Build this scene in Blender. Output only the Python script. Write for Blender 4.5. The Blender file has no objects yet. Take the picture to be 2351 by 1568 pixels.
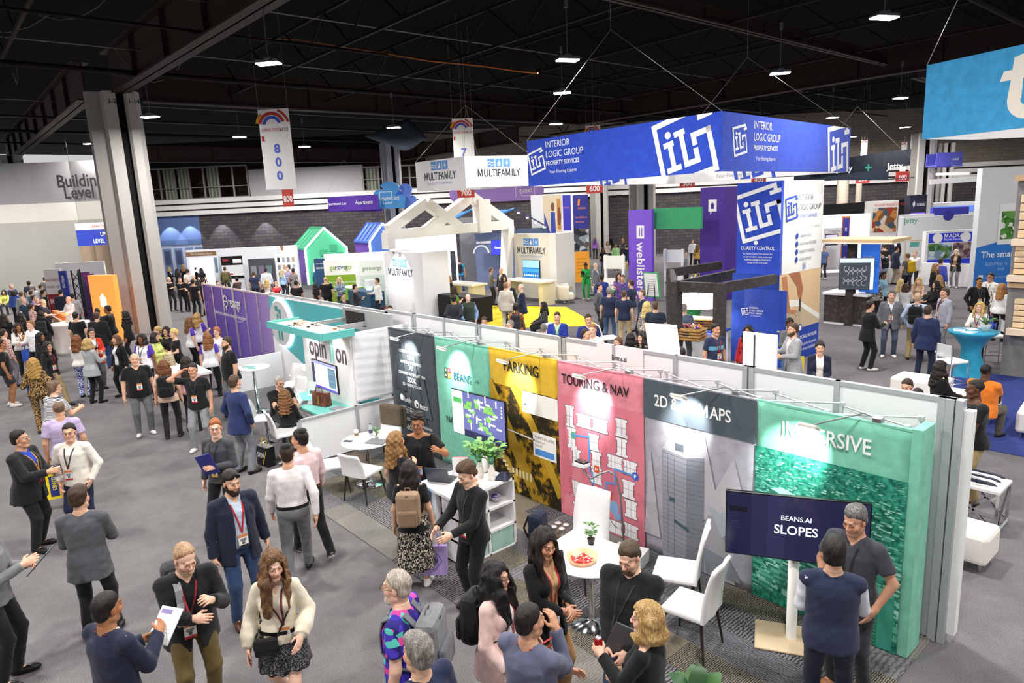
import bpy,bmesh,math,random
import numpy as np
from mathutils import Vector,Matrix
# camera, world, exposure
SC=bpy.context.scene
COL=SC.collection
CAM_H=4.34
PITCH,ROLL,YAW=math.radians(11.205),math.radians(-2.702),math.radians(40.473)
FPX,IW,IH=1560.18,2351,1568
_f=Vector((-math.cos(YAW)*math.cos(PITCH),math.sin(YAW)*math.cos(PITCH),-math.sin(PITCH)))
_r0=Vector((math.sin(YAW),math.cos(YAW),0));_u0=_r0.cross(_f)
_r=_r0*math.cos(ROLL)+_u0*math.sin(ROLL);_u=-_r0*math.sin(ROLL)+_u0*math.cos(ROLL)
cam_data=bpy.data.cameras.new('camera')
cam_data.sensor_width=36.0
cam_data.lens=FPX/IW*36.0
cam_data.clip_end=400
camera=bpy.data.objects.new('camera',cam_data)
COL.objects.link(camera)
camera.matrix_world=Matrix(((_r.x,_u.x,-_f.x,0),(_r.y,_u.y,-_f.y,0),(_r.z,_u.z,-_f.z,CAM_H),(0,0,0,1)))
SC.camera=camera
SC.view_settings.view_transform='Standard'
SC.view_settings.look='None'
SC.view_settings.gamma=1.0
SC.view_settings.use_curve_mapping=False
SC.view_settings.exposure=0.42
SC.cycles.max_bounces=5
SC.cycles.diffuse_bounces=3
SC.cycles.glossy_bounces=2
SC.cycles.transmission_bounces=3
SC.cycles.transparent_max_bounces=4
SC.cycles.caustics_reflective=False
SC.cycles.caustics_refractive=False
world=bpy.data.worlds.new('hall_ambient')
SC.world=world
world.use_nodes=True
world.node_tree.nodes['Background'].inputs[0].default_value=(1.0,0.98,0.96,1)
world.node_tree.nodes['Background'].inputs[1].default_value=0.45
def area_light(name,loc,size,power,color=(1,1,1),direction=(0,0,-1),spread=180,size_y=None):
 l=bpy.data.lights.new(name,'AREA')
 l.energy=power;l.color=color;l.size=size
 l.shape='RECTANGLE' if size_y else 'DISK'
 if size_y:l.size_y=size_y
 l.spread=math.radians(spread)
 o=bpy.data.objects.new(name,l);COL.objects.link(o)
 o.location=loc
 o.rotation_euler=Vector(direction).to_track_quat('-Z','Y').to_euler()
 return o
def spot_light(name,loc,target,power,angle,blend=0.6,color=(1,1,1),radius=0.03):
 l=bpy.data.lights.new(name,'SPOT')
 l.energy=power;l.color=color;l.spot_size=math.radians(angle);l.spot_blend=blend
 l.shadow_soft_size=radius
 o=bpy.data.objects.new(name,l);COL.objects.link(o)
 o.location=loc
 o.rotation_euler=(Vector(target)-Vector(loc)).to_track_quat('-Z','Y').to_euler()
 return o
LAMP_W=285
UNSEEN_AND_FILL=[(-9,3),(-4.5,8),(-1,3),(-5,-2),(3,9),(-12,-1),(0,13),(-10,8.5),(-20,0),(-26,-2),(6,18),(-40,4),(-45,22),(-36,28),(-4,26),(-3,36),(-26,42),(2,46),(-7,54),(5,-7),(-9,-8),(11,1),(-2,-13),(-17,-8),(9,12)]  # unseen hall lamps; the last few are fill added around and behind the camera
FAR_FILL=[(-24,49),(-15,51),(-6,50),(4,51),(14,50),(24,50),(34,49),(-25,33),(-31,34)]  # no fixtures: fill lights added to brighten the far walls
# ground helpers
def ray(px,py):
 return _r*((px-IW/2)/FPX)+_u*((IH/2-py)/FPX)+_f
def at(px,py,z=0.0):
 """The point of the height z that the photograph shows at a pixel (survey helper)."""
 d=ray(px,py);t=(z-CAM_H)/d.z
 return Vector((d.x*t,d.y*t,z))
def on_y(px,py,y):
 d=ray(px,py);t=y/d.y
 return Vector((d.x*t,y,CAM_H+d.z*t))
def on_x(px,py,x):
 d=ray(px,py);t=x/d.x
 return Vector((x,d.y*t,CAM_H+d.z*t))
# materials
MATS={}
def srgb(c):
 if isinstance(c,str):
  c=c.lstrip('#');c=''.join(x*2 for x in c) if len(c)==3 else c;c=tuple(int(c[i:i+2],16)/255 for i in (0,2,4))
 return tuple((x/12.92 if x<=0.04045 else ((x+0.055)/1.055)**2.4) for x in c[:3])
class NT:
 """Tiny node-tree builder."""
 def __init__(self,name):
  self.m=bpy.data.materials.new(name);self.m.use_nodes=True
  self.t=self.m.node_tree;self.b=self.t.nodes['Principled BSDF']
 def n(self,kind,**kw):
  nd=self.t.nodes.new('ShaderNode'+kind)
  for k,v in kw.items():
   if k.startswith('i_'):
    key=k[2:];key=int(key) if key.isdigit() else key.replace('_',' ')
    if isinstance(v,bpy.types.NodeSocket):self.t.links.new(v,nd.inputs[key])
    else:nd.inputs[key].default_value=v
   else:setattr(nd,k,v)
  return nd
 def link(self,a,b):self.t.links.new(a,b)
 def coord(self,which='Object',scale=(1,1,1),rot=(0,0,0),loc=(0,0,0)):
  tc=self.n('TexCoord')
  mp=self.n('Mapping');mp.inputs['Scale'].default_value=scale;mp.inputs['Rotation'].default_value=rot
  mp.inputs['Location'].default_value=loc
  self.link(tc.outputs[which],mp.inputs['Vector'])
  return mp.outputs[0]
 def ramp(self,fac,stops,interp='LINEAR'):
  r=self.n('ValToRGB');r.color_ramp.interpolation=interp
  e=r.color_ramp.elements
  while len(e)<len(stops):e.new(0.5)
  for el,(p,c) in zip(e,stops):
   el.position=p;el.color=(*c[:3],1)
  self.link(fac,r.inputs[0]);return r.outputs[0]
 def base(self,c):
  if isinstance(c,bpy.types.NodeSocket):self.link(c,self.b.inputs['Base Color'])
  else:self.b.inputs['Base Color'].default_value=(*c[:3],1)
 def bump(self,h,strength=0.3,dist=0.01):
  b=self.n('Bump');b.inputs['Strength'].default_value=strength;b.inputs['Distance'].default_value=dist
  self.link(h,b.inputs['Height']);self.link(b.outputs[0],self.b.inputs['Normal'])
 def set(self,rough=0.5,metal=0.0,spec=0.5):
  self.b.inputs['Roughness'].default_value=rough;self.b.inputs['Metallic'].default_value=metal
  self.b.inputs['Specular IOR Level'].default_value=spec
def plain(color,rough=0.5,metal=0.0,spec=0.4,emit=0.0,name=None,alpha=1.0):
 key=('plain',color,rough,metal,spec,emit,alpha)
 if key in MATS:return MATS[key]
 t=NT(name or 'paint');c=srgb(color);t.base(c);t.set(rough,metal,spec)
 if emit:
  t.b.inputs['Emission Color'].default_value=(*c,1);t.b.inputs['Emission Strength'].default_value=emit
 if alpha<1:t.b.inputs['Alpha'].default_value=alpha
 if not metal and not emit:
  v=t.coord('Object')
  nz=t.n('TexNoise',i_Scale=9.0,i_Detail=3.0,i_Vector=v)
  t.bump(nz.outputs[0],0.06,0.01)
 MATS[key]=t.m
 return t.m
def fabric(color,scale=1.0,color2=None,rough=0.88):
 key=('fabric',color,scale,color2,rough)
 if key in MATS:return MATS[key]
 t=NT('fabric');c=srgb(color);v=t.coord('Object')
 n1=t.n('TexNoise',i_Scale=14.0*scale,i_Detail=5.0,i_Vector=v)
 c2=srgb(color2) if color2 else tuple(min(1,x*1.12+0.002) for x in c)
 c1=tuple(x*0.88 for x in c)
 t.base(t.ramp(n1.outputs[0],[(0.3,c1),(0.5,c),(0.72,c2)]))
 n2=t.n('TexNoise',i_Scale=420.0,i_Detail=1.0,i_Vector=v)
 n3=t.n('TexNoise',i_Scale=22.0*scale,i_Detail=2.0,i_Vector=v)
 ad=t.n('Math',operation='MULTIPLY_ADD',i_0=n2.outputs[0],i_1=0.25,i_2=n3.outputs[0])
 t.bump(ad.outputs[0],0.35,0.012);t.set(rough,0,0.25)
 t.b.inputs['Sheen Weight'].default_value=0.12
 MATS[key]=t.m;return t.m
def striped(c1,c2,freq,axis='Z',rough=0.85):
 key=('striped',c1,c2,freq,axis)
 if key in MATS:return MATS[key]
 t=NT('striped_fabric');v=t.coord('Object')
 w=t.n('TexWave',wave_type='BANDS',bands_direction=axis,i_Scale=freq,i_Distortion=0.6,i_Vector=v)
 w.inputs['Detail'].default_value=1.0
 t.base(t.ramp(w.outputs['Fac'],[(0.45,srgb(c1)),(0.55,srgb(c2))]));t.set(rough,0,0.25)
 MATS[key]=t.m;return t.m
def printed(colors,scale=30,seed=0.0,stretch=(1,1,1),rough=0.85):
 """A blotchy many-coloured print."""
 key=('printed',tuple(colors),scale,seed,stretch)
 if key in MATS:return MATS[key]
 t=NT('printed_fabric');v=t.coord('Object',scale=stretch,loc=(seed,seed*1.7,0))
 n=t.n('TexVoronoi',i_Scale=scale,i_Vector=v);n.inputs['Randomness'].default_value=1.0
 sep=t.n('SeparateColor');t.link(n.outputs['Color'],sep.inputs[0])
 k=len(colors)
 t.base(t.ramp(sep.outputs[0],[(i/k,srgb(c)) for i,c in enumerate(colors)],'CONSTANT'));t.set(rough,0,0.25)
 MATS[key]=t.m;return t.m
def vcol(name='vertex_paint',rough=0.5,emit=0.0,spec=0.35,bump=0.0,scale=200.0):
 key=('vcol',name,rough,emit)
 if key in MATS:return MATS[key]
 t=NT(name);a=t.n('Attribute',attribute_name='Col')
 t.base(a.outputs['Color']);t.set(rough,0,spec)
 if emit:
  t.link(a.outputs['Color'],t.b.inputs['Emission Color']);t.b.inputs['Emission Strength'].default_value=emit
 if bump:
  nz=t.n('TexNoise',i_Scale=scale,i_Detail=3.0,i_Vector=t.coord('Object'));t.bump(nz.outputs[0],bump,0.004)
 MATS[key]=t.m;return t.m
def hair_mat(color,light=None):
 key=('hair',color,light)
 if key in MATS:return MATS[key]
 t=NT('hair');c=srgb(color);l=srgb(light) if light else tuple(min(1,x*1.9+0.006) for x in c)
 v=t.coord('Object',scale=(1,1,0.13))
 n=t.n('TexNoise',i_Scale=130.0,i_Detail=4.0,i_Vector=v)
 n0=t.n('TexNoise',i_Scale=14.0,i_Detail=2.0,i_Vector=v)
 m=t.n('Math',operation='MULTIPLY_ADD',i_0=n0.outputs[0],i_1=0.5,i_2=n.outputs[0])
 t.base(t.ramp(m.outputs[0],[(0.5,tuple(x*0.55 for x in c)),(0.75,c),(1.0,l)]))
 t.bump(n.outputs[0],0.8,0.012);t.set(0.48,0,0.4)
 MATS[key]=t.m;return t.m
METAL=lambda:plain('#b9bcc0',0.3,1.0)
CHROME=lambda:plain('#d8dade',0.12,1.0)
ALU=lambda:plain('#c6c8cb',0.42,0.75)
# mesh helpers
def set_props(o,label=None,cat=None,group=None,kind=None):
 if label:o['label']=label
 if cat:o['category']=cat
 if group:o['group']=group
 if kind:o['kind']=kind
 return o
def empty(name,loc=(0,0,0),rz=0.0,label=None,cat=None,group=None,kind=None):
 o=bpy.data.objects.new(name,None);COL.objects.link(o)
 o.location=loc;o.rotation_euler=(0,0,rz);o.empty_display_size=0.1
 return set_props(o,label,cat,group,kind)
def link_mesh(name,me,parent=None,loc=None,rz=None):
 o=bpy.data.objects.new(name,me);COL.objects.link(o)
 if parent is not None:o.parent=parent
 if loc is not None:o.location=loc
 if rz is not None:o.rotation_euler=(0,0,rz)
 return o
def np_mesh(name,verts,faces,mats,smooth=True,matidx=None,col=None):
 me=bpy.data.meshes.new(name)
 verts=np.asarray(verts,np.float32);faces=np.asarray(faces,np.int32)
 nv,nf=len(verts),len(faces);w=faces.shape[1] if nf else 4
 me.vertices.add(nv);me.vertices.foreach_set('co',verts.ravel())
 me.loops.add(nf*w);me.loops.foreach_set('vertex_index',faces.ravel())
 me.polygons.add(nf);me.polygons.foreach_set('loop_start',np.arange(nf,dtype=np.int32)*w)
 if matidx is not None:me.polygons.foreach_set('material_index',np.asarray(matidx,np.int32))
 me.polygons.foreach_set('use_smooth',np.full(nf,smooth,bool))
 for m in mats:me.materials.append(m)
 if col is not None:
  a=me.color_attributes.new('Col','FLOAT_COLOR','POINT')
  c4=np.ones((nv,4),np.float32);c4[:,:3]=col
  a.data.foreach_set('color',c4.ravel())
 me.update(calc_edges=True)
 return me
class MB:
 """Collects boxes, bars, tubes, discs and flat shapes into one mesh with several materials."""
 def __init__(self):
  self.v=[];self.f=[];self.mi=[];self.mats=[];self.sm=[];self.c=[]
 def mat(self,m):
  if m not in self.mats:self.mats.append(m)
  return self.mats.index(m)
 def add(self,vs,fs,m,smooth=False,col=None):
  o=len(self.v);self.v+=[tuple(x) for x in vs];k=self.mat(m)
  self.c+=[col or (1,1,1)]*len(vs)
  for f in fs:
   self.f.append([i+o for i in f]);self.mi.append(k);self.sm.append(smooth)
  return self
 def box(self,lo,hi,m,bev=0.0,M=None,col=None):
  if bev>0:
   bm=bmesh.new();bmesh.ops.create_cube(bm,size=1)
   d=[hi[i]-lo[i] for i in range(3)];c=[(hi[i]+lo[i])/2 for i in range(3)]
   bmesh.ops.scale(bm,vec=d,verts=bm.verts);bmesh.ops.translate(bm,vec=c,verts=bm.verts)
   bmesh.ops.bevel(bm,geom=bm.edges,offset=min(bev,min(d)*0.49),segments=2,affect='EDGES',profile=0.5)
   bm.verts.index_update()
   vs=[v.co.copy() for v in bm.verts];fs=[[v.index for v in f.verts] for f in bm.faces];bm.free()
  else:
   x0,y0,z0=lo;x1,y1,z1=hi
   vs=[Vector(p) for p in ((x0,y0,z0),(x1,y0,z0),(x1,y1,z0),(x0,y1,z0),(x0,y0,z1),(x1,y0,z1),(x1,y1,z1),(x0,y1,z1))]
   fs=[(3,2,1,0),(4,5,6,7),(0,1,5,4),(1,2,6,5),(2,3,7,6),(3,0,4,7)]
  if M is not None:vs=[M@Vector(p) for p in vs]
  return self.add(vs,fs,m,False,col)
 def bar(self,a,b,w,h,m,up=(0,0,1)):
  a,b=Vector(a),Vector(b);d=(b-a).normalized();u=Vector(up)
  if abs(d.dot(u))>0.98:u=Vector((0,1,0)) if abs(d.y)<0.9 else Vector((1,0,0))
  s=d.cross(u).normalized()*w/2;t=s.cross(d).normalized()*h/2
  vs=[p+q for p in (a,b) for q in (-s-t,s-t,s+t,-s+t)]
  return self.add(vs,[(3,2,1,0),(4,5,6,7),(0,1,5,4),(1,2,6,5),(2,3,7,6),(3,0,4,7)],m)
 def tube(self,pts,r,m,n=8,caps=True,closed=False):
  pts=[Vector(p) for p in pts];k=len(pts);rs=r if isinstance(r,(list,tuple)) else [r]*k
  vs=[];fs=[];ref=None
  for i,p in enumerate(pts):
   if closed:d=(pts[(i+1)%k]-pts[i-1])
   else:d=(pts[min(i+1,k-1)]-pts[max(i-1,0)])
   d=d.normalized() if d.length>1e-9 else Vector((0,0,1))
   if ref is None:
    ref=Vector((0,0,1)) if abs(d.z)<0.9 else Vector((1,0,0))
   s=d.cross(ref).normalized();t=s.cross(d).normalized();ref=t
   for j in range(n):
    a=2*math.pi*j/n;vs.append(p+(s*math.cos(a)+t*math.sin(a))*rs[i])
  m_=k if closed else k-1
  for i in range(m_):
   for j in range(n):
    a=i*n+j;b=i*n+(j+1)%n;c=((i+1)%k)*n+(j+1)%n;e=((i+1)%k)*n+j
    fs.append((a,b,c,e))
  self.add(vs,fs,m,True)
  if caps and not closed:
   self.add(vs[:n],[tuple(range(n-1,-1,-1))],m);self.add(vs[-n:],[tuple(range(n))],m)
  return self
 def lathe(self,prof,c,m,n=32,a0=0.0,a1=None,col=None):
  """prof: (radius, z) from bottom to top around c."""
  c=Vector(c);vs=[];fs=[];full=a1 is None;A1=2*math.pi if full else a1
  cols=n if full else n+1
  for r,z in prof:
   for j in range(cols):
    a=a0+(A1-a0)*j/n;vs.append(c+Vector((r*math.cos(a),r*math.sin(a),z)))
  for i in range(len(prof)-1):
   for j in range(n):
    j2=(j+1)%cols if full else j+1
    fs.append((i*cols+j,i*cols+j2,(i+1)*cols+j2,(i+1)*cols+j))
  return self.add(vs,fs,m,True,col)
 def poly(self,pts,m,col=None):
  return self.add(pts,[tuple(range(len(pts)))],m,False,col)
 def prism(self,pts,d,m,col=None):
  d=Vector(d);pts=[Vector(p) for p in pts];n=len(pts)
  vs=pts+[p+d for p in pts]
  fs=[tuple(range(n-1,-1,-1)),tuple(range(n,2*n))]+[(i,(i+1)%n,n+(i+1)%n,n+i) for i in range(n)]
  return self.add(vs,fs,m,False,col)
 def ribbon(self,pts,side,w,m,thick=0.0015):
  """Flat strip through pts, side: width direction(s)."""
  pts=[Vector(p) for p in pts]
  for i in range(len(pts)-1):
   s0=Vector(side[i] if isinstance(side,list) else side).normalized()*w/2
   s1=Vector(side[i+1] if isinstance(side,list) else side).normalized()*w/2
   a,b=pts[i],pts[i+1]
   nrm=(b-a).cross(s0);nrm=nrm.normalized()*thick if nrm.length>1e-9 else Vector((0,0,thick))
   vs=[a-s0,a+s0,b+s1,b-s1,a-s0+nrm,a+s0+nrm,b+s1+nrm,b-s1+nrm]
   self.add(vs,[(3,2,1,0),(4,5,6,7),(0,1,5,4),(1,2,6,5),(2,3,7,6),(3,0,4,7)],m)
  return self
 def mesh(self,name):
  me=bpy.data.meshes.new(name)
  me.from_pydata([tuple(v) for v in self.v],[],self.f)
  for m in self.mats:me.materials.append(m)
  me.polygons.foreach_set('material_index',self.mi)
  me.polygons.foreach_set('use_smooth',self.sm)
  if any(c!=(1,1,1) for c in self.c):
   a=me.color_attributes.new('Col','FLOAT_COLOR','POINT')
   a.data.foreach_set('color',[x for c in self.c for x in (*c[:3],1.0)])
  me.update();return me
 def build(self,name,parent=None,loc=None,rz=None):
  return link_mesh(name,self.mesh(name),parent,loc,rz)
_FONT_CACHE={}
def text_polys(s,size,bold=0.0,align='LEFT',spacing=1.0,shear=0.0):
 """Vertices (x, y) and faces of a string, in metres, baseline at 0."""
 if bold>0 and 'M' in s and align!='RAW':
  def wid(q):return text_polys(q,1.0,bold,'RAW',spacing,shear)[2]
  wI=wid('I');V,Fc,x=[],[],0.0
  for i,ch in enumerate(s):
   x=wid(s[:i].replace('M','N').replace(' ','I')+'I')-wI if i else 0.0
   x+=sum(.13 for q in s[:i] if q=='M')
   if ch=='M':
    a,b,H,t=.05,.74,.73,.085+bold*2;c_=(a+b)/2
    p=[(a,0),(a+t,0),(a+t,H*.60),(c_-t*.3,H*.06),(c_+t*.3,H*.06),(b-t,H*.60),(b-t,0),(b,0),(b,H),(b-t*1.1,H),(c_,H*.36),(a+t*1.1,H),(a,H)];f=[tuple(range(13))]
   else:p,f,_=text_polys(ch,1.0,bold,'RAW',spacing,shear)
   n=len(V);V+=[(q[0]+x,q[1]) for q in p];Fc+=[tuple(k+n for k in g) for g in f]
  w=max(v[0] for v in V);off={'LEFT':0,'RAW':0,'CENTER':-w/2,'RIGHT':-w}[align]
  return [((q[0]+off)*size,q[1]*size) for q in V],Fc,w*size
 key=(s,bold,spacing,shear)
 if key not in _FONT_CACHE:
  cu=bpy.data.curves.new('txt','FONT');cu.body=s;cu.size=1.0;cu.offset=bold
  cu.space_character=spacing;cu.shear=shear;cu.resolution_u=3;cu.fill_mode='FRONT'
  o=bpy.data.objects.new('txt',cu);COL.objects.link(o)
  dg=bpy.context.evaluated_depsgraph_get()
  me=bpy.data.meshes.new_from_object(o.evaluated_get(dg))
  vs=[(v.co.x,v.co.y) for v in me.vertices];fs=[tuple(p.vertices) for p in me.polygons]
  bpy.data.objects.remove(o);bpy.data.meshes.remove(me);bpy.data.curves.remove(cu)
  _FONT_CACHE[key]=(vs,fs)
 vs,fs=_FONT_CACHE[key]
 if not vs:return [],[],0
 w=max(v[0] for v in vs)
 off={'LEFT':0,'RAW':0,'CENTER':-w/2,'RIGHT':-w}[align]
 return [((x+off)*size,y*size) for x,y in vs],fs,w*size
class Flat:
 """A printed sheet: shapes laid on a plane with origin O, right vector X, up vector Y and outward normal N."""
 def __init__(self,O,X,Y,lift=0.003):
  self.O=Vector(O);self.X=Vector(X).normalized();self.Y=Vector(Y).normalized()
  self.N=self.X.cross(self.Y).normalized();self.lift=lift;self.mb=MB();self.k=0;self.clip=None
 def pt(self,x,y,l=0):return self.O+self.X*x+self.Y*y+self.N*(self.lift+l)
 def poly(self,pts,m,l=0,col=None):
  if self.clip:
   for ax_,sg,lim in ((0,1,self.clip[0]),(0,-1,-self.clip[2]),(1,1,self.clip[1]),(1,-1,-self.clip[3])):
    o=[]
    for p,q in zip(pts,list(pts[1:])+[pts[0]]):
     a,b=sg*p[ax_]-lim,sg*q[ax_]-lim
     if a>=0:o.append(p)
     if (a>=0)!=(b>=0):t=a/(a-b);o.append((p[0]+(q[0]-p[0])*t,p[1]+(q[1]-p[1])*t))
    pts=o
    if len(pts)<3:return self
  self.k=(self.k+1)%7;l+=self.k*.00035
  self.mb.poly([self.pt(x,y,l) for x,y in pts],m,col);return self
 def rect(self,x0,y0,x1,y1,m,l=0,col=None):return self.poly([(x0,y0),(x1,y0),(x1,y1),(x0,y1)],m,l,col)
 def line(self,pts,w,m,l=0,close=False):
  if close:pts=list(pts)+[pts[0]]
  for (x0,y0),(x1,y1) in zip(pts,pts[1:]):
   dx,dy=x1-x0,y1-y0;L=math.hypot(dx,dy) or 1;nx,ny=-dy/L*w/2,dx/L*w/2;ex,ey=dx/L*w/2,dy/L*w/2
   self.poly([(x0-ex+nx,y0-ey+ny),(x0-ex-nx,y0-ey-ny),(x1+ex-nx,y1+ey-ny),(x1+ex+nx,y1+ey+ny)],m,l)
  return self
 def disc(self,x,y,r,m,l=0,n=24,r2=None):
  return self.poly([(x+r*math.cos(2*math.pi*i/n),y+(r2 or r)*math.sin(2*math.pi*i/n)) for i in range(n)],m,l)
 def arc(self,x,y,r,w,a0,a1,m,l=0,n=20):
  p=[(math.radians(a0+(a1-a0)*i/n)) for i in range(n+1)]
  for a,b in zip(p,p[1:]):
   self.poly([(x+(r-w/2)*math.cos(a),y+(r-w/2)*math.sin(a)),(x+(r+w/2)*math.cos(a),y+(r+w/2)*math.sin(a)),(x+(r+w/2)*math.cos(b),y+(r+w/2)*math.sin(b)),(x+(r-w/2)*math.cos(b),y+(r-w/2)*math.sin(b))],m,l)
  return self
 def text(self,s,x,y,size,m,align='LEFT',bold=0.0,l=0.001,spacing=1.0,sx=1.0,vertical=False,shear=0.0):
  vs,fs,w=text_polys(s,size,bold,align,spacing,shear)
  if not vs:return self
  if vertical:P=[self.pt(x+b,y-a*sx,l) for a,b in vs]
  else:P=[self.pt(x+a*sx,y+b,l) for a,b in vs]
  self.mb.add(P,fs,m);return self
 def build(self,name,parent=None):return self.mb.build(name,parent)
def parented(o,root):
 """Parent keeping the world position when the child was built in world coordinates."""
 o.parent=root
 o.matrix_parent_inverse=(Matrix.Translation(root.location)@root.rotation_euler.to_matrix().to_4x4()).inverted()
 return o
# bodies: signed-distance shapes turned into one continuous skin
A3=lambda *p:np.array(p,np.float64)
def nrm(v):
 v=np.asarray(v,float);return v/(np.linalg.norm(v)+1e-12)
def rotz(a):
 c,s=math.cos(a),math.sin(a);return np.array([[c,-s,0],[s,c,0],[0,0,1.0]])
def rotx(a):
 c,s=math.cos(a),math.sin(a);return np.array([[1.0,0,0],[0,c,-s],[0,s,c]])
def roty(a):
 c,s=math.cos(a),math.sin(a);return np.array([[c,0,s],[0,1.0,0],[-s,0,c]])
class Field:
 """A set of blended solids; each knows its bounding ball so only nearby points are evaluated."""
 def __init__(self):self.p=[];self.post=[]
 def cone(self,a,b,ra,rb,k=0.02,flat=False):
  a=np.asarray(a,float);b=np.asarray(b,float);ab=b-a;L2=ab@ab+1e-12
  def f(p):
   q=p-a;t=np.clip((q@ab)/L2,0,1);q=q-t[:,None]*ab
   d=np.sqrt((q*q).sum(1))-(ra+(rb-ra)*t)
   return np.maximum(d,(p-b)@(ab/math.sqrt(L2))) if flat else d
  self.p.append((f,(a+b)/2,math.sqrt(L2)/2+max(ra,rb),k));return self
 def ell(self,c,r,R=None,k=0.02):
  c=np.asarray(c,float);r=np.asarray(r,float)
  def f(p):
   q=p-c
   if R is not None:q=q@R
   k0=np.sqrt(((q/r)**2).sum(1))+1e-9;k1=np.sqrt(((q/(r*r))**2).sum(1))+1e-9
   return k0*(k0-1)/k1
  self.p.append((f,c,r.max(),k));return self
 def loft(self,O,R,s,a,b,cy=None,k=0.02):
  """Stacked ellipses: frame R (columns right, forward, up) at O, half widths a, half depths b at heights s."""
  O=np.asarray(O,float);s=np.asarray(s,float);a=np.asarray(a,float);b=np.asarray(b,float)
  cy=np.zeros_like(s) if cy is None else np.asarray(cy,float)
  def f(p):
   q=(p-O)@R;t=q[:,2];A=np.interp(t,s,a);B=np.interp(t,s,b);C=np.interp(t,s,cy)
   y=q[:,1]-C;k0=np.sqrt((q[:,0]/A)**2+(y/B)**2)+1e-9
   k1=np.sqrt((q[:,0]/A**2)**2+(y/B**2)**2)+1e-9
   d=k0*(k0-1)/k1
   d=np.where(k0<0.2,-np.minimum(A,B)*(1-k0),d)
   return np.maximum(d,np.maximum(s[0]-t,t-s[-1]))
  c=O+R[:,2]*(s[0]+s[-1])/2
  self.p.append((f,c,math.hypot((s[-1]-s[0])/2,max(a.max(),b.max()+abs(cy).max())),k));return self
 def sub(self,f):self.post.append(f);return self
 def __call__(self,p):
  d=np.full(len(p),1.0)
  for f,c,R,k in self.p:
   q=p-c;m=(q*q).sum(1)<(R+0.16)**2
   if not m.any():continue
   x=f(p[m]);y=d[m];h=np.clip(0.5+0.5*(y-x)/k,0,1)
   d[m]=y+(x-y)*h-k*h*(1-h)
  for f in self.post:d=f(p,d)
  return d
def axis_steps(lo,hi,base,fine):
 out=[lo]
 while out[-1]<hi:
  x=out[-1];st=base
  for a,b,s in fine:
   if a-s<=x<=b:st=min(st,s)
   elif x<a:st=min(st,max(s,(a-x)*0.6)) if a-x<base else st
  out.append(x+st)
 return np.array(out)
_EDG=[((0,0,0),(1,0,0)),((0,1,0),(1,1,0)),((0,0,1),(1,0,1)),((0,1,1),(1,1,1)),((0,0,0),(0,1,0)),((1,0,0),(1,1,0)),((0,0,1),(0,1,1)),((1,0,1),(1,1,1)),((0,0,0),(0,0,1)),((1,0,0),(1,0,1)),((0,1,0),(0,1,1)),((1,1,0),(1,1,1))]
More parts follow.
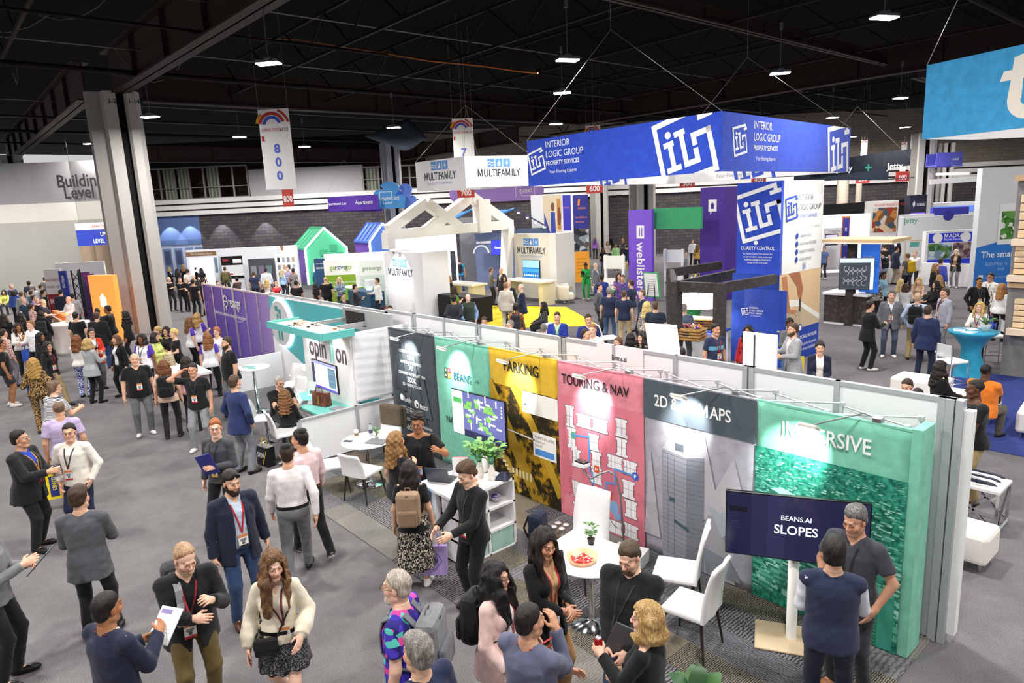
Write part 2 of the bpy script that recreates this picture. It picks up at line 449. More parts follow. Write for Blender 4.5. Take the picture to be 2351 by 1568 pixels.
def skin_of(field,lo,hi,base,fine=((),(),())):
 """Surface of a field on a graded grid (naive surface nets)."""
 ax=[axis_steps(lo[i],hi[i],base,fine[i]) for i in range(3)]
 B=4
 for i in range(3):
  n=(-(len(ax[i])-1))%B
  if n:ax[i]=np.concatenate([ax[i],ax[i][-1]+base*np.arange(1,n+1)])
 X,Y,Z=ax;cx,cy,cz=X[::B],Y[::B],Z[::B]
 g=np.stack(np.meshgrid(cx,cy,cz,indexing='ij'),-1).reshape(-1,3)
 Dc=field(g).reshape(len(cx),len(cy),len(cz))
 dg=np.sqrt(np.diff(cx)[:,None,None]**2+np.diff(cy)[None,:,None]**2+np.diff(cz)[None,None,:]**2)
 mn=np.full(dg.shape,9.0)
 for i in (0,1):
  for j in (0,1):
   for k in (0,1):
    mn=np.minimum(mn,np.abs(Dc[i:i+dg.shape[0],j:j+dg.shape[1],k:k+dg.shape[2]]))
 act=mn<dg*0.75
 D=np.repeat(np.repeat(np.repeat(Dc[:-1,:-1,:-1],B,0),B,1),B,2)
 D=np.pad(D,((0,1),)*3,mode='edge').astype(np.float32);D=np.where(D<0,-1.0,1.0).astype(np.float32)
 M=np.zeros((len(X),len(Y),len(Z)),bool)
 fa=np.repeat(np.repeat(np.repeat(act,B,0),B,1),B,2)
 for i in (0,1):
  for j in (0,1):
   for k in (0,1):
    M[i:i+fa.shape[0],j:j+fa.shape[1],k:k+fa.shape[2]]|=fa
 ii=np.nonzero(M)
 D[ii]=field(np.stack([X[ii[0]],Y[ii[1]],Z[ii[2]]],1))
 S=D<0;S[0]=S[-1]=False;S[:,0]=S[:,-1]=False;S[:,:,0]=S[:,:,-1]=False
 D=np.where(S,np.minimum(D,-1e-6),np.maximum(D,1e-6))
 n=[len(X)-1,len(Y)-1,len(Z)-1]
 cnt=np.zeros(n,np.int8)
 for i in (0,1):
  for j in (0,1):
   for k in (0,1):cnt+=S[i:i+n[0],j:j+n[1],k:k+n[2]]
 ci=np.nonzero((cnt>0)&(cnt<8));nv=len(ci[0])
 idx=np.full(n,-1,np.int32);idx[ci]=np.arange(nv)
 acc=np.zeros((nv,3));wt=np.zeros(nv)
 for e0,e1 in _EDG:
  a=tuple(ci[q]+e0[q] for q in range(3));b=tuple(ci[q]+e1[q] for q in range(3))
  da,db=D[a],D[b];m=(da<0)!=(db<0);t=np.where(m,da/np.where(m,da-db,1),0)
  pa=np.stack([X[a[0]],Y[a[1]],Z[a[2]]],1);pb=np.stack([X[b[0]],Y[b[1]],Z[b[2]]],1)
  acc+=np.where(m[:,None],pa+(pb-pa)*t[:,None],0);wt+=m
 V=acc/np.maximum(wt,1)[:,None]
 F=[]
 def quads(mask,off,flipsign,o1,o2):
  i=np.nonzero(mask);i=tuple(i[q]+off[q] for q in range(3))
  def c(d1,d2):return idx[tuple(i[q]-(o1[q] if d1 else 0)-(o2[q] if d2 else 0) for q in range(3))]
  q=np.stack([c(1,1),c(0,1),c(0,0),c(1,0)],1)
  fl=flipsign(i);q[fl]=q[fl][:,::-1];F.append(q)
 s=S
 quads((s[:-1,1:-1,1:-1]!=s[1:,1:-1,1:-1]),(0,1,1),lambda i:~s[i],(0,1,0),(0,0,1))
 quads((s[1:-1,:-1,1:-1]!=s[1:-1,1:,1:-1]),(1,0,1),lambda i:s[i],(1,0,0),(0,0,1))
 quads((s[1:-1,1:-1,:-1]!=s[1:-1,1:-1,1:]),(1,1,0),lambda i:~s[i],(1,0,0),(0,1,0))
 F=np.concatenate(F);F=F[(F>=0).all(1)]
 return V,F
def bounds(field,pad=0.03):
 lo=np.min([c-R for _,c,R,_ in field.p],0)-pad;hi=np.max([c+R for _,c,R,_ in field.p],0)+pad
 return lo,hi
# skeleton
def two_bone(a,t,l1,l2,pole):
 d=t-a;L=np.linalg.norm(d);mx=(l1+l2)*0.995
 if L>mx:t=a+d*mx/L;L=mx;d=t-a
 L=max(L,abs(l1-l2)+0.02);u=d/np.linalg.norm(d)
 x=(l1*l1-l2*l2+L*L)/(2*L);hgt=math.sqrt(max(l1*l1-x*x,0))
 p=np.asarray(pole,float);p=p-u*(p@u);p=nrm(p)
 return a+u*x+p*hgt,t
POSES={'stand':dict(rh=(.25,.05,.84),lh=(-.25,.05,.84),rf=(.12,.03),lf=(-.12,-.02)),'clasp':dict(rh=(.05,.27,1.02),lh=(-.05,.27,1.02),rf=(.11,.0),lf=(-.11,.03),rc=.8,lc=.8),'hold':dict(rh=(.12,.34,1.14),lh=(-.10,.30,1.08),rf=(.12,.04),lf=(-.11,-.03),rc=.8,lc=.7),'phone':dict(rh=(.08,.33,1.20),lh=(-.06,.30,1.14),rf=(.11,.0),lf=(-.11,.03),rc=.7,lc=.7,hp=.35),'one':dict(rh=(.13,.33,1.10),lh=(-.25,.03,.84),rf=(.12,.05),lf=(-.12,-.03),rc=.8),'walk':dict(rh=(.25,.17,.86),lh=(-.25,-.12,.86),rf=(.09,-.30),lf=(-.09,.28),lean=.05,rt=.6),'walkr':dict(rh=(.25,-.12,.86),lh=(-.25,.17,.86),rf=(.09,.28),lf=(-.09,-.30),lean=.05,lt=.6),'back':dict(rh=(.06,-.17,.95),lh=(-.06,-.17,.95),rf=(.12,.0),lf=(-.12,.02),rpole=(1,-.5,0),lpole=(-1,-.5,0)),'pocket':dict(rh=(.21,.09,.89),lh=(-.21,.09,.89),rf=(.13,.03),lf=(-.13,.0),rpole=(1,-.8,0),lpole=(-1,-.8,0)),'cross':dict(rh=(-.12,.24,1.17),lh=(.13,.25,1.14),rf=(.12,.0),lf=(-.12,.03),rc=.6,lc=.6),'chin':dict(rh=(.06,.22,1.42),lh=(.1,.25,1.08),rf=(.12,.0),lf=(-.12,.03),rc=.7,lc=.6),'gest':dict(rh=(.30,.33,1.28),lh=(-.08,.30,1.08),rf=(.12,.0),lf=(-.12,.03)),'ear':dict(rh=(.22,.03,1.56),lh=(-.25,.05,.84),rf=(.14,.06),lf=(-.12,-.02),rpole=(1,.5,-.4),rc=.6),'type':dict(rh=(.12,.38,1.05),lh=(-.12,.38,1.05),rf=(.12,.0),lf=(-.12,.03),hp=.3),'sit':dict(sit=1,rh=(.1,.36,1.03),lh=(-.1,.36,1.03),rf=(.13,.40),lf=(-.13,.38)),'sitd':dict(sit=1,rh=(.12,.42,1.16),lh=(-.12,.42,1.16),rf=(.13,.34),lf=(-.13,.38),lean=.18,hp=.2),'shoulder':dict(rh=(.14,.16,1.25),lh=(-.25,.06,.85),rf=(.11,.0),lf=(-.11,.03),rc=.9),'shoulderl':dict(lh=(-.14,.16,1.25),rh=(.25,.06,.85),rf=(.11,.0),lf=(-.11,.03),lc=.9),}
def skeleton(P):
 g=P.get('sex','m')=='f';J={}
 zp=P.get('seat',.56) if P.get('sit') else.93
 zp-=P.get('crouch',0)
 pel=A3(0,0,zp);lean,tilt=P.get('lean',.02),P.get('tilt',0.0)
 up=nrm(A3(math.sin(tilt),math.sin(lean),math.cos(lean)))
 tw=P.get('tw',0.0)
 rt=nrm(A3(math.cos(tw),math.sin(tw),0));rt=nrm(rt-up*(rt@up));fw=np.cross(up,rt)
 R=np.stack([rt,fw,up],1)
 N=pel+up*.505
 sw=.150 if g else.176;sw*=P.get('broad',1.0)
 J['R'],J['pel'],J['N'],J['up']=R,pel,N,up
 fat=P.get('fat',1.0)
 hu=nrm(up*.5+A3(0,0,.5)+A3(0,.35*P.get('hp',0),0))
 HR=rotz(P.get('hy',0.0))@rotx(-P.get('hp',0.0))@roty(P.get('hr',0.0))
 if lean>.3:HR=rotz(P.get('hy',0))@rotx(-P.get('hp',0)-lean*.35)
 J['HR']=HR;J['H']=N+hu*.145+HR[:,1]*.022
 off=A3(0,0,(zp-.93) if P.get('sit') else 0)
 tl=up*.36-A3(0,0,.36)
 for s,S in ((1,'r'),(-1,'l')):
  sh=N-up*.072+rt*s*(sw*(1+.25*(fat-1)))
  J[S+'s']=sh
  h=P[S+'h'];T=A3(*h)+off+(tl if h[2]>.9 else tl*.4)
  x=(fat-1)*.16;T=T+A3(s*x if abs(T[0])>.15 else 0,x if T[1]>.15 else 0,0)
  pole=A3(*P.get(S+'pole',(s*.45,-.55,-.7)))
  e,w=two_bone(sh,T,.285,.255,pole);J[S+'e'],J[S+'w']=e,w
  hip=pel+A3(s*(.098 if g else.093)*(1+.2*(fat-1)),0,-.02)
  f=P[S+'f'];ft=P.get(S+'t',0.0)
  an=A3(f[0],f[1],.085+ft*.14)
  kp=A3(s*(.12+P.get('kout',0)),1,.25 if P.get('sit') else 0)
  kn,an2=two_bone(hip,an,.43,.425,kp)
  J[S+'hip'],J[S+'k'],J[S+'a']=hip,kn,an2
  d=rotz(-s*P.get('splay',.2))@A3(0,1,0)
  d=nrm(d*math.cos(ft)+A3(0,0,-math.sin(ft)*.9));J[S+'d']=d
 return J
TORS=np.array([-.13,-.06,0,.12,.25,.36,.425,.47,.53])
TM=(np.array([.085,.155,.163,.150,.165,.176,.150,.075,.056]),np.array([.075,.108,.112,.104,.112,.114,.088,.062,.054]))
TF=(np.array([.085,.162,.172,.128,.142,.152,.128,.062,.046]),np.array([.075,.112,.116,.090,.100,.104,.080,.054,.046]))
def torso_ab(P,off=0.0):
 a,b=TF if P.get('sex')=='f' else TM
 f=P.get('fat',1.0);w=np.array([1,1,1,1.25,.9,.6,.3,.15,.1])
 a=a*(1+(f-1)*w*.8)+off;b=b*(1+(f-1)*w*1.3)+off
 cy=np.array([0,0,0,.012,.012,.008,0,0,0])+(f-1)*np.array([0,.03,.07,.13,.06,.02,0,0,0])
 return a,b,cy
def hand_prims(F,J,S,curl,pal=None):
 s=1 if S=='r' else -1
 w,e=J[S+'w'],J[S+'e'];d=nrm(w-e);R=J['R']
 if pal is None:
  pal=-s*R[:,0]*1.0+A3(0,-.15,0) if d[2]<-.7 else A3(-s*.75,-.05,-.35)
 n=nrm(np.asarray(pal,float)-d*(np.dot(pal,d)));t=np.cross(d,n)*s
 if d[2]<-.7 and t[1]<0:t=-t
 c=w+d*.045
 Rm=np.stack([t,n,d],1)
 F.ell(c+d*.005,(.040,.017,.056),Rm,.012)
 F.cone(w-d*.01,w+d*.03,.026,.024,.02)
 for i,(o,L) in enumerate(((.030,.074),(.010,.082),(-.010,.077),(-.029,.060))):
  b=w+d*(.088-(.006 if i in (0,3) else 0))+t*o;a0=curl*.55+.06*i;q=b;ang=0
  for j,fr in enumerate((.46,.31,.23)):
   ang+=a0*(1.0 if j==0 else 1.15)
   v=d*math.cos(ang)+n*math.sin(ang)+t*(.05*(1.5-i)*.6);v=nrm(v);q2=q+v*L*fr
   F.cone(q,q2,.0088-.0008*j,.0082-.0010*j,.005);q=q2
  J.setdefault(S+'tip',[]).append(q)
 b=w+d*.022+t*.026;v=nrm(d*.62+t*.72+n*.35);q=b+v*.042;F.cone(b,q,.014,.011,.012)
 v2=nrm(d*.9+t*.15+n*.45);F.cone(q,q+v2*.036,.0105,.008,.006)
 J[S+'palm']=w+d*.075+n*.03;J[S+'hd']=d;J[S+'hn']=n
def body_field(P,J,lod):
 g=P.get('sex')=='f';F=Field();R=J['R'];f=P.get('fat',1.0);lm=(1+(f-1)*.55)*(.92 if g else 1.0)
 a,b,cy=torso_ab(P);kt=np.array([.9,.9,.9,.9,.9,.9,.92,1,1]);a=a*kt;b=b*kt
 B0=P.get('bot',('trousers',))[0];T0=P.get('top',('tee',))[0];sl=P.get('sleeve',1.0)
 lu,ll=(.80,.72) if B0=='trousers' else (.90,1);au=.88 if T0!='tank' and T0!='vest' else 1;al=.85 if T0 in ('jacket','open','blouse','shirt','tucked','sweater','zip','vest') and sl>=1 else 1
 F.loft(J['pel'],R,TORS,a,b,cy,.03)
 N,H,HR=J['N'],J['H'],J['HR']
 for S,s in (('r',1),('l',-1)):
  F.cone(N-J['up']*.035+R[:,0]*s*.05,J[S+'s'],.045*.92,.052*lm*.88,.03)
  F.cone(J[S+'s'],J[S+'e'],.053*lm*au,.040*lm*al,.02);F.cone(J[S+'e'],J[S+'w'],.042*lm*al,.026*lm,.015)
  F.cone(J[S+'hip'],J[S+'k'],.086*lm*lu,.056*lm*ll,.02)
  kn,an=J[S+'k'],J[S+'a'];m=kn+(an-kn)*.3-A3(0,.012,0)
  F.cone(kn,m,.054*lm*ll,.056*lm*ll,.02);F.cone(m,an,.056*lm*ll,.037*ll,.02)
  F.cone(an-A3(0,0,.03),an+J[S+'d']*.13-A3(0,0,.05*(1-abs(J[S+'d'][2]))),.034,.028,.02)
  if lod<2:hand_prims(F,J,S,P.get(S+'c',.3),P.get(S+'n'))
  else:
   d=nrm(J[S+'w']-J[S+'e']);F.cone(J[S+'w'],J[S+'w']+d*.11,.032,.026,.02);J[S+'palm']=J[S+'w']+d*.08
 if g:
  for s in (1,-1):F.ell(J['pel']+R@A3(s*.068,.085,.315),(.06,.05,.06),None,.03)
 q=lambda x,y,z:H+HR@A3(x,y,z)
 F.cone(N-J['up']*.02,q(0,-.022,-.075),(.052 if g else.060),(.046 if g else.054),.02)
 w=.95 if g else 1.0
 F.ell(q(0,-.014,.034),(.073*w,.093,.084),HR,.02)
 F.ell(q(0,.022,-.040),(.057*w,.064,.082),HR,.02)
 F.cone(q(-.012,.062,-.100),q(.012,.062,-.100),.022*w,.022*w,.02)
 for s in (1,-1):
  F.cone(q(s*.05*w,-.005,-.065),q(s*.022,.05,-.100),.018,.016,.025)
  F.ell(q(s*.036,.055,-.026),(.026,.027,.026),HR,.025)
  F.ell(q(s*.073*w,-.008,-.008),(.010,.020,.032),HR@rotz(-s*.35),.006)
 if lod<2:
  F.cone(q(-.028,.081,.027),q(.028,.081,.027),.008 if g else.010,.008 if g else.010,.016)
  F.cone(q(0,.084,.012),q(0,.104 if g else.109,-.021),.0070,.0095 if g else.0112,.012)
  for s in (1,-1):F.ell(q(s*.011,.098,-.027),(.0085,.011,.0075),HR,.008)
  F.cone(q(-.017,.083,-.054),q(.017,.083,-.054),.007,.007,.006);F.cone(q(-.014,.083,-.065),q(.014,.083,-.065),.0075,.0075,.006)
  def socket(p,d):
   for s in (1,-1):
    c=q(s*.031,.098,.008);v=p-c;r=np.sqrt((v*v).sum(1))-.0105
    h=np.clip(.5-.5*(d+r)/.014,0,1);d=d+(-r-d)*h+.014*h*(1-h)
    c=q(s*.031,.0765,.008);v=p-c;r=np.sqrt((v*v).sum(1))-.0135
    h=np.clip(.5+.5*(d-r)/.004,0,1);d=d+(r-d)*h-.004*h*(1-h)
   return d
  F.sub(socket)
 return F
SKIN={'a':'#d9ab8f','b':'#c9977a','c':'#a8744f','d':'#7c4f35','e':'#5a3826','p':'#e3b8a0'}
def face_colors(V,P,J,brow):
 c0=np.array(srgb(SKIN.get(P.get('skin','a'),P.get('skin','a'))));C=np.tile(c0,(len(V),1))
 q=(V-J['H'])@J['HR'];x,y,z=q[:,0],q[:,1],q[:,2];ax=np.abs(x)
 head=(z>-.14)&(np.sqrt((q*q).sum(1))<.17)
 def blend(m,c,k):
  k=(np.clip(k,0,1)*m)[:,None];C[:]=C*(1-k)+np.array(c)*k
 warm=c0*np.array([1.12,.80,.76])
 blend(head,warm,.55*np.exp(-((ax-.042)**2+(z+.026)**2)/.022**2)*(y>.03));blend(head,warm,.6*np.exp(-(x**2+(z+.022)**2)/.016**2)*(y>.09))
 blend(head,warm*.9,.5*np.exp(-((ax-.078)**2)/.012**2)*(np.abs(z)<.04))
 if P.get('stub'):
  blend(head,c0*.55+np.array(srgb(P['stub']))*.25,P.get('stubk',.45)*np.clip((-.035-z)/.02,0,1)*(y>-.005)*(z>-.13))
 lip=np.array(srgb(P.get('lips','#a85a50')))*.5+c0*.5 if P.get('sex')!='f' else np.array(srgb(P.get('lips','#b0483f')))*.75+c0*.25
 blend(head,lip,1.3*np.exp(-((z+.0595)/.0095)**4-(x/.022)**4)*(y>.07))
 e=((ax-.031)/.0120)**2+((z-.008)/.0044)**2
 blend(head,c0*.45+.06,(1.25-e)*3*(y>.055)*(e<1.25))
 e2=((ax-.031)**2+(z-.008)**2)/.0066**2
 blend(head,srgb(P.get('iris','#2a1c12')),(1.25-e2)*3*(y>.06)*(e2<1.25))
 blend(head,c0*.22,.85*np.exp(-((z-.0138)/.0028)**2)*(ax>.014)*(ax<.048)*(y>.055))
 bz=.027+.004*np.sin((ax-.012)/.04*3.1)
 blend(head,srgb(brow),.85*np.exp(-((z-bz)/.0045)**2)*(ax>.013)*(ax<.05)*(y>.05))
 hd=np.minimum(np.sqrt(((V-J['rw'])**2).sum(1)),np.sqrt(((V-J['lw'])**2).sum(1)))
 blend(hd>-1,warm,.25*np.exp(-((hd-.12)/.06)**2))
 return C
# clothes
def wrinkle(seed,amp,k=46.0):
 rs=np.random.RandomState(seed);A=rs.randn(3,3);A=A/np.linalg.norm(A,axis=1)[:,None]*k;ph=rs.rand(3)*6.28
 A[0,2]*=1.5
 def f(p,d):
  return d-amp*(np.sin(p@A[0]+ph[0]+1.5*np.sin(p@A[1]*.4))*np.sin(p@A[1]+ph[1])+.5*np.sin(p@A[2]*1.7+ph[2]))
 return f
def top_field(P,J,off,sleeve=1.0,hem=-.08,collar=True,open_=None,flare=0.0,puff=0.0,seed=1,neck=.475,vneck=0.0,sleeveless=False):
 F=Field();R=J['R'];f=P.get('fat',1.0);g=P.get('sex')=='f';lm=(1+(f-1)*.55)*(.92 if g else 1.0)
 a,b,cy=torso_ab(P,off);a=a.copy();b=b.copy()
 if off>.02:a[3]+=.01
 m=TORS<-.01;a[m]=np.maximum(a[m],a[2]-.004);b[m]=np.maximum(b[m],b[2]-.002)
 if hem<-.05:lowx=np.array([.022,.022,.016,.004,0,0,0,0,0]);a=a+lowx;b=b+lowx*1.15
 s=TORS.copy();a[0]=a[1]+flare;b[0]=b[1]+flare
 if hem<-.07:s[0]=hem
 else:k0=2 if hem>-.015 else 1;s=s[k0:];a=a[k0:];b=b[k0:];cy=cy[k0:];s[0]=hem
 m=s<.48;F.loft(J['pel'],R,s[m],a[m],b[m],cy[m],.02)
 if g:
  for q in (1,-1):F.ell(J['pel']+R@A3(q*.068,.088+off*.6,.315),(.062+off,.052+off*.5,.062+off),None,.03)
 N=J['N']
 for S,q in (('r',1),('l',-1)):
  F.cone(N-J['up']*.032+R[:,0]*q*.045,J[S+'s']-J['up']*.002,.040+off*.7,.047*lm+off*.7,.03)
  if sleeveless:continue
  sh,e,w=J[S+'s'],J[S+'e'],J[S+'w']
  r1,r2,r3=.050*lm+off*.8,.042*lm+off*.8+puff*.3,.033*lm+off*.8+puff*.5
  if sleeve>=1:
   wd=nrm(w-e);tip=w-wd*(.005+(1.0-min(sleeve,1))*.2)
   F.cone(sh,e,r1,r2,.018)
   if puff:F.cone(e+(w-e)*.35,e+(w-e)*.6,r2+puff*.25,r2+puff*.4,.02);F.cone(e+(w-e)*.6,w,r2,.034,.02)
   F.cone(e,tip,r2,r3,.018,True)
  elif sleeve>.55:
   wd=nrm(w-e);tip=e+(w-e)*((sleeve-.5)*2);F.cone(sh,e,r1,r2,.018);F.cone(e,tip,r2,r3+.006,.018,True)
  else:
   wd=nrm(e-sh);tip=sh+(e-sh)*sleeve*1.6;F.cone(sh,tip,r1,r1+.004,.018,True)
 if collar:
  F.loft(J['pel'],R,[.43,.47,.515],[(.078 if not g else.068)+off*.5,(.070 if not g else.060)+off*.5,(.066 if not g else.056)+off*.4],[.072+off*.5,.066+off*.4,.063+off*.4],[0,.006,.012],.012)
 O,pel=J['pel'],J['pel']
 F.sub(wrinkle(seed,.0024))
 def cut(p,d):
  q=(p-O)@R
  top=.512 if collar else neck
  cen=(np.abs(q[:,0])<.16)
  d=np.where(cen,np.maximum(d,q[:,2]-top),d)
  if not collar:
   yy=np.clip(q[:,1],0,1);d=np.where(cen,np.maximum(d,.075-np.sqrt(q[:,0]**2+(q[:,1]-.02)**2+(q[:,2]-.50)**2)),d)
  if vneck:
   wv=np.clip((q[:,2]-(.5-vneck))/vneck,0,1.2)*.055;d=np.where((q[:,1]>.0)&(q[:,2]>.5-vneck),np.maximum(d,(wv-np.abs(q[:,0]))*.8),d)
  if open_ is not None:
   zs,ws=open_;wv=np.interp(q[:,2],zs,ws)
   d=np.where(q[:,1]>.02,np.maximum(d,(wv-np.abs(q[:,0]))*.9),d)
   rid=(np.abs(q[:,0])-wv<.045)&(np.abs(q[:,0])-wv>0)&(q[:,2]>.16)&(q[:,2]<.5)&(q[:,1]>0)
   d=d-.006*rid
  return d
 F.sub(cut)
 return F
def trouser_field(P,J,top=.06,hem=.0,wide=0.0,seed=3,short=None):
 F=Field();R=J['R'];f=P.get('fat',1.0);g=P.get('sex')=='f';lm=(1+(f-1)*.5)
 a,b,cy=torso_ab(P,.007)
 F.loft(J['pel'],R,TORS[:4],a[:4],b[:4],cy[:4],.02)
 for S in 'rl':
  hip,kn,an=J[S+'hip'],J[S+'k'],J[S+'a'];d=nrm(an-kn);tip=an+d*(.035-hem)
  if short is None:F.cone(hip,kn,(.096 if not g else.094)*lm,.066*lm+wide*.6,.03);F.cone(kn,tip,.066*lm+wide*.6,.054+wide,.02,True)
  else:F.cone(hip,kn+(hip-kn)*short,.100*lm,.085*lm+wide,.03,True)
 F.ell(J['pel']+A3(0,-.045,-.02),(.14*lm,.095*lm,.10),None,.03)
 F.sub(wrinkle(seed,.0022,38))
 O=J['pel']
 def cut(p,d):
  q=(p-O)@R;d=np.where(np.abs(q[:,2]-top)<.12,np.maximum(d,q[:,2]-top),d)
  return np.maximum(d,.012-p[:,2])
 F.sub(cut);return F
def skirt_field(P,J,top=.08,length=.5,flare=.06,seed=4,pleat=.006):
 F=Field();R=J['R'] if not P.get('sit') else J['R']
 a,b,cy=torso_ab(P,.012)
 s=[-length,-length*.6,-.06,0,.12,.2];aa=[a[2]+flare,a[2]+flare*.6,a[2]+.004,a[2],a[3],a[4]];bb=[b[2]+flare*1.2,b[2]+flare*.7,b[2]+.006,b[2],b[3],b[4]]
 U=np.stack([J['R'][:,0],nrm(np.cross(A3(0,0,1),J['R'][:,0])),A3(0,0,1)],1)
 F.loft(J['pel'],U,s,aa,bb,[0,0,0,0,.01,.01],.02);O=J['pel']
 for S in 'rl':F.cone(J[S+'hip'],J[S+'hip']+(J[S+'k']-J[S+'hip'])*min(.97,length/.44),.108,.095,.04,True)
 def cut(p,d):
  q=p-O;th=np.arctan2(q[:,1],q[:,0]);d=d-pleat*np.sin(th*11+seed)*np.clip(-q[:,2]/length,0,1)
  return np.maximum(d,q[:,2]-top)
 F.sub(cut);return F
def shoe_field(P,J,S,heel=0.0):
 F=Field();an,d=J[S+'a'],J[S+'d'];kn=J[S+'k']
 flat=nrm(A3(d[0],d[1],0));dn=A3(0,0,-1) if abs(d[2])<.1 else nrm(np.cross(d,np.cross(A3(0,0,-1),d)))
 h=an+dn*.048-d*.045;t=an+dn*.052+d*.165;R=np.stack([np.cross(d,-dn),d,-dn],1)
 F.ell((h+t)/2+d*.0,(.044,.135,.040),R,.02);F.cone(t-d*.05+dn*-.002,t-d*.015,.038,.030,.02);F.cone(h+d*.02,h+d*.05,.036,.036,.02)
 F.cone(an+dn*.02,an-dn*.02,.042,.041,.02)
 lowest=an+dn*.084
 F.sub(lambda p,x:np.maximum(np.maximum(x,(p-lowest)@dn),-((p-an)@dn)-.035))
 return F,R,lowest,dn
# hair
HL_Y=np.array([-.13,-.085,-.03,-.005,.012,.04,.07,.085,.12])
def hair_field(style,J,lod,seed=0,P=None):
 F=Field();H,HR=J['H'],J['HR'];g=P.get('sex')=='f'
 q=lambda x,y,z:H+HR@A3(x,y,z)
 hlz=np.array([-.09,-.082,-.055,-.012,.030,.058,.077,.086,.09]);th=.012;lump=.0022;kk=60
 rec=0.0
 vol=dict(short=.012,crop=.006,buzz=.004,thick=.022,curly=.030,messy=.024,receding=.008,fringe=.007,side=.014,slick=.010).get(style,.014)
 if style in ('curly','messy'):lump,kk=.007,95
 if style=='receding':hlz=np.array([-.09,-.082,-.055,-.005,.04,.085,.105,.115,.12])
 if style=='fringe':hlz=np.array([-.085,-.078,-.045,.0,.07,.14,.15,.15,.15])
 F.ell(q(0,-.017,.040+vol*.35),(.076+vol*.5,.095+vol*.75,.086+vol),HR,.02)
 if style in ('thick','messy','side'):F.ell(q(0,.03,.105),(.055,.055,.03+vol*.2),HR,.03)
 if vol>.005:F.ell(q(0,-.055,-.02),(.066+vol*.5,.052+vol*.5,.062),HR,.02)
 long_=style in ('long','longfront','wavy','bob','pony','bun','updo','longcurl')
 if long_:
  F.ell(q(0,-.02,.045),(.087,.105,.098),HR,.02)
  hlz=np.array([-.12,-.11,-.09,-.06,-.02,.035,.070,.080,.088]) if style not in ('pony','bun','updo') else np.array([-.08,-.07,-.04,-.0,.03,.052,.07,.08,.088])
  L=dict(long=.34,longfront=.40,wavy=.32,bob=.13,longcurl=.34).get(style,0)
  if L:
   angs=[-105,-78,-50,-25,0,25,50,78,105]
   if style=='longfront':angs+=[-134,-116,116,134]
   rs=np.random.RandomState(seed+5)
   for a_ in angs:
    a=math.radians(a_);base=q(.076*math.sin(a),-.018-.080*math.cos(a),.02)
    out=HR@A3(math.sin(a),-math.cos(a),0)
    frontal=abs(a_)>95
    mid=base+A3(0,0,-.13)+out*.020;LL=L*(1-.12*rs.rand()-(.10 if abs(a_)>70 and not frontal else 0))
    end=mid+A3(0,0,-(LL-.12))+out*(.006+.012*rs.rand())*(1 if not frontal else.2)
    if frontal:mid=mid+J['R'][:,1]*.035;end=end+J['R'][:,1]*.085+A3(0,0,.02)
    else:end=end-J['R'][:,1]*(.045 if L>.2 else 0)
    F.cone(base,mid,.030,.031,.045);F.cone(mid,end,.031,.020 if style!='bob' else.026,.045)
  if style=='pony':
   F.ell(q(0,-.115,.05),(.03,.03,.03),HR,.02);F.cone(q(0,-.125,.04),q(0,-.15,-.06),.030,.034,.02);F.cone(q(0,-.15,-.06),q(0,-.125,-.22),.034,.012,.02)
  if style=='bun':F.ell(q(0,-.05,.135),(.042,.042,.035),HR,.012)
  if style=='updo':F.ell(q(0,-.10,.03),(.06,.045,.06),HR,.02)
  lump,kk=(.004,70) if style not in ('longcurl','wavy') else (.009,75)
 rs=np.random.RandomState(seed);A=rs.randn(3,3);A=A/np.linalg.norm(A,axis=1)[:,None]*kk
 def cut(p,d):
  d=d-lump*np.sin(p@A[0])*np.sin(p@A[1]+1)*1.3-lump*.5*np.sin(p@A[2]*1.7)
  w=(p-H)@HR;hz=np.interp(w[:,1],HL_Y,hlz);hz=hz+.007*np.sin(w[:,0]*70+seed)*(w[:,1]>.03)-.012*np.clip(np.abs(w[:,0])/.05-.6,0,1)*(w[:,1]>.04)
  if not long_:d=d+(vol*.8+.001)*np.clip(1-(w[:,2]-hz)/.032,0,1)
  face=np.where((w[:,1]>-.14)&(w[:,2]>-.14),hz-w[:,2],-1)
  if long_ and style not in ('pony','bun','updo'):
   inface=(w[:,1]>.012)&(np.abs(w[:,0])<.066);f2=np.where(inface,hz-w[:,2],-1)
   f2=np.where((w[:,2]<-.10)&(style=='longfront')&(np.abs(w[:,0])>.045),-1,f2)
   return np.maximum(d,f2)
  if style=='fringe':face=np.maximum(face,w[:,2]-.045)
  return np.maximum(d,face)
 F.sub(cut);return F
def beard_field(J,full=True):
 F=Field();H,HR=J['H'],J['HR'];q=lambda x,y,z:H+HR@A3(x,y,z)
 F.ell(q(0,.024,-.044),(.063,.072,.088),HR,.02);F.cone(q(-.012,.066,-.104),q(.012,.066,-.104),.03,.03,.02)
 for s in (1,-1):F.cone(q(s*.052,-.002,-.062),q(s*.024,.052,-.102),.023,.022,.025)
 rs=np.random.RandomState(4);A=rs.randn(2,3)*60
 def cut(p,d):
  w=(p-H)@HR;x=np.abs(w[:,0]);d=d-.0025*np.sin(p@A[0])*np.sin(p@A[1])
  lim=np.interp(x,[0,.018,.028,.045,.06],[-.043,-.045,-.055,-.045,-.01]) if full else np.interp(x,[0,.02,.035,.06],[-.043,-.046,-.08,-.12])
  d=np.maximum(d,w[:,2]-lim);d=np.maximum(d,-.012-w[:,1]+.0)
  mouth=.012-np.sqrt((w[:,0]/1.9)**2+(w[:,2]+.060)**2);return np.maximum(d,np.where(w[:,1]>.04,mouth,-1))
 F.sub(cut);return F
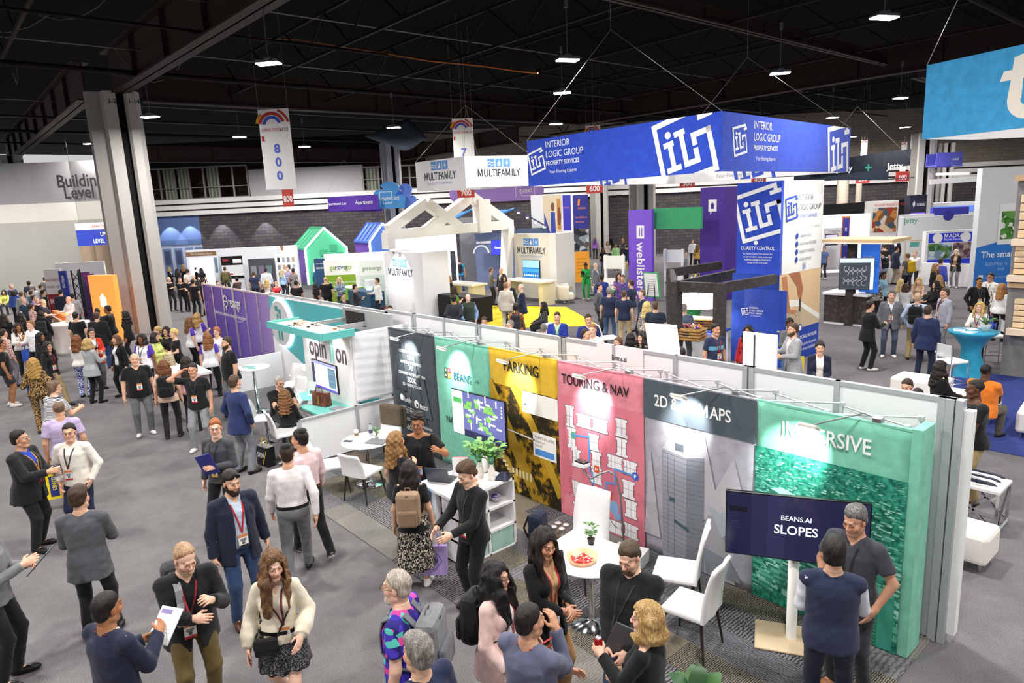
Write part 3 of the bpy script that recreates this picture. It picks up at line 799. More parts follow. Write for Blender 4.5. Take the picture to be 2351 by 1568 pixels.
# assembling a person
CELL={0:dict(body=.026,head=.0048,hand=.0050,cloth=.0125,hair=.0062,shoe=.011),1:dict(body=.032,head=.0080,hand=.0080,cloth=.020,hair=.0105,shoe=.016),2:dict(body=.036,head=.0150,hand=.0400,cloth=.032,hair=.0180,shoe=.026)}
SKINM=lambda:vcol('skin',.48,0,.4,.12,260)
def field_mesh(name,F,cell,mats,fine=((),(),()),colf=None,mi=None):
 lo,hi=bounds(F);V,Q=skin_of(F,lo,hi,cell,fine)
 return np_mesh(name,V,Q,mats,True,mi(V,Q) if mi else None,colf(V) if colf else None)
def ring_pts(c,X,Y,rx,ry,n=14):
 return [c+X*rx*math.cos(2*math.pi*i/n)+Y*ry*math.sin(2*math.pi*i/n) for i in range(n)]
def front_surface(F,J,x,s,back=False):
 """Point of the clothing surface at lateral x and spine height s."""
 ys=np.linspace(.30,.0,61)*(-1 if back else 1);R=J['R'];p=J['pel']+R[:,0]*x+R[:,2]*s;pts=p+np.outer(ys,R[:,1])
 d=F(pts);k=np.nonzero(d<0)[0]
 return pts[k[0]] if len(k) else p+R[:,1]*.02
CLOTH_STYLES={}
def parts_of(P,lod):
 """Meshes of a person in their own frame: [(child name, mesh, slot materials)] with the body first."""
 J=skeleton(P);C=CELL[lod];out=[];sd=P.get('seed',1);g=P.get('sex')=='f'
 hairc=P.get('hc','#2a1d15');F=body_field(P,J,lod)
 lo,hi=bounds(F);fx=[];fine=[[],[],[]]
 for c,r,st in ((J['H']+J['HR'][:,1]*.01,.125,C['head']),)+tuple((J[S+'w']+nrm(J[S+'w']-J[S+'e'])*.09,.10,C['hand']) for S in 'rl'):
  for i in range(3):fine[i].append((c[i]-r,c[i]+r,st))
 if lod<2 and P.get('bare'):fine[2].append((-.05,.6,.02))
 V,Q=skin_of(F,lo,hi,C['body'],fine)
 out.append(('person',np_mesh('person',V,Q,[SKINM()],True,None,face_colors(V,P,J,P.get('brow',hairc if hairc[1]<'a' else '#8a7a66')))))
 def add(name,fld,cell,mat,**k):out.append((name,field_mesh(name,fld,cell,[mat] if not isinstance(mat,list) else mat,**k)))
 if P.get('hs','short')!='bald':
  add('hair',hair_field(P.get('hs','short'),J,lod,sd,P),C['hair'],hair_mat(hairc,P.get('hl')))
 if P.get('beard'):add('beard',beard_field(J,P.get('beard')!='g'),C['hair'],hair_mat(P.get('bc',hairc)))
 T=P.get('top',('tee','#202024'));kind,tc=T[0],T[1];inner=T[2] if len(T)>2 else '#d8dde6'
 tm=tc if isinstance(tc,bpy.types.Material) else fabric(tc)
 im=inner if isinstance(inner,bpy.types.Material) else fabric(inner)
 cl=C['cloth'];surf=None
 if kind=='jacket' or kind=='open':
  wide=([-.25,.0,.14,.16,.3,.47,.52],[.05,.012,.002,.004,.040,.070,.078]) if kind=='jacket' else ([-.25,.0,.15,.3,.47,.52],[.085,.070,.060,.060,.062,.07])
  fl=top_field(P,J,.020,1.0,T[3] if len(T)>3 else -.20,True,wide,.02,seed=sd);add('jacket',fl,cl,tm)
  fi=top_field(P,J,.012,.8,-.04,True,None,seed=sd+1,vneck=P.get('vneck',.07));add('shirt',fi,cl,im);surf=fl;J['inner']=fi
 elif kind=='vest':
  fl=top_field(P,J,.026,1,-.10,True,None,0,seed=sd,sleeveless=True);add('vest',fl,cl,tm)
  fi=top_field(P,J,.013,1.0,-.04,False,None,seed=sd+1,puff=.01);add('shirt',fi,cl,im);surf=fl
 elif kind in ('shirt','tucked','sweater','zip'):
  fl=top_field(P,J,.014 if kind!='sweater' else.020,P.get('sleeve',1.0),-.10 if kind!='tucked' else -.02,kind!='sweater',None,0,seed=sd,vneck=P.get('vneck',.05 if kind in ('shirt','tucked') else.035 if kind=='zip' else 0));add('shirt',fl,cl,tm);surf=fl
 elif kind=='blouse':
  fl=top_field(P,J,.014,1.0,P.get('hem',-.06),True,None,0,puff=P.get('puff',.03),seed=sd,vneck=P.get('vneck',.10));add('blouse',fl,cl,tm);surf=fl
 elif kind=='polo':
  fl=top_field(P,J,.015,.42,-.11,True,None,0,seed=sd,vneck=.07);add('shirt',fl,cl,tm);surf=fl
 elif kind=='tank':
  fl=top_field(P,J,.010,.42,-.08,False,None,0,seed=sd,sleeveless=True);add('top',fl,cl,tm);surf=fl
 elif kind=='dress':
  fl=top_field(P,J,.016,P.get('sleeve',.42),-.05,False,None,0,seed=sd,vneck=.12,sleeveless=P.get('nosleeve',False));add('dress',fl,cl,tm);surf=fl
 elif kind in ('raglan','band'):
  fl=top_field(P,J,.015,.42,-.11,kind=='band',None,0,seed=sd,vneck=.05)
  def two(V,Q,k=kind):
   w=(V[Q].mean(1)-J['pel'])@J['R'];return ((np.abs(w[:,0])>.15)&(w[:,2]>.17) if k=='raglan' else (w[:,2]>.25)&(w[:,2]<.33)&(np.abs(w[:,0])<.2)).astype(int)
  add('shirt',fl,cl,[tm,im],mi=two);surf=fl
 else:
  fl=top_field(P,J,.014,.42,-.11,False,None,0,seed=sd,vneck=P.get('vneck',0));add('shirt',fl,cl,tm);surf=fl
 B=P.get('bot',('trousers','#24242a'));bm_=B[1] if isinstance(B[1],bpy.types.Material) else fabric(B[1])
 if B[0]=='trousers':add('trousers',trouser_field(P,J,.07,0,B[2] if len(B)>2 else 0,sd+3),cl,bm_)
 elif B[0]=='shorts':add('shorts',trouser_field(P,J,.07,0,.03,sd+3,short=.25),cl,bm_)
 elif B[0]=='skirt':add('skirt',skirt_field(P,J,.08,B[2] if len(B)>2 else.5,B[3] if len(B)>3 else.05,sd),cl,bm_)
 if P.get('belt') and lod<2:
  a,b,cy=torso_ab(P,.0185);mb=MB();pts=[]
  for i in range(28):
   t=2*math.pi*i/28;pts.append(J['pel']+J['R']@A3(a[2]*math.cos(t)*.995,b[2]*math.sin(t)*1.0+cy[2],.05))
  mb.ribbon(pts+[pts[0]],tuple(J['R'][:,2]),.035,plain(P['belt'],.4),.006);out.append(('belt',mb.mesh('belt')))
 sc=P.get('shoe','#1c1916');sole=P.get('sole','#1a1816')
 for S in 'rl':
  sf,R,low,dn=shoe_field(P,J,S)
  add('shoe',sf,C['shoe'],[plain(sc,.4),plain(sole,.6)],mi=lambda V,Q:((low-V[Q].mean(1))@dn<.022).astype(int))
 if lod<2:
  H,HR=J['H'],J['HR'];q=lambda x,y,z:Vector(H+HR@A3(x,y,z))
  if P.get('glasses'):
   mb=MB();m=plain(P['glasses'],.25,0,.6);up=P.get('glup');dz,dy=(.085,-.022) if up else (.008,0)
   X,Y=Vector(HR[:,0]),Vector(HR[:,2])
   for s in (1,-1):
    mb.tube(ring_pts(q(s*.033,.1045+dy,dz),X,Y,.024,.018),.0021,m,6,closed=True)
    mb.tube([q(s*.056,.100+dy,dz+.006),q(s*.078,.06+dy,dz+.006),q(s*.080,-.01+dy,dz+.002)],.0020,m,6)
    if up:mb.add(ring_pts(q(s*.033,.1045+dy,dz),X,Y,.023,.017),[tuple(range(14))],plain('#101216',.08))
   mb.tube([q(-.010,.106+dy,dz+.006),q(.010,.106+dy,dz+.006)],.002,m,6);out.append(('glasses',mb.mesh('glasses')))
  if P.get('kippah'):
   mb=MB();n=16;K=lambda r,z:[q(r*math.cos(2*math.pi*i/n),-.045+r*math.sin(2*math.pi*i/n),z) for i in range(n)]
   rows=[K(.066,.112),K(.058,.129),K(.040,.141),K(.012,.147)];vs=[v for r in rows for v in r]
   mb.add(vs,[(r*n+i,r*n+(i+1)%n,(r+1)*n+(i+1)%n,(r+1)*n+i) for r in range(3) for i in range(n)]+[tuple(range(3*n,4*n))],fabric('#17171a'),True);out.append(('kippah',mb.mesh('kippah')))
  if P.get('lan'):
   lc=P['lan'];bs=P.get('bs',.10);mb=MB();m=fabric(lc);xs=P.get('bx',0.0);col2=plain('#e9e9e6',.6);fsurf=surf
   best=J.get('inner')
   both=(lambda p:np.minimum(surf(p),best(p))) if best is not None else surf
   R=J['R'];end=front_surface(both,J,xs,bs+.10)+R[:,1]*.013
   for s in (1,-1):
    path=[J['N']+R@A3(s*.052,-.058,-.005),J['N']+R@A3(s*.072,-.01,-.01)]
    for u in (.05,.18,.32,.46,.6,.74,.88):
     path.append(front_surface(both,J,s*.062*(1-u)+xs*u,.45*(1-u)+(bs+.10)*u)+R[:,1]*.011)
    path.append(end)
    mb.ribbon([Vector(p) for p in path],tuple(R[:,0]*.9+R[:,2]*.15*s),.017,m,.002)
   out.append(('lanyard',mb.mesh('lanyard')))
   if not P.get('nobadge'):
    bd=MB();c=end+R[:,1]*.004;X,Z,Y=Vector(R[:,0]),Vector(nrm(R[:,2]+A3(0,0,.8))),Vector(R[:,1]);c=Vector(c)
    def card(x0,z0,x1,z1,mm,l):
     o=c+Y*l;p=[o+X*x0+Z*z0,o+X*x1+Z*z0,o+X*x1+Z*z1,o+X*x0+Z*z1];bd.prism(p,Y*(-.002 if l<.002 else -.0008),mm)
    card(-.048,-.155,.048,-.012,plain('#f2f1ee',.35),.001)
    card(-.048,-.045,.048,-.012,plain(P.get('bhead','#d98a54'),.5),.0025);card(-.048,-.155,.048,-.130,plain(P.get('bcol','#c22b35'),.5),.0025)
    for k,(w,z) in enumerate(((.030,-.062),(.034,-.074),(.022,-.084))):card(-w,z-.006,w,z,plain('#3a3a3c',.6),.0025)
    card(-.014,-.122,.014,-.094,plain('#5a5a5c',.6),.0025)
    out.append(('badge',bd.mesh('badge')))
 return out,J,surf
NAMES_USED=[]
def person(label,px,py,face=0,h=1.75,pose='stand',lod=1,group=None,feet=False,**kw):
 """A person whose head top (or feet) stands at the surveyed spot; face: 0 towards the lens, 90 to the image's right hand."""
 P=dict(POSES[pose]);P.update(kw);P.setdefault('seed',(len(NAMES_USED)*7+3)%97)
 s=h/1.75;z=0 if feet else P.get('ht',(P.get('seat',.56)+.84 if P.get('sit') else 1.755-.3*max(0,P.get('lean',0))))*s
 b=at(px,py,z+P.get('z0',0));b.z=P.get('z0',0)
 if 'xy' in P:b=Vector((P['xy'][0],P['xy'][1],P.get('z0',0)))
 parts,J,surf=parts_of(P,lod)
 th=math.atan2(b.x,-b.y)+math.radians(face)
 root=None
 for name,me in parts:
  o=bpy.data.objects.new(name,me);COL.objects.link(o)
  if root is None:
   root=o;o.location=b;o.rotation_euler=(0,0,th);o.scale=(s,s,s)
   set_props(o,label,'person',group)
  else:o.parent=root
 if not P.get('sit') and not feet and 'lean' in P and P['lean']>.3:pass
 root['_h']=h;NAMES_USED.append(label)
 W=Matrix.Translation(b)@Matrix.Rotation(th,4,'Z')@Matrix.Scale(s,4)
 return root,J,W,surf
# the hall
VD=Vector((-math.cos(YAW),math.sin(YAW),0));UD=Vector((math.sin(YAW),math.cos(YAW),0));ZZ=Vector((0,0,1))
def udz(u,d,z):return UD*u+VD*d+ZZ*z
def on_d(px,py,d):
 r=ray(px,py);t=d/r.dot(VD);return Vector((0,0,CAM_H))+r*t
def structure(mb,name,parent=None):
 o=mb.build(name,parent);o['kind']='structure';return o
def carpet_mat(c1,c2,c3,name='carpet',scale=1.0):
 t=NT(name);v=t.coord('Object')
 n=t.n('TexNoise',i_Scale=95.0*scale,i_Detail=4.0,i_Roughness=0.75,i_Vector=v)
 n2=t.n('TexNoise',i_Scale=1.1,i_Detail=3.0,i_Vector=v)
 n3=t.n('TexNoise',i_Scale=6.0,i_Detail=3.0,i_Vector=v)
 a=t.n('Math',operation='MULTIPLY_ADD',i_0=n2.outputs[0],i_1=0.22,i_2=n.outputs[0])
 b=t.n('Math',operation='MULTIPLY_ADD',i_0=n3.outputs[0],i_1=0.12,i_2=a.outputs[0])
 t.base(t.ramp(b.outputs[0],[(0.45,srgb(c1)),(0.67,srgb(c2)),(0.9,srgb(c3))]));t.set(0.95,0,0.1)
 t.bump(n.outputs[0],0.5,0.01);return t.m
fl=MB();CARPET=carpet_mat('#4b494a','#706d6f','#8d8a8c')
fl.box((-95,-30,-0.12),(45,120,0),CARPET)
structure(fl,'floor')
ce=MB();DARK=plain('#090707',0.9,0,0.1,name='ceiling_black')
ce.box((-95,-30,12.6),(45,120,12.8),DARK);structure(ce,'ceiling')
def brick_mat(c1,c2,mortar,sx=1.0):
 t=NT('block_wall');tc=t.n('TexCoord');mp=t.n('Mapping');mp.inputs['Rotation'].default_value=(math.radians(90),0,0)
 t.link(tc.outputs['Object'],mp.inputs['Vector'])
 b=t.n('TexBrick',i_Scale=1.0,i_Color1=(*srgb(c1),1),i_Color2=(*srgb(c2),1),i_Mortar=(*srgb(mortar),1),i_Vector=mp.outputs[0])
 b.inputs['Brick Width'].default_value=0.62*sx;b.inputs['Row Height'].default_value=0.24;b.inputs['Mortar Size'].default_value=0.02
 t.base(b.outputs[0]);t.set(0.9,0,0.2);t.bump(b.outputs[1],0.3,0.02);return t.m
def wall_obj(name,mb):
 o=structure(mb,name);o.rotation_euler=(0,0,math.atan2(UD.y,UD.x));return o
D0=56.0
GREYP,WHITEP,BLK=plain('#b9b7ba',0.8),plain('#e9e7e4',0.7),plain('#17161a',0.7)
BRICK=brick_mat('#45414a','#57524f','#3a373a');TAUPE=brick_mat('#847c72','#8f867b','#756e66',0.8);BLUEW=plain('#5d74a6',0.8)
m=MB()
m.box((-24.8,D0,0),(48,D0+.4,4.9),BRICK);m.box((-31,D0,2.9),(-24.8,D0+.4,4.9),BLUEW);m.box((-31,D0,0),(-24.8,D0+.4,2.9),plain('#9fa6bd',.8))
m.box((-31,D0-.06,2.55),(-24.8,D0,2.95),plain('#4c628f',.8))
for x in (-27.7,-26.8,-25.9,-25.1):
 m.box((x-.32,D0-.03,0),(x+.32,D0,2.3),plain('#5f6f92',.6));m.box((x-.22,D0-.05,1.0),(x+.22,D0-.03,2.1),plain('#3f4a66',.3))
wall_obj('wall_far',m)
m=MB()
m.box((-31,D0-.35,4.86),(48,D0+.4,6.12),WHITEP)
m.box((-31,D0-.36,5.20),(48,D0-.35,5.32),BLK);m.box((-31,D0-.36,5.66),(48,D0-.35,5.78),BLK)
wall_obj('trim_1',m)
m=MB()
m.box((-20.4,D0,6.12),(-11.3,D0+.4,8.2),GREYP);m.box((-6.2,D0,6.12),(48,D0+.4,10.5),TAUPE);m.box((-31,D0,8.5),(-6.2,D0+.4,10.5),plain('#151214',.9))
m.box((-31,D0+2.5,5.5),(-6,D0+2.7,9),plain('#3c2a20',.8))
wall_obj('wall_upper',m)
for wi,(x0,x1,n) in enumerate(((-31,-20.5,9),(-11.3,-6.3,4))):
 w=MB();fr=plain('#8f8c88',.5,.3)
 z0,z1=6.2,(8.5 if wi==0 else 7.9)
 w.box((x0,D0-.05,z0-.1),(x1,D0+.1,z0),fr);w.box((x0,D0-.05,z1),(x1,D0+.1,z1+.12),fr);w.box((x0,D0-.02,z0+.78),(x1,D0+.05,z0+.84),fr)
 for i in range(n+1):
  x=x0+(x1-x0)*i/n;w.box((x-.06,D0-.05,z0),(x+.06,D0+.1,z1),fr)
 cur=striped('#6f7568','#a5aa98',1.1,'X')
 for i in range(n):
  if (i%3!=2 and i<7) if wi==0 else i==0:
   a=x0+(x1-x0)*i/n;w.box((a+.15,D0+.35,z0),(a+(x1-x0)/n-.1,D0+.45,z1),cur)
 wo=wall_obj('window_%d'%(wi+1),w)
m=MB()
up,band,low=plain('#8b8a8c',.85),plain('#cfcbc4',.8),plain('#a7a59f',.85)
fac=[(-40,41.0),(-31,39.0),(-27.0,40.0),(-24.9,40.4),(-21.6,40.0)]
for (u0,d0),(u1,d1) in zip(fac,fac[1:]):
 for z0,z1,mm in ((0,4.75,low),(4.75,5.78,band),(5.78,8.05,up)):
  m.prism([(u0,d0,z0),(u1,d1,z0),(u1,d1,z1),(u0,d0,z1)],(0,.4,0),mm)
m.box((-24.6,39.9,0),(-23.4,40.3,3.3),plain('#1c1a19',.8));m.box((-24.5,39.8,2.4),(-23.9,40,3.1),plain('#3a3836',.6))
wall_obj('wall_concourse',m)
S=Flat(udz(-25.55,40.1,0),UD,ZZ,.05);tk=plain('#3c3a3c',.6)
S.text('Building',.0,6.62,.98,tk,bold=.02,sx=.86);S.disc(3.35,6.92,.52,plain('#b5463a',.6));S.text('B',3.12,6.62,.8,plain('#eee',.6),bold=.03)
S.text('Level 2 Co',.30,5.98,.98,tk,bold=.02,sx=.86)
o=S.build('wall_lettering');o['kind']='structure'
tc_=MB()
for u,w in ((-23.3,.55),(-22.7,.42)):tc_.lathe([(w,0),(w,4.4)],udz(u,38.6,0),plain('#9a8672',.8),20)
o=structure(tc_,'wall_drapery')
def pillar(name,c,ztop,s=1.0,dark=False,num=None):
 mb=MB();a,b,g=(plain('#a8a6a2',.85),plain('#8d8a87',.85),plain('#c9c7c2',.85));k=plain('#0d0b0c',.9)  # recessed leg darker, gap black: their shade is put into the colours
 ang=math.atan2(c[0],c[1]);X_=UD*math.cos(ang)-VD*math.sin(ang);Y_=UD*math.sin(ang)+VD*math.cos(ang);C_=UD*c[0]+VD*c[1]
 p=lambda x,y:C_+X_*x*s+Y_*y*s
 def leg(pts,mm):mb.prism([p(*q) for q in pts][::-1],(0,0,ztop),mm)
 leg([(-.94,.40),(-.86,.26),(-.40,.26),(-.40,1.2),(-.94,1.2)],b)
 leg([(-.40,.26),(-.28,-.10),(.13,-.10),(.13,1.2),(-.40,1.2)],a)
 leg([(.13,.45),(.39,.45),(.39,1.2),(.13,1.2)],k)
 leg([(.39,.10),(.50,-.10),(.78,-.10),(.80,-.07),(.94,.15),(.94,1.2),(.39,1.2)],a)
 if num:
  F=Flat(p(-.22,-.11)+ZZ*(ztop-.45),X_,ZZ,.01);F.text(num[0],.06,0,.22,plain('#333'),bold=.02);F.text(num[1],.74,0,.22,plain('#333'),bold=.02)
  o=F.build('pillar_lettering');o['kind']='structure'
 o=structure(mb,name);return o
PC=on_d(294,468,27.3);pillar('pillar_1',(PC.dot(UD),27.3),9.35,1.0,num=('2-2','1-14'))
PC=on_d(30,468,44);pillar('pillar_2',(PC.dot(UD),44),8.95,1.0,num=('2-1','1-18'))
for i,(px,d,s,zt) in enumerate(((901,48,.72,9),(1474,47,.95,6.6),(1375,54,.75,6.6),(2114,48,.85,8.0),(2167,54,.6,7.6))):
 pt=on_d(px,430,d);pillar('pillar_%d'%(i+3),(pt.dot(UD),d),zt,s)
mb=MB()
for px,w in ((1934,.42),(1971,.22)):
 pt=on_d(px,450,53);mb.lathe([(w,0),(w,5.2)],(pt.x,pt.y,0),plain('#a39a8c',.8),20)
structure(mb,'pillar_8')
STEEL=plain('#2c1d17',0.6,0,0.3,name='girder_brown');STEELD=plain('#130e0c',0.7,0,.2)
def girder(i,a,b,h=1.35,fw=.5):
 mb=MB();a,b=Vector(a),Vector(b);u=Vector((0,0,h/2))
 mb.bar(a+u,b+u,.06,h,STEEL)
 for z in (.03,h-.03):mb.bar(a+Vector((0,0,z)),b+Vector((0,0,z)),fw,.06,STEEL)
 d=(b-a);n=int(d.length/3.2)
 for k in range(1,n):q=a+d*k/n+u;mb.bar(q-Vector((0,0,h/2-.06)),q+Vector((0,0,h/2-.06)),fw*.6,.03,STEEL,up=d)
 structure(mb,'ceiling_beam_%d'%i)
girder(1,(-31.2,6.75,9.27),(-6,7.4,9.27),1.6,.6);girder(2,(-64,6.1,9.27),(-32.4,6.0,9.27),1.5,.6)
girder(3,(-32.1,8,9.27),(-31.4,33.2,9.27));girder(4,(-31.4,33.4,9.27),(-4,33.9,9.27));girder(5,(-50,9.5,8.25),(-48.5,29.5,8.25),1.0)
girder(6,(-48.5,29.5,8.25),(-33,29.5,8.25),1.0);girder(7,(-12.8,2,9.6),(-12.8,33,9.6),.45,.3);girder(8,(-12.6,36,9.3),(-14,62,9.3))
jn=0
for y in (3,11.5,16,20.5,25,29.5,39,46):
 mb=MB();x0,x1=(-32,8) if y<33 else (-40,8)
 for z,w in ((9.75,.09),(11.0,.09)):mb.bar((x0,y,z),(x1,y,z),w,w,STEELD)
 n=int((x1-x0)/1.6)
 for k in range(n):mb.bar((x0+(x1-x0)*k/n,y,9.75 if k%2 else 11.0),(x0+(x1-x0)*(k+1)/n,y,11.0 if k%2 else 9.75),.05,.05,STEELD)
 jn+=1;structure(mb,'ceiling_joist_%d'%jn)
for k,x in enumerate((-52,-46,-40,-27.6,-21,-7)):
 mb=MB();mb.tube([(x,2,9.55),(x,55,9.55)],.09 if k%2 else.045,STEELD,8);mb.tube([(x+.6,2,10.2),(x+.6,55,10.2)],.03,plain('#6a6462',.5,.4),6)
 structure(mb,'ceiling_pipe_%d'%(k+1))
mb=MB();pts=[]
for px,py in ((515,75),(600,88),(690,92),(790,108),(880,122),(985,140),(1110,152),(1200,165),(1235,168)):
 pts.append(on_y(px,py,13.0+.0*px))
mb.tube(pts,.022,plain('#b8641e',.6),6);set_props(mb.build('power_cable'),'orange power cable slung along the dark ceiling steel','cable')
mb=MB();rs=random.Random(4)
for k in range(10):
 a=on_d(rs.uniform(20,420),rs.uniform(10,240),rs.uniform(24,34));b=a+Vector((rs.uniform(-3,3),rs.uniform(-3,3),rs.uniform(-.8,.8)))
 mid=(a+b)/2-Vector((0,0,.5));mb.tube([a,(a+mid)/2-Vector((0,0,.12)),mid,(b+mid)/2-Vector((0,0,.12)),b],.014,plain('#6d6a68',.5),5)
set_props(mb.build('ceiling_wiring'),'loose grey wires drooping between the dark roof girders','wiring')['kind']='stuff'
def lamp_meshes():
 bar=plain('#5f6266',.4,.6);hous=MB()
 hous.box((-.30,-.15,.03),(.30,.15,.07),bar,.01);hous.box((-.1,-.08,.07),(.1,.08,.17),bar,.02)
 for i in range(7):hous.box((-.28,-.14+.04*i,.07),(.28,-.135+.04*i,.10),bar)
 dif=MB();e=plain('#fffdf6',.3,0,.4,14.0)
 for i in range(4):dif.box((-.28,-.135+.07*i,0),(.28,-.08+.07*i,.03),e)
 st=MB();st.tube([(0,0,.17),(0,0,1.5)],.012,bar,6);st.box((-.04,-.04,1.3),(.04,.04,1.5),bar)
 return hous.mesh('housing'),dif.mesh('diffuser'),st.mesh('stem')
LM=lamp_meshes()
LAMPS=[(617,148,'beside the big brown girder, under the orange cable'),(1303,140,'brightest one above the blue hanging sign'),(1291,215,'below the brightest lamp above the blue sign'),(2030,43,'highest one near the top edge of the hall view'),(1791,170,'under the slim steel beam over the blue sign'),(2067,227,'beside the light blue hanging sign'),(345,270,'tucked against the concrete pillar'),(550,316,'before the tall aisle banner, lower of two'),(904,294,'in front of the sagging dark tarp'),(1276,286,'lowest of three above the blue sign'),(699,338,'beyond the aisle banner near the far girder'),(1911,271,'just above the dark hanging banner'),(2078,293,'far one beside the light blue sign'),(1955,315,'farthest, over the dark navy banner'),(205,331,'peeking out behind the concrete pillar')]
for i,(px,py,where) in enumerate(LAMPS):
 p=at(px,py,8.0) if i<14 else on_d(px,py,40)
 r=empty('ceiling_lamp',p,YAW+.35*(i%3-1)+math.radians(90-0),'glowing white high bay ceiling lamp '+where,'lamp','high bay lamps under the roof')
 r.rotation_euler[2]=math.atan2(UD.y,UD.x)+(.3 if i%2 else -.15)
 for nm,me in zip(('housing','diffuser','stem'),LM):link_mesh(nm,me,r)
 area_light('lamp_or_fill',(p.x,p.y,p.z-.02),.6,LAMP_W*(1.5 if p.length>28 else 1.0),(1.0,.965,.925))
for p in UNSEEN_AND_FILL:area_light('lamp_or_fill',(p[0],p[1],8.0),.6,LAMP_W,(1.0,.965,.925))
for u_,d_ in FAR_FILL:area_light('lamp_or_fill',udz(u_,d_,8.2),.6,LAMP_W*1.9,(1.0,.965,.925))  # added fill over the far end, not hung lamps
for u in (-27.2,-25.6,-23,-19.5):spot_light('wall_washer',udz(u,55.2,4.7),udz(u,56,1.8),260,70,.3,(.92,.93,1))
def wire(mb,a,b,r=.006):mb.tube([a,b],r,plain('#8f8d8b',.4,.5),5)
mb=MB();a,b,c,d=[on_d(*q,36) for q in ((835,312),(935,270),(985,318),(935,342))]
n=8;vs=[]
for i in range(n+1):
 for j in range(n+1):
  s,t=i/n,j/n;p=a*(1-s)*(1-t)+b*s*(1-t)+c*s*t+d*(1-s)*t;sag=math.sin(s*3.1)*math.sin(t*3.1);vs.append(p-Vector((0,0,.7*sag+.06*math.sin(9*s+5*t)))-VD*.9*sag)
mb.add(vs,[(i*(n+1)+j,i*(n+1)+j+1,(i+1)*(n+1)+j+1,(i+1)*(n+1)+j) for i in range(n) for j in range(n)],plain('#3c4652',.6),True)
o=mb.build('tarp');o.modifiers.new('s','SOLIDIFY').thickness=.02;set_props(o,'dark grey tarp sagging from the roof steel','tarp')
# hanging aisle banners
def aisle_banner(px0,px1,pyt,pyb,d,digits,small,where,tilt=18):
 tl=on_d(px0,pyt,d);w=(on_d(px1,pyt,d)-tl).length;zb=on_d(px0+tilt,pyb,d).z;h=tl.z-zb
 r=empty('aisle_banner',(tl.x,tl.y,zb),math.atan2(UD.y,UD.x),'tall white aisle banner with a rainbow arch, '+where,'banner','aisle number banners')
 s=MB();s.box((0,-.01,0),(w,.01,h),plain('#eeeeec',.6));s.build('sheet',r)
 F=Flat((0,-.012,0),(1,0,0),(0,0,1),.002);cx=w*.42
 for rr,c,a1 in ((.62,'#e0a23c',130),(.50,'#c23a34',12),(.34,'#3f5bd0',12)):F.arc(cx,h-w*.52+(.0),rr*w*.78,w*.10,a1-0 if rr>.6 else 18,170,plain(c,.6))
 F.arc(cx-.1,h-w*.62,w*.66,w*.08,18,62,plain('#c23a34',.6));F.text('APARTMENT',w*.06,h-w*.70,w*.155,plain('#c23a34',.6),sx=.82);F.text('ALIZE',w*.66,h-w*.70,w*.155,plain('#333',.6),sx=.72)
 F.rect(w*.04,h-w*1.0,w*.12,h-w*.83,plain('#c23a34',.6))
 for i,c in enumerate(digits):F.text(c,w*.5,h*(.46-.17*i),h*.155,plain('#5c6bd6',.6),'CENTER',.03)
 F.build('lettering',r)
 if small:
  t=MB();t.box((w*.50,-.01,-.02-w*.56),(w*.86,.01,-.02),plain('#c4483f',.6));t.build('number_tag',r)
  F=Flat((0,-.012,0),(1,0,0),(0,0,1),.002);F.text(small,w*.68,-w*.42,w*.28,plain('#fff',.6),'CENTER',.02,sx=.7);F.build('lettering',r)
 t=MB()
 for x in (.03,w-.03):wire(t,(x,0,h),(x,0,12.5-zb))
 t.build('wire',r)
aisle_banner(591,662,252,436,26,'800','800','numbered 800 beside the great pillar')
aisle_banner(1037,1085,273,430,33,'7..','','numbered 7 behind the white corner sign',14)
aisle_banner(1344,1378,289,420,42,'','','only its arch above the blue sign',10)
aisle_banner(1978,1992,322,400,50,'2','','far one above the dark navy banner',3)
aisle_banner(2070,2083,327,400,52,'','','farthest one near the tall grey pillar',3)
for i,(px,py,w,s,d) in enumerate(((1070,444,38,'700',31),(1365,434,37,'600',39),(1578,422,34,'500',45),(1742,414,33,'400',46),(1872,409,27,'300',48),(1981,412,31,'200',48),(2072,408,31,'100',48))):
 c=on_d(px,py,d);W=w*d/FPX
 r=empty('aisle_sign',c,math.atan2(UD.y,UD.x),'small red aisle sign reading '+s+', '+('seven six five four three two one'.split()[i])+' hundred row','sign','red aisle number tags')
 b=MB();b.box((-W/2,0,-W*.25),(W/2,.03,W*.45),plain('#c8433d',.6));wire(b,(0,.015,W*.45),(0,.015,12.5-c.z));b.build('plate',r)
 F=Flat((0,0,0),(1,0,0),(0,0,1),.004);F.text(s,0,-W*.12,W*.44,plain('#fff',.6),'CENTER',.02,sx=.95);F.build('lettering',r)
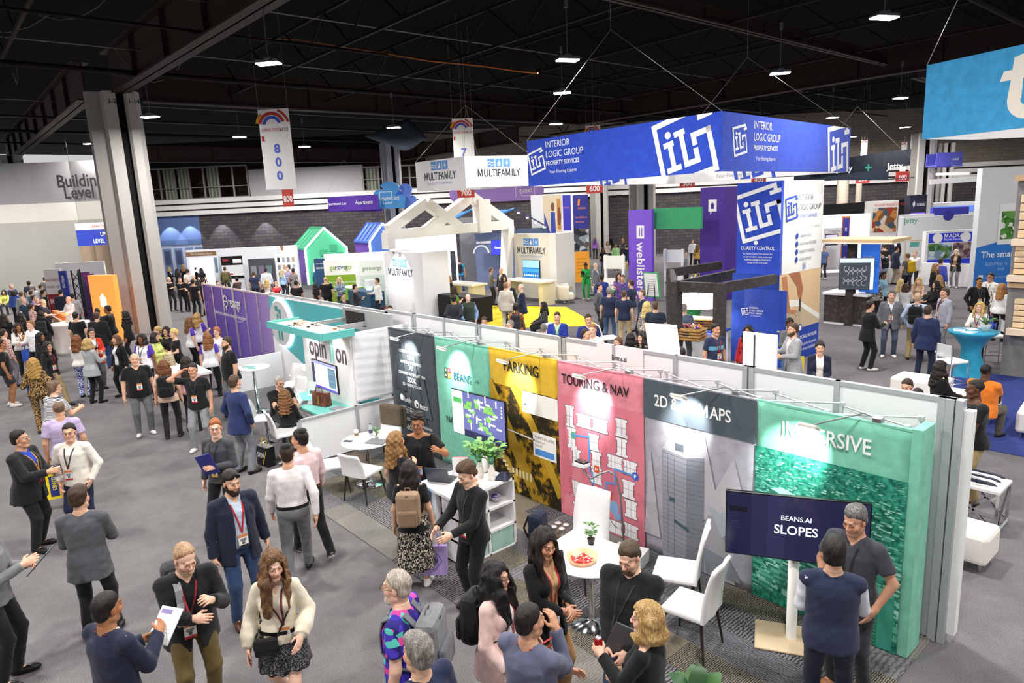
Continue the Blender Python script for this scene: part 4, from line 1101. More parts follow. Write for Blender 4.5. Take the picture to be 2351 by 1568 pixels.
# the mapping company's booth: printed fabric panels on pop-up frames
WALL_Y,PAN_Y=6.9,6.36
WHITE=plain('#f1f1f2',.55);WHITEG=plain('#eceef0',.3);PANELW=plain('#f3f3f6',.5);GREYA=plain('#b9bbc0',.45,.25);BLACKP=plain('#0f0f11',.35);CHR=CHROME()
XE=[-11.0,-9.49,-8.02,-6.52,-5.03,-3.55,-2.07]
PH=2.235
def panel(i,label,base_mats):
 x0,x1=XE[i],XE[i+1]
 r=empty('fabric_banner',(x0,PAN_Y,0),0,label,'display panel','printed fabric panels along the white wall')
 nx,nz=14,20;vs=[];fs=[];W=x1-x0
 rs=random.Random(i)
 for j in range(nz+1):
  for k in range(nx+1):
   u,w=k/nx,j/nz;sag=-.012*math.sin(u*math.pi)*(1 if j==nz else 0)
   vs.append((W*u,.004*math.sin(9*u+i)+.003*math.sin(13*w+2*i),.02+(PH-.02)*w+sag))
 fs=[(j*(nx+1)+k,j*(nx+1)+k+1,(j+1)*(nx+1)+k+1,(j+1)*(nx+1)+k) for j in range(nz) for k in range(nx)]
 m=MB();m.add(vs,fs,base_mats,True);o=m.build('fabric',r);sm=o.modifiers.new('s','SOLIDIFY');sm.thickness=.012;sm.offset=-1
 h=MB();h.box((0,-.004,PH-.012),(W,.035,PH+.012),base_mats);h.build('top_hem',r)
 F=Flat((0,-.012,0),(1,0,0),(0,0,1),.002);F.clip=(0,.02,W,PH);return r,F,W
def tri_facets(F,W,c1,c2,n=5,seed=1,z1=PH):
 rs=random.Random(seed)
 for k in range(n):
  x=rs.uniform(0,W*.8);w=rs.uniform(.3,.7);z=rs.uniform(0,z1*.5);h=rs.uniform(.7,1.2)
  F.poly([(max(0,x-w*.5),z),(min(W,x+w*.6),z),(min(W,x+w*.2),min(z1,z+h))],c1 if k%2 else c2,.0003*k)
WT,BT=plain('#f4f4f4',.7),plain('#16181b',.7)
r,F,W=panel(0,'slate grey display panel listing mapped counts and client logos',fabric('#3f484f',.6))
tri_facets(F,W,plain('#4a545b',.85),plain('#363e45',.85),6,3)
for s,x,z,sz,b in (('150K',.72,1.92,.13,.012),('COMMUNITIES MAPPED',.72,1.84,.075,.004),('15M',.73,1.72,.13,.012),('APARTMENTS MAPPED',.73,1.64,.075,.004),('3B',.72,1.53,.14,.012),('DELIVERIES IN THE LAST YEAR',.74,1.43,.075,.004),('200K',.73,1.30,.14,.012),('SELF GUIDED TOURS',.72,1.22,.075,.004)):
 F.text(s,x,z,sz,WT,'CENTER',b,.004,sx=.88 if sz<.1 else 1)
F.text('Rently',.38,.90,.14,WT,'LEFT',.006,.004,sx=.8);F.poly([(.28,.92),(.34,.90),(.40,.92),(.40,1.0),(.34,1.04),(.28,1.0)],WT,.004)
F.disc(.83,.92,.075,WT,.004);F.disc(.85,.90,.035,plain('#3f484f'),.005);F.text('fetch',.93,.86,.13,WT,'LEFT',.008,.004)
F.line([(.30,.70),(.72,.70),(.72,.80),(.30,.80)],.008,WT,.004,True);F.text('GREYSTAR',.32,.72,.075,WT,'LEFT',.003,.004)
F.text('instacart',.36,.55,.11,WT,'LEFT',.006,.004);F.text('+',.28,.55,.12,WT,'LEFT',.02,.004);F.text('FedEx',.33,.37,.19,WT,'LEFT',.014,.004);F.text('DOORDASH',.95,.50,.06,WT,'LEFT',.004,.004)
F.build('print',r)
r,F,W=panel(1,'mint green display panel with a four square logo behind the tall screen',fabric('#78c3a9',.6))
for k,(c,dx,dz) in enumerate((('#1f7d4f',0,.09),('#d8405a',.09,.09),('#23262b',0,0),('#e8b32e',.09,0))):F.rect(.27+dx,1.58+dz,.355+dx,1.665+dz,plain(c,.6),.004);F.disc(.3125+dx,1.6225+dz,.022,WT,.005,12)
F.text('BEANS',.52,1.58,.185,plain('#1d4a63',.6),'LEFT',.004,.004,sx=.86);F.text('.AI',1.10,1.615,.09,plain('#1d4a63',.6),'LEFT',.002,.004)
F.text('NAV',.23,.79,.16,BT,'LEFT',.008,.004);F.text('IGATION',.56,.79,.16,BT,'LEFT',.008,.004);F.build('print',r)
t=NT('aerial_ochre');v=t.coord('Object');n1=t.n('TexNoise',i_Scale=9.0,i_Detail=9.0,i_Roughness=.72,i_Vector=v);n2=t.n('TexNoise',i_Scale=2.2,i_Detail=2.0,i_Vector=v)
mx=t.n('Math',operation='MULTIPLY_ADD',i_0=n2.outputs[0],i_1=.9,i_2=n1.outputs[0])
t.base(t.ramp(mx.outputs[0],[(.60,srgb('#c19a24')),(.86,srgb('#a97f18')),(.93,srgb('#5d4a17')),(1.1,srgb('#2a2415'))]));t.set(.85,0,.2)
r,F,W=panel(2,'yellow parking display panel with a tinted aerial view',fabric('#dcb32f',.6))
F.rect(0,.02,W,1.70,t.m,.001)
rd,rd2=plain('#b38f22',.85),plain('#cda832',.85)
F.line([(.02,1.62),(.35,1.1),(.55,.75),(.9,.2),(1.0,.05)],.22,rd,.002);F.line([(.10,1.65),(.42,1.12),(.62,.78),(.97,.22),(1.08,.05)],.03,rd2,.003);F.line([(.6,1.68),(.95,1.2),(1.25,.7),(1.47,.3)],.15,rd,.002);F.line([(0,.72),(.35,.5),(.6,.1)],.10,rd2,.002)
for k in range(7):F.rect(.08+.05*k,.62-.055*k,.17+.05*k,.665-.055*k,plain('#e6d9a6',.8),.004)
for k in range(6):F.rect(.45+.08*k,.30,.50+.08*k,.42,plain('#e2d49a',.8),.004)
for k in range(12):F.rect(.1+.1*k,.12,.16+.1*k,.2,plain('#6d551a',.8),.004)
F.line([(.36,1.02),(.98,.98)],.02,WT,.004)
F.rect(.76,1.37,W,1.69,plain('#f1efe6',.7),.004);F.rect(.76,1.60,W,1.69,plain('#b2891c',.7),.005);F.disc(.82,1.645,.018,WT,.006,12);F.text('All',.88,1.625,.06,WT,l=.006)
for s,z,c in (('Carport Parking',1.55,'#e8c84a'),('Premier Parking',1.475,'#333'),('Standard Parking',1.40,'#dca63a')):F.disc(.82,z+.02,.017,plain(c,.6),.006,12);F.text(s,.88,z,.068,plain('#6b6a66',.6),l=.006)
F.rect(.96,.74,1.44,1.11,plain('#f3f1ea',.7),.004);F.text('PARKING #205',1.0,1.02,.062,BT,bold=.004,l=.006);F.text('PREMIUM',1.0,.955,.05,plain('#555'),l=.006);F.text('$20.00',1.0,.895,.055,plain('#444'),l=.006)
F.rect(1.0,.77,1.40,.865,plain('#4c8fd6',.6),.006);F.text('RESERVE MY SPOT',1.2,.80,.048,WT,'CENTER',.002,.008)
F.text('PARKING',.35,1.94,.235,BT,bold=.014,l=.004,sx=.80);F.build('print',r)
r,F,W=panel(3,'pink touring display panel with white building plans and a blue route',fabric('#de8795',.6))
F.rect(0,0.02,W,1.78,plain('#d67888',.85),.0005);tri_facets(F,W,plain('#da8391',.85),plain('#cf6f81',.85),5,8,1.7)
wp,ol,rt=plain('#ecebee',.8),plain('#4a3a44',.8),plain('#5b96dc',.7)
def plan(x,z,w,h):
 e=.014
 pts=[(x-e,z-e),(x+w+e,z-e),(x+w+e,z+.03),(x+w-.01,z+.03),(x+w-.01,z+h-.03),(x+w+e,z+h-.03),(x+w+e,z+h+e),(x-e,z+h+e),(x-e,z+h-.03),(x+.01,z+h-.03),(x+.01,z+.03),(x-e,z+.03)]
 F.poly(pts,wp,.002);F.line(pts,.006,ol,.003,True)
 if w<h:F.line([(x+w/2,z),(x+w/2,z+h)],.004,ol,.003);F.line([(x,z+h/2),(x+w,z+h/2)],.004,ol,.003)
 else:F.line([(x,z+h/2),(x+w,z+h/2)],.004,ol,.003);F.line([(x+w/2,z),(x+w/2,z+h)],.004,ol,.003);F.line([(x+w/4,z),(x+w/4,z+h)],.004,ol,.003)
for q in ((.15,1.36,.15,.28),(.36,1.40,.26,.17),(.64,1.40,.26,.17),(1.05,1.42,.17,.22),(.18,1.06,.15,.27),(1.05,1.16,.17,.22),(.57,1.12,.17,.21),(.61,.86,.17,.23),(.25,.80,.15,.24),(.62,.66,.16,.17),(.90,.96,.24,.16),(1.16,.94,.22,.17),(1.14,.62,.19,.22),(1.18,.36,.19,.22),(.66,.33,.18,.2),(.68,.08,.17,.2),(.90,.06,.22,.15),(1.16,.08,.22,.17),(.2,.35,.16,.22),(.25,.05,.16,.2)):plan(*q)
F.line([(.27,1.24),(.57,1.28),(.57,.80),(.62,.78),(.62,.60),(.86,.52),(.86,.72),(1.02,.74),(1.02,.95),(1.35,.94)],.028,rt,.005)
F.disc(.29,1.24,.05,plain('#4fae83',.6),.006);F.disc(1.35,.94,.055,plain('#3f5fc4',.6),.006);F.text('P',1.35,.91,.08,WT,'CENTER',.004,.008);F.disc(.61,.68,.045,rt,.006);F.disc(.61,.68,.028,WT,.007)
for x,z in ((.70,.86),(.92,.56)):F.rect(x-.045,z-.05,x+.045,z+.05,plain('#d8562e',.6),.006);F.rect(x-.02,z-.008,x+.02,z+.008,WT,.007);F.rect(x-.026,z-.02,x-.014,z+.02,WT,.007);F.rect(x+.014,z-.02,x+.026,z+.02,WT,.007)
F.disc(1.0,.40,.075,plain('#7ea5cf',.7),.004,24,.10);F.disc(1.05,.30,.06,plain('#7ea5cf',.7),.0045)
F.text('TOURING & NAV',.09,1.95,.19,BT,bold=.012,l=.004,sx=.80);F.build('print',r)
r,F,W=panel(4,'slate and grey maps display panel with a drawn tower block',fabric('#a2a1ab',.6))
F.rect(0,1.76,W,PH,plain('#4c575f',.85),.001);tri_facets(F,W,plain('#98979f',.85),plain('#aeacb4',.85),5,5,1.72)
F.poly([(.2,1.76),(.62,1.76),(.42,PH)],plain('#56626a',.85),.002);F.poly([(.5,1.76),(1.1,1.76),(1.2,PH),(.9,PH)],plain('#454f57',.85),.0015)
g1,g2,g3,gl=plain('#8d8f99',.85),plain('#767b85',.85),plain('#b3b2b9',.85),plain('#5b626c',.85)
F.poly([(.28,.02),(.62,.02),(.62,1.38),(.28,1.42)],g1,.003);F.poly([(.62,.02),(.86,.02),(.86,1.44),(.62,1.38)],g2,.003);F.poly([(.28,1.42),(.62,1.38),(.86,1.44),(.56,1.55),(.34,1.52)],g3,.003)
for k in range(22):z=.1+k*.06;F.line([(.28,z+.02),(.62,z)],.003,gl,.004);F.line([(.62,z),(.86,z+.03)],.003,gl,.004)
for x in (.36,.45):F.line([(x,.1),(x,1.35)],.006,gl,.004)
F.rect(.46,1.44,.58,1.53,gl,.004);F.rect(.38,.78,.46,.83,plain('#3d5c62',.8),.005);F.poly([(.45,.52),(.66,.46),(.66,.50),(.45,.57)],plain('#3d5c62',.8),.005)
F.poly([(.9,.9),(1.3,.75),(1.1,.55)],plain('#9da6b0',.85),.003);F.poly([(.85,.35),(1.2,.30),(1.35,.08),(.9,.05)],plain('#7b818b',.85),.002)
for k in range(9):F.line([(random.Random(k).uniform(.02,1.3),random.Random(k+9).uniform(.2,1.6)) for _ in (0,)]*1+[(random.Random(k).uniform(.02,1.3)+.1,random.Random(k+9).uniform(.2,1.6)+.03)],.003,gl,.003)
F.text('2D & 3D MAPS',.16,1.93,.20,WT,bold=.012,l=.004,sx=.80);F.build('print',r)
r,F,W=panel(5,'green immersive display panel with a tinted city view, at the wall end',fabric('#7cc6ac',.6))
t=NT('city_ground');v=t.coord('Object');n1=t.n('TexNoise',i_Scale=24.0,i_Detail=6.0,i_Vector=v);t.base(t.ramp(n1.outputs[0],[(.35,srgb('#12594a')),(.55,srgb('#2b8a72')),(.75,srgb('#4aa98e'))]));t.set(.85,0,.2)
F.rect(0,.02,W,1.75,t.m,.001);rs=random.Random(11)
cm=[plain(c,.85) for c in ('#7fc6b0','#58ad96','#419a83','#9bd6c3','#2b7f6b','#1f6a58','#358c77')]
for k in range(1100):
 zz=1.73-1.62*(rs.random()**1.25);s=.35+1.7*((1.75-zz)/1.7)**1.15;x=rs.uniform(-.02,W+.02);w,d,h=rs.uniform(.03,.085)*s,rs.uniform(.012,.03)*s,rs.uniform(.008,.02)*s
 sk=-.28*d/.03*.05;x1=min(W,x+w);x=max(0,x)
 if x1-x<.015:continue
 sl=-.10*(x1-x)
 top=[(x,zz),(x1,zz+sl),(min(W,x1+sk+.02),zz+sl+d),(max(0,x+sk+.02),zz+d)];l=.0015+.0035*(1-(zz/1.75))
 F.poly(top,cm[rs.choice((0,1,1,3,2))],l);F.poly([(x,zz-h),(x1,zz+sl-h),(x1,zz+sl),(x,zz)],cm[rs.choice((4,5,6))],l)
F.poly([(.72,.62),(1.30,.50),(1.44,.60),(.95,.74)],cm[1],.006);F.poly([(.90,.05),(1.30,.02),(1.30,.50),(.90,.57)],cm[5],.006);F.poly([(1.30,.02),(1.44,.04),(1.44,.60),(1.30,.50)],cm[6],.006)
for k in range(14):F.line([(.92,.08+.035*k),(1.29,.045+.035*k)],.008,cm[2],.007)
F.poly([(.18,1.32),(.32,1.36),(1.0,1.18),(.86,1.12)],cm[3],.0065);F.poly([(.18,1.28),(.86,1.06),(.86,1.12),(.18,1.32)],cm[5],.0065)
F.text('IMMERSIVE',.28,1.93,.215,WT,bold=.014,l=.008,sx=.82);F.build('print',r)
rt_=MB();rt_.box((W,-.004,.02),(W+.09,.30,PH+.02),fabric('#7cc6ac',.6),.004);rt_.build('side_return',r)
for k in range(3):
 x0,x1=XE[2*k]+.04,XE[2*k+2]-.06
 r=empty('popup_frame',((x0+x1)/2,PAN_Y+.2,0),0,'white scissor frame behind the '+['slate and mint','yellow and pink','grey and green'][k]+' display panels','frame','pop-up frames')
 tb=MB();n=4;xs=[x0+(x1-x0)*i/n for i in range(n+1)];ya,yb=PAN_Y+.06,PAN_Y+.40;al=plain('#d9dadd',.35,.5)
 for z in (2.22,1.5,.78,.06):
  for i in range(n):
   tb.tube([(xs[i],ya,z),(xs[i+1],yb,z+.03)],.009,al,6);tb.tube([(xs[i],yb,z),(xs[i+1],ya,z+.03)],.009,al,6)
 for x in xs:
  for y in (ya,yb):tb.tube([(x,y,0.0),(x,y,2.24)],.010,al,6)
 parented(tb.build('scissor_tubes'),r)
 for x in xs:
  for y in (ya,yb):hb=MB();hb.box((x-.025,y-.025,2.215),(x+.025,y+.025,2.265),al,.005);parented(hb.build('hub'),r)
LH=[(-10.10,2.20),(-8.69,2.21),(-7.2,2.21),(-5.72,2.23),(-4.24,2.24),(-2.80,2.22)]
for k,(x,z) in enumerate(LH):
 r=empty('arm_lamp',(x,PAN_Y+.02,2.24),0,'small silver arm lamp clipped over the '+['slate','mint','yellow','pink','grey maps','green city'][k]+' panel','lamp','clip-on arm lamps')
 a=MB();al=METAL();cx=x+.42;a.tube([(cx,PAN_Y+.05,2.27),(cx-.1,PAN_Y-.02,2.32),(x+.02,5.96,z+.016)],.008,al,6);a.box((cx-.03,PAN_Y+.0,2.235),(cx+.05,PAN_Y+.08,2.29),al,.006);parented(a.build('arm'),r)
 h=MB();M_=Matrix.Translation((x,5.95,z))@Matrix.Rotation(math.radians(-28),4,'X');hm=plain('#cfcac2',.4)
 h.box((-.085,-.055,-.018),(.085,.055,.018),hm,.012,M_);parented(h.build('lamp_head'),r)
 g=MB();g.box((-.07,-.04,-.022),(.07,.04,-.0185),plain('#fffaf0',.3,0,.4,9.0),0,M_);parented(g.build('lens'),r)
 hot=[(-10.28,1.80),(-8.80,1.80),(-7.28,1.80),(-5.83,1.80),(-4.38,1.84),(-3.08,1.78)][k]
 spot_light('arm_lamp_light',(x,5.93,z-.04),(hot[0],PAN_Y,hot[1]),120,64,.75,(1,.98,.96),.03)
def hard_wall(name,label,x0,x1,y,h,mat,step=1.0,doubles=(),post=GREYA,thick=.03):
 r=empty(name,(x0,y,0),0,label,'wall')
 n=max(1,round((x1-x0)/step));xs=[x0+(x1-x0)*i/n for i in range(n+1)]
 for i in range(n):
  p=MB();p.box((xs[i]+.02,y-thick/2,.04),(xs[i+1]-.02,y+thick/2,h-.04),mat);parented(p.build('wall_panel'),r)
 for i,x in enumerate(xs):
  q=MB();w=.07 if i in doubles else.028
  q.box((x-w,y-.035,0),(x+w,y+.035,h),post)
  if i in doubles:q.box((x-.008,y-.038,0),(x+.008,y+.038,h),plain('#6f7176',.5,.4))
  parented(q.build('post'),r)
 q=MB();q.box((x0,y-.03,h-.045),(x1,y+.03,h),post);parented(q.build('rail'),r)
 return r
hard_wall('exhibit_wall','long white panel wall with aluminium posts behind the colour panels',-11.9,-1.97,WALL_Y,2.44,PANELW,.99,(1,3,5,8,10))
r=hard_wall('exhibit_wall','white panel wall behind the stand with the round figure sign',-17.9,-11.9,WALL_Y,2.40,PANELW,1.0)
e=empty('wall_end_post',(-1.9,WALL_Y,0),0,'aluminium corner post with white side panel at the wall end','post')
q=MB();q.box((-1.97,WALL_Y-.06,0),(-1.90,WALL_Y+.05,2.44),GREYA);q.box((-1.89,WALL_Y-.05,0),(-1.83,WALL_Y+.05,2.44),GREYA);q.box((-1.90,WALL_Y-.03,0),(-1.89,WALL_Y+.03,2.44),plain('#5f6166',.5));parented(q.build('post'),e)
q=MB();q.box((-1.83,WALL_Y+.0,.1),(-1.76,WALL_Y+.10,2.34),WHITE);parented(q.build('side_panel'),e)
sgn=empty('paper_sign',(-5.95,WALL_Y-.03,2.0),0,'white card name sign hung on the panel wall above the pink panel','sign')
q=MB();q.box((-6.25,WALL_Y-.032,1.98),(-5.45,WALL_Y-.022,2.44),WHITE);parented(q.build('card'),sgn);F=Flat((-6.25,WALL_Y-.034,1.98),(1,0,0),(0,0,1),.001);F.text('Beans.ai',.40,.26,.11,BT,'CENTER',.006,.001,sx=.75);parented(F.build('lettering'),sgn)
r=empty('low_partition',(-11.15,5.5,0),0,'waist-high white partition with grey posts beside the slate panel','partition')
for y0,y1 in ((4.55,5.62),(5.66,6.62)):
 q=MB();q.box((-11.165,y0,.04),(-11.135,y1,.83),PANELW);parented(q.build('partition_panel'),r)
for y in (4.53,5.64,6.64):
 q=MB();q.box((-11.185,y-.03,0),(-11.115,y+.03,.86),GREYA);parented(q.build('post'),r)
q=MB();q.box((-11.18,4.5,.82),(-11.12,6.66,.86),GREYA);parented(q.build('rail'),r)
def tile_mat(c1,c2,freq,axis,c3=None):
 t=NT('carpet_tile');v=t.coord('Object');w=t.n('TexWave',wave_type='BANDS',bands_direction=axis,i_Scale=freq,i_Distortion=5.0,i_Vector=v);w.inputs['Detail'].default_value=4.0;w.inputs['Detail Scale'].default_value=3.0
 n=t.n('TexNoise',i_Scale=160.0,i_Detail=2.0,i_Vector=v);a=t.n('Math',operation='MULTIPLY_ADD',i_0=n.outputs[0],i_1=.5,i_2=w.outputs['Fac'])
 st=[(.3,srgb(c1)),(.75,srgb(c2))]+([(1.05,srgb(c3))] if c3 else []);t.base(t.ramp(a.outputs[0],st));t.set(.95,0,.1);t.bump(n.outputs[0],.4,.006);return t.m
TM_=[tile_mat('#2c2b2e','#5d5c60',9,'X','#77767a'),tile_mat('#6a6256','#857b6c',14,'Y','#948a7a'),tile_mat('#38373b','#6b6a70',12,'Y'),tile_mat('#57565b','#7a797e',6,'X'),tile_mat('#2e333f','#5a6378',10,'Y','#8a8272'),tile_mat('#302f31','#4a494c',16,'X','#8d8672'),tile_mat('#6f6c68','#84817b',10,'X'),tile_mat('#4b433d','#6b5f53',11,'Y')]
cp=MB();rs=random.Random(21);y=3.9
while y<6.85:
 x=-11.1-rs.uniform(0,.8);y1=min(6.87,y+.42)
 while x<-1.95:
  w=rs.choice((.5,.9,1.0,1.1,1.3));a,b=max(-11.1,x),min(-1.93,x+w)
  if b-a>.03:cp.box((a,y,0),(b,y1,.012),TM_[rs.choice((0,0,0,1,2,2,2,3,3,4,5,5,6,7,3))])
  x+=w
 y=y1
for i in range(3):pass
set_props(cp.build('booth_carpet'),'patchwork striped carpet tiles under the colour panel booth','carpet')
# purple stand and the round-figure stand
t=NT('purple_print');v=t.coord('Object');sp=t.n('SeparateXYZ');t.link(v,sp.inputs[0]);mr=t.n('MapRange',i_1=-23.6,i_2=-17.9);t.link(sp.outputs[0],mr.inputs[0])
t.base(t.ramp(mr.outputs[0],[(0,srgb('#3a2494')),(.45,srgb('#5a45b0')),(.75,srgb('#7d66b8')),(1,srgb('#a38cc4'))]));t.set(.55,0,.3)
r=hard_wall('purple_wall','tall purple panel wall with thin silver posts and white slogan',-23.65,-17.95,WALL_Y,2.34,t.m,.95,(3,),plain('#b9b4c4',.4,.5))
F=Flat((-23.65,WALL_Y-.04,0),(1,0,0),(0,0,1),.004);F.arc(2.15,1.90,.17,.05,0,360,WT,n=28);F.poly([(2.10,1.74),(2.22,1.74),(2.16,1.60)],WT);F.rect(2.02,1.88,2.28,1.92,WT);F.text('respage',2.40,1.76,.46,WT,bold=.008,sx=.72)
F.text("Multifamily's most comprehensive marketing and AI leasing platform",.95,1.44,.165,WT,bold=.002,sx=.62);F.arc(3.2,2.2,.85,.02,250,300,plain('#c9bfe8'),n=10);parented(F.build('lettering'),r)
r=empty('figure_sign_wall',(-15.8,6.85,0),0,'teal graphic wall with a glowing round sign of two figures','display wall')
TEAL=plain('#4fb0b6',.6);q=MB();q.box((-17.9,6.83,.02),(-12.4,6.862,2.32),WHITE);parented(q.build('panel'),r)
F=Flat((-17.9,6.828,0),(1,0,0),(0,0,1),.001);cur=[(0,2.3),(0,1.25)]+[(5.5*i/12,1.25-1.05*math.sin(min(1,i/10)*1.35)) for i in range(13)]+[(5.5,2.3)]
F.poly(cur,TEAL);parented(F.build('teal_print'),r)
rc=MB();cx,cz=-17.12,1.66;ring=lambda rr,y:[(cx+rr*1.08*math.cos(2*math.pi*i/40),y,cz+rr*math.sin(2*math.pi*i/40)) for i in range(40)]
rc.prism(ring(.58,6.74),(0,.05,0),plain('#cfd0d2',.5));parented(rc.build('disc'),r)
ha=MB();ha.prism(ring(.65,6.80),(0,.02,0),plain('#e8fbff',.4,0,.4,5.0));parented(ha.build('halo_light'),r)
F=Flat((cx,6.738,cz),(1,0,0),(0,0,1),.002);tg=plain('#3f9a94',.6)
for dx in (-.09,.09):F.disc(dx*.9,.19,.06,tg);F.rect(dx-.075,-.16,dx+.075,.12,tg);F.rect(dx-.05,-.45,dx+.05,-.14,tg)
F.rect(-.22,.31,-.03,.45,tg);F.rect(-.01,.25,.15,.38,tg);parented(F.build('figures'),r)
r=empty('lettered_stand_front',(-12.25,5.7,0),0,'white stand front with big grey and aqua lettering and a wall screen','display wall')
q=MB();q.box((-13.3,5.68,0),(-11.22,5.74,2.20),plain('#eeeaea',.5));parented(q.build('front_panel'),r)
F=Flat((-13.3,5.68,0),(1,0,0),(0,0,1),.002);gk=plain('#5d4f58',.6);tl=plain('#8fd6cf',.6)
F.text('opin',.28,1.60,.56,gk,bold=.022,sx=.78);F.text('on',1.44,1.60,.56,gk,bold=.022,sx=.78)
for x in (1.22,1.34):F.rect(x-.035,1.54,x+.035,1.86,tl);F.disc(x,1.92,.04,tl)
F.rect(1.16,1.98,1.24,2.05,tl);F.rect(1.27,1.94,1.36,2.01,tl);parented(F.build('lettering'),r)
q=MB();n=26;vs=[]
for j in range(n+1):
 for i in range(15):vs.append((-11.2+.005*math.sin(j*1.9+i*.35)+.008*math.sin(i*1.3),5.70+1.17*i/14,.9+1.32*j/n))
q.add(vs,[(j*15+i,j*15+i+1,(j+1)*15+i+1,(j+1)*15+i) for j in range(n) for i in range(14)],plain('#e6e6ea',.7),True);o=q.build('side_cloth');o.modifiers.new('s','SOLIDIFY').thickness=.01;parented(o,r)
q=MB();q.box((-13.25,6.6,2.0),(-11.3,6.66,2.42),ALU());q.box((-13.1,6.59,2.08),(-12.3,6.6,2.36),plain('#1d1b1a',.6));q.box((-13.2,5.75,2.12),(-13.14,6.6,2.2),ALU());q.box((-12.3,5.75,2.12),(-12.24,6.6,2.2),ALU());q.box((-11.3,5.75,2.12),(-11.24,6.6,2.2),ALU());parented(q.build('top_frame'),r)
r=empty('canopy',(-12.25,5.4,2.2),0,'teal edged plywood canopy with loose wiring over the lettered front','canopy')
q=MB();q.box((-13.45,5.10,2.22),(-11.12,5.72,2.26),plain('#e6d3b4',.6));parented(q.build('board'),r);q=MB();te=plain('#5fb8b4',.5)
q.box((-13.5,5.05,2.18),(-11.08,5.10,2.31),te);q.box((-11.12,5.10,2.18),(-11.07,5.72,2.31),te);q.box((-13.5,5.10,2.18),(-13.45,5.72,2.31),te);parented(q.build('teal_edge'),r)
q=MB();rs=random.Random(2)
for k in range(9):a=Vector((rs.uniform(-13.2,-11.5),rs.uniform(5.2,5.6),2.275));q.tube([a,a+Vector((.12,.05,.03)),a+Vector((.22,-.04,0)),a+Vector((.3,.05,.01))],.006,plain(rs.choice(('#222','#eee','#d87a3a')),.5),5);q.box(tuple(a-Vector((.03,.02,.015))),tuple(a+Vector((.03,.02,.012))),plain(rs.choice(('#222','#eee')),.5))
parented(q.build('wiring'),r)
for x in (-12.8,-11.7):spot_light('canopy_light',(x,5.35,2.17),(x,5.68,1.6),16,110,.9)
r=empty('desk',(-12.1,5.35,0),0,'teal topped desk below the wall screen of the lettered stand','desk')
q=MB();q.box((-13.2,5.02,.74),(-11.3,5.68,.78),plain('#6fc8bd',.45),.005);parented(q.build('desk_top'),r);q=MB();q.box((-13.1,5.12,0),(-11.4,5.16,.74),WHITE);q.box((-13.15,5.1,.60),(-11.33,5.68,.735),WHITE);parented(q.build('desk_body'),r)
def screen(name,label,c,right,up,w,h,paint,depth=.045,group=None,rim=.012,parent=None,emit=1.3):
 """A flat display: housing, glowing picture; paint(F, w, h) draws the picture."""
 right,up=Vector(right).normalized(),Vector(up).normalized();nrm_=right.cross(up)
 r=parent or empty(name,c,0,label,'screen',group);c=Vector(c)
 M_=Matrix(((right.x,up.x,nrm_.x,c.x),(right.y,up.y,nrm_.y,c.y),(right.z,up.z,nrm_.z,c.z),(0,0,0,1)))
 b=MB();b.box((-w/2-rim,-h/2-rim,-depth),(w/2+rim,h/2+rim,0),BLACKP,.006,M_);o=b.build('housing');parented(o,r)
 F=Flat(c-right*w/2-up*h/2,right,up,.001);paint(F,w,h);o=F.build('picture');parented(o,r)
 return r
def EM(c,e=1.3):return plain(c,.25,0,.5,e)
def ui_picture(bg='#e9e9f2',side='#3a3f55',bar='#5a3fb0'):
 def f(F,w,h):
  F.rect(0,0,w,h,EM(bg,.75));F.rect(0,0,w*.12,h,EM(side,.6),.0005);F.rect(0,0,w,h*.08,EM(bar,.8),.001);F.rect(0,h*.9,w,h,EM('#8d92c4',.7),.001)
  F.rect(w*.16,h*.18,w*.62,h*.82,EM('#ffffff',.9),.001);F.rect(w*.68,h*.14,w*.97,h*.86,EM('#5f7f93',.6),.001)
  for k in range(7):F.rect(w*.19,h*(.25+.08*k),w*(.35+.15*((k*7)%3)/3),h*(.262+.08*k),EM('#b9bcc8',.7),.002);F.rect(w*.70,h*(.2+.09*k),w*.94,h*(.215+.09*k),EM('#8fa9b8',.7),.002)
 return f
screen('wall_screen','wall screen with a pale dashboard on the lettered stand front',(-12.38,5.645,1.23),(1,0,0),(0,0,1),1.06,.54,ui_picture())
# logos
def ilg_logo(F,cx,cy,s,m,w=.13,rot=14):
 c,q=math.cos(math.radians(rot)),math.sin(math.radians(rot));T=lambda p:(cx+s*(p[0]*c-p[1]*q),cy+s*(p[0]*q+p[1]*c))
 L=lambda pts,ww=w:F.line([T(p) for p in pts],s*ww*1.4,m,.002)
 L([(1,.25),(1,-1),(-1,-1),(-1,1),(1,1),(1,.72)]);L([(.78,.72),(1.15,.72)])
 L([(-.52,.28),(-.52,-.55)]);L([(-.72,-.55),(-.32,-.55)]);L([(-.68,.28),(-.45,.28)]);x,y=T((-.52,.58));F.disc(x,y,s*.12,m,.002,14)
 L([(-.02,.5),(-.02,-.55),(.42,-.55),(.42,-.25)]);L([(-.2,.5),(.05,.5)]);L([(1,.25),(.42,.25),(.42,.02)])
def ilg_text(F,x,y,s,m,m2=None):
 F.text('INTERIOR',x,y+s*1.05,s,m,bold=.0,l=.002,sx=.86);F.text('LOGIC GROUP',x,y,s,m,bold=.0,l=.002,sx=.86);F.text('PROPERTY SERVICES',x,y-s*.85,s*.66,m,bold=.012,l=.002,sx=.86);F.text('Your Flooring Experts',x+s*.5,y-s*1.75,s*.52,m2 or m,l=.002,sx=.9,shear=.1)
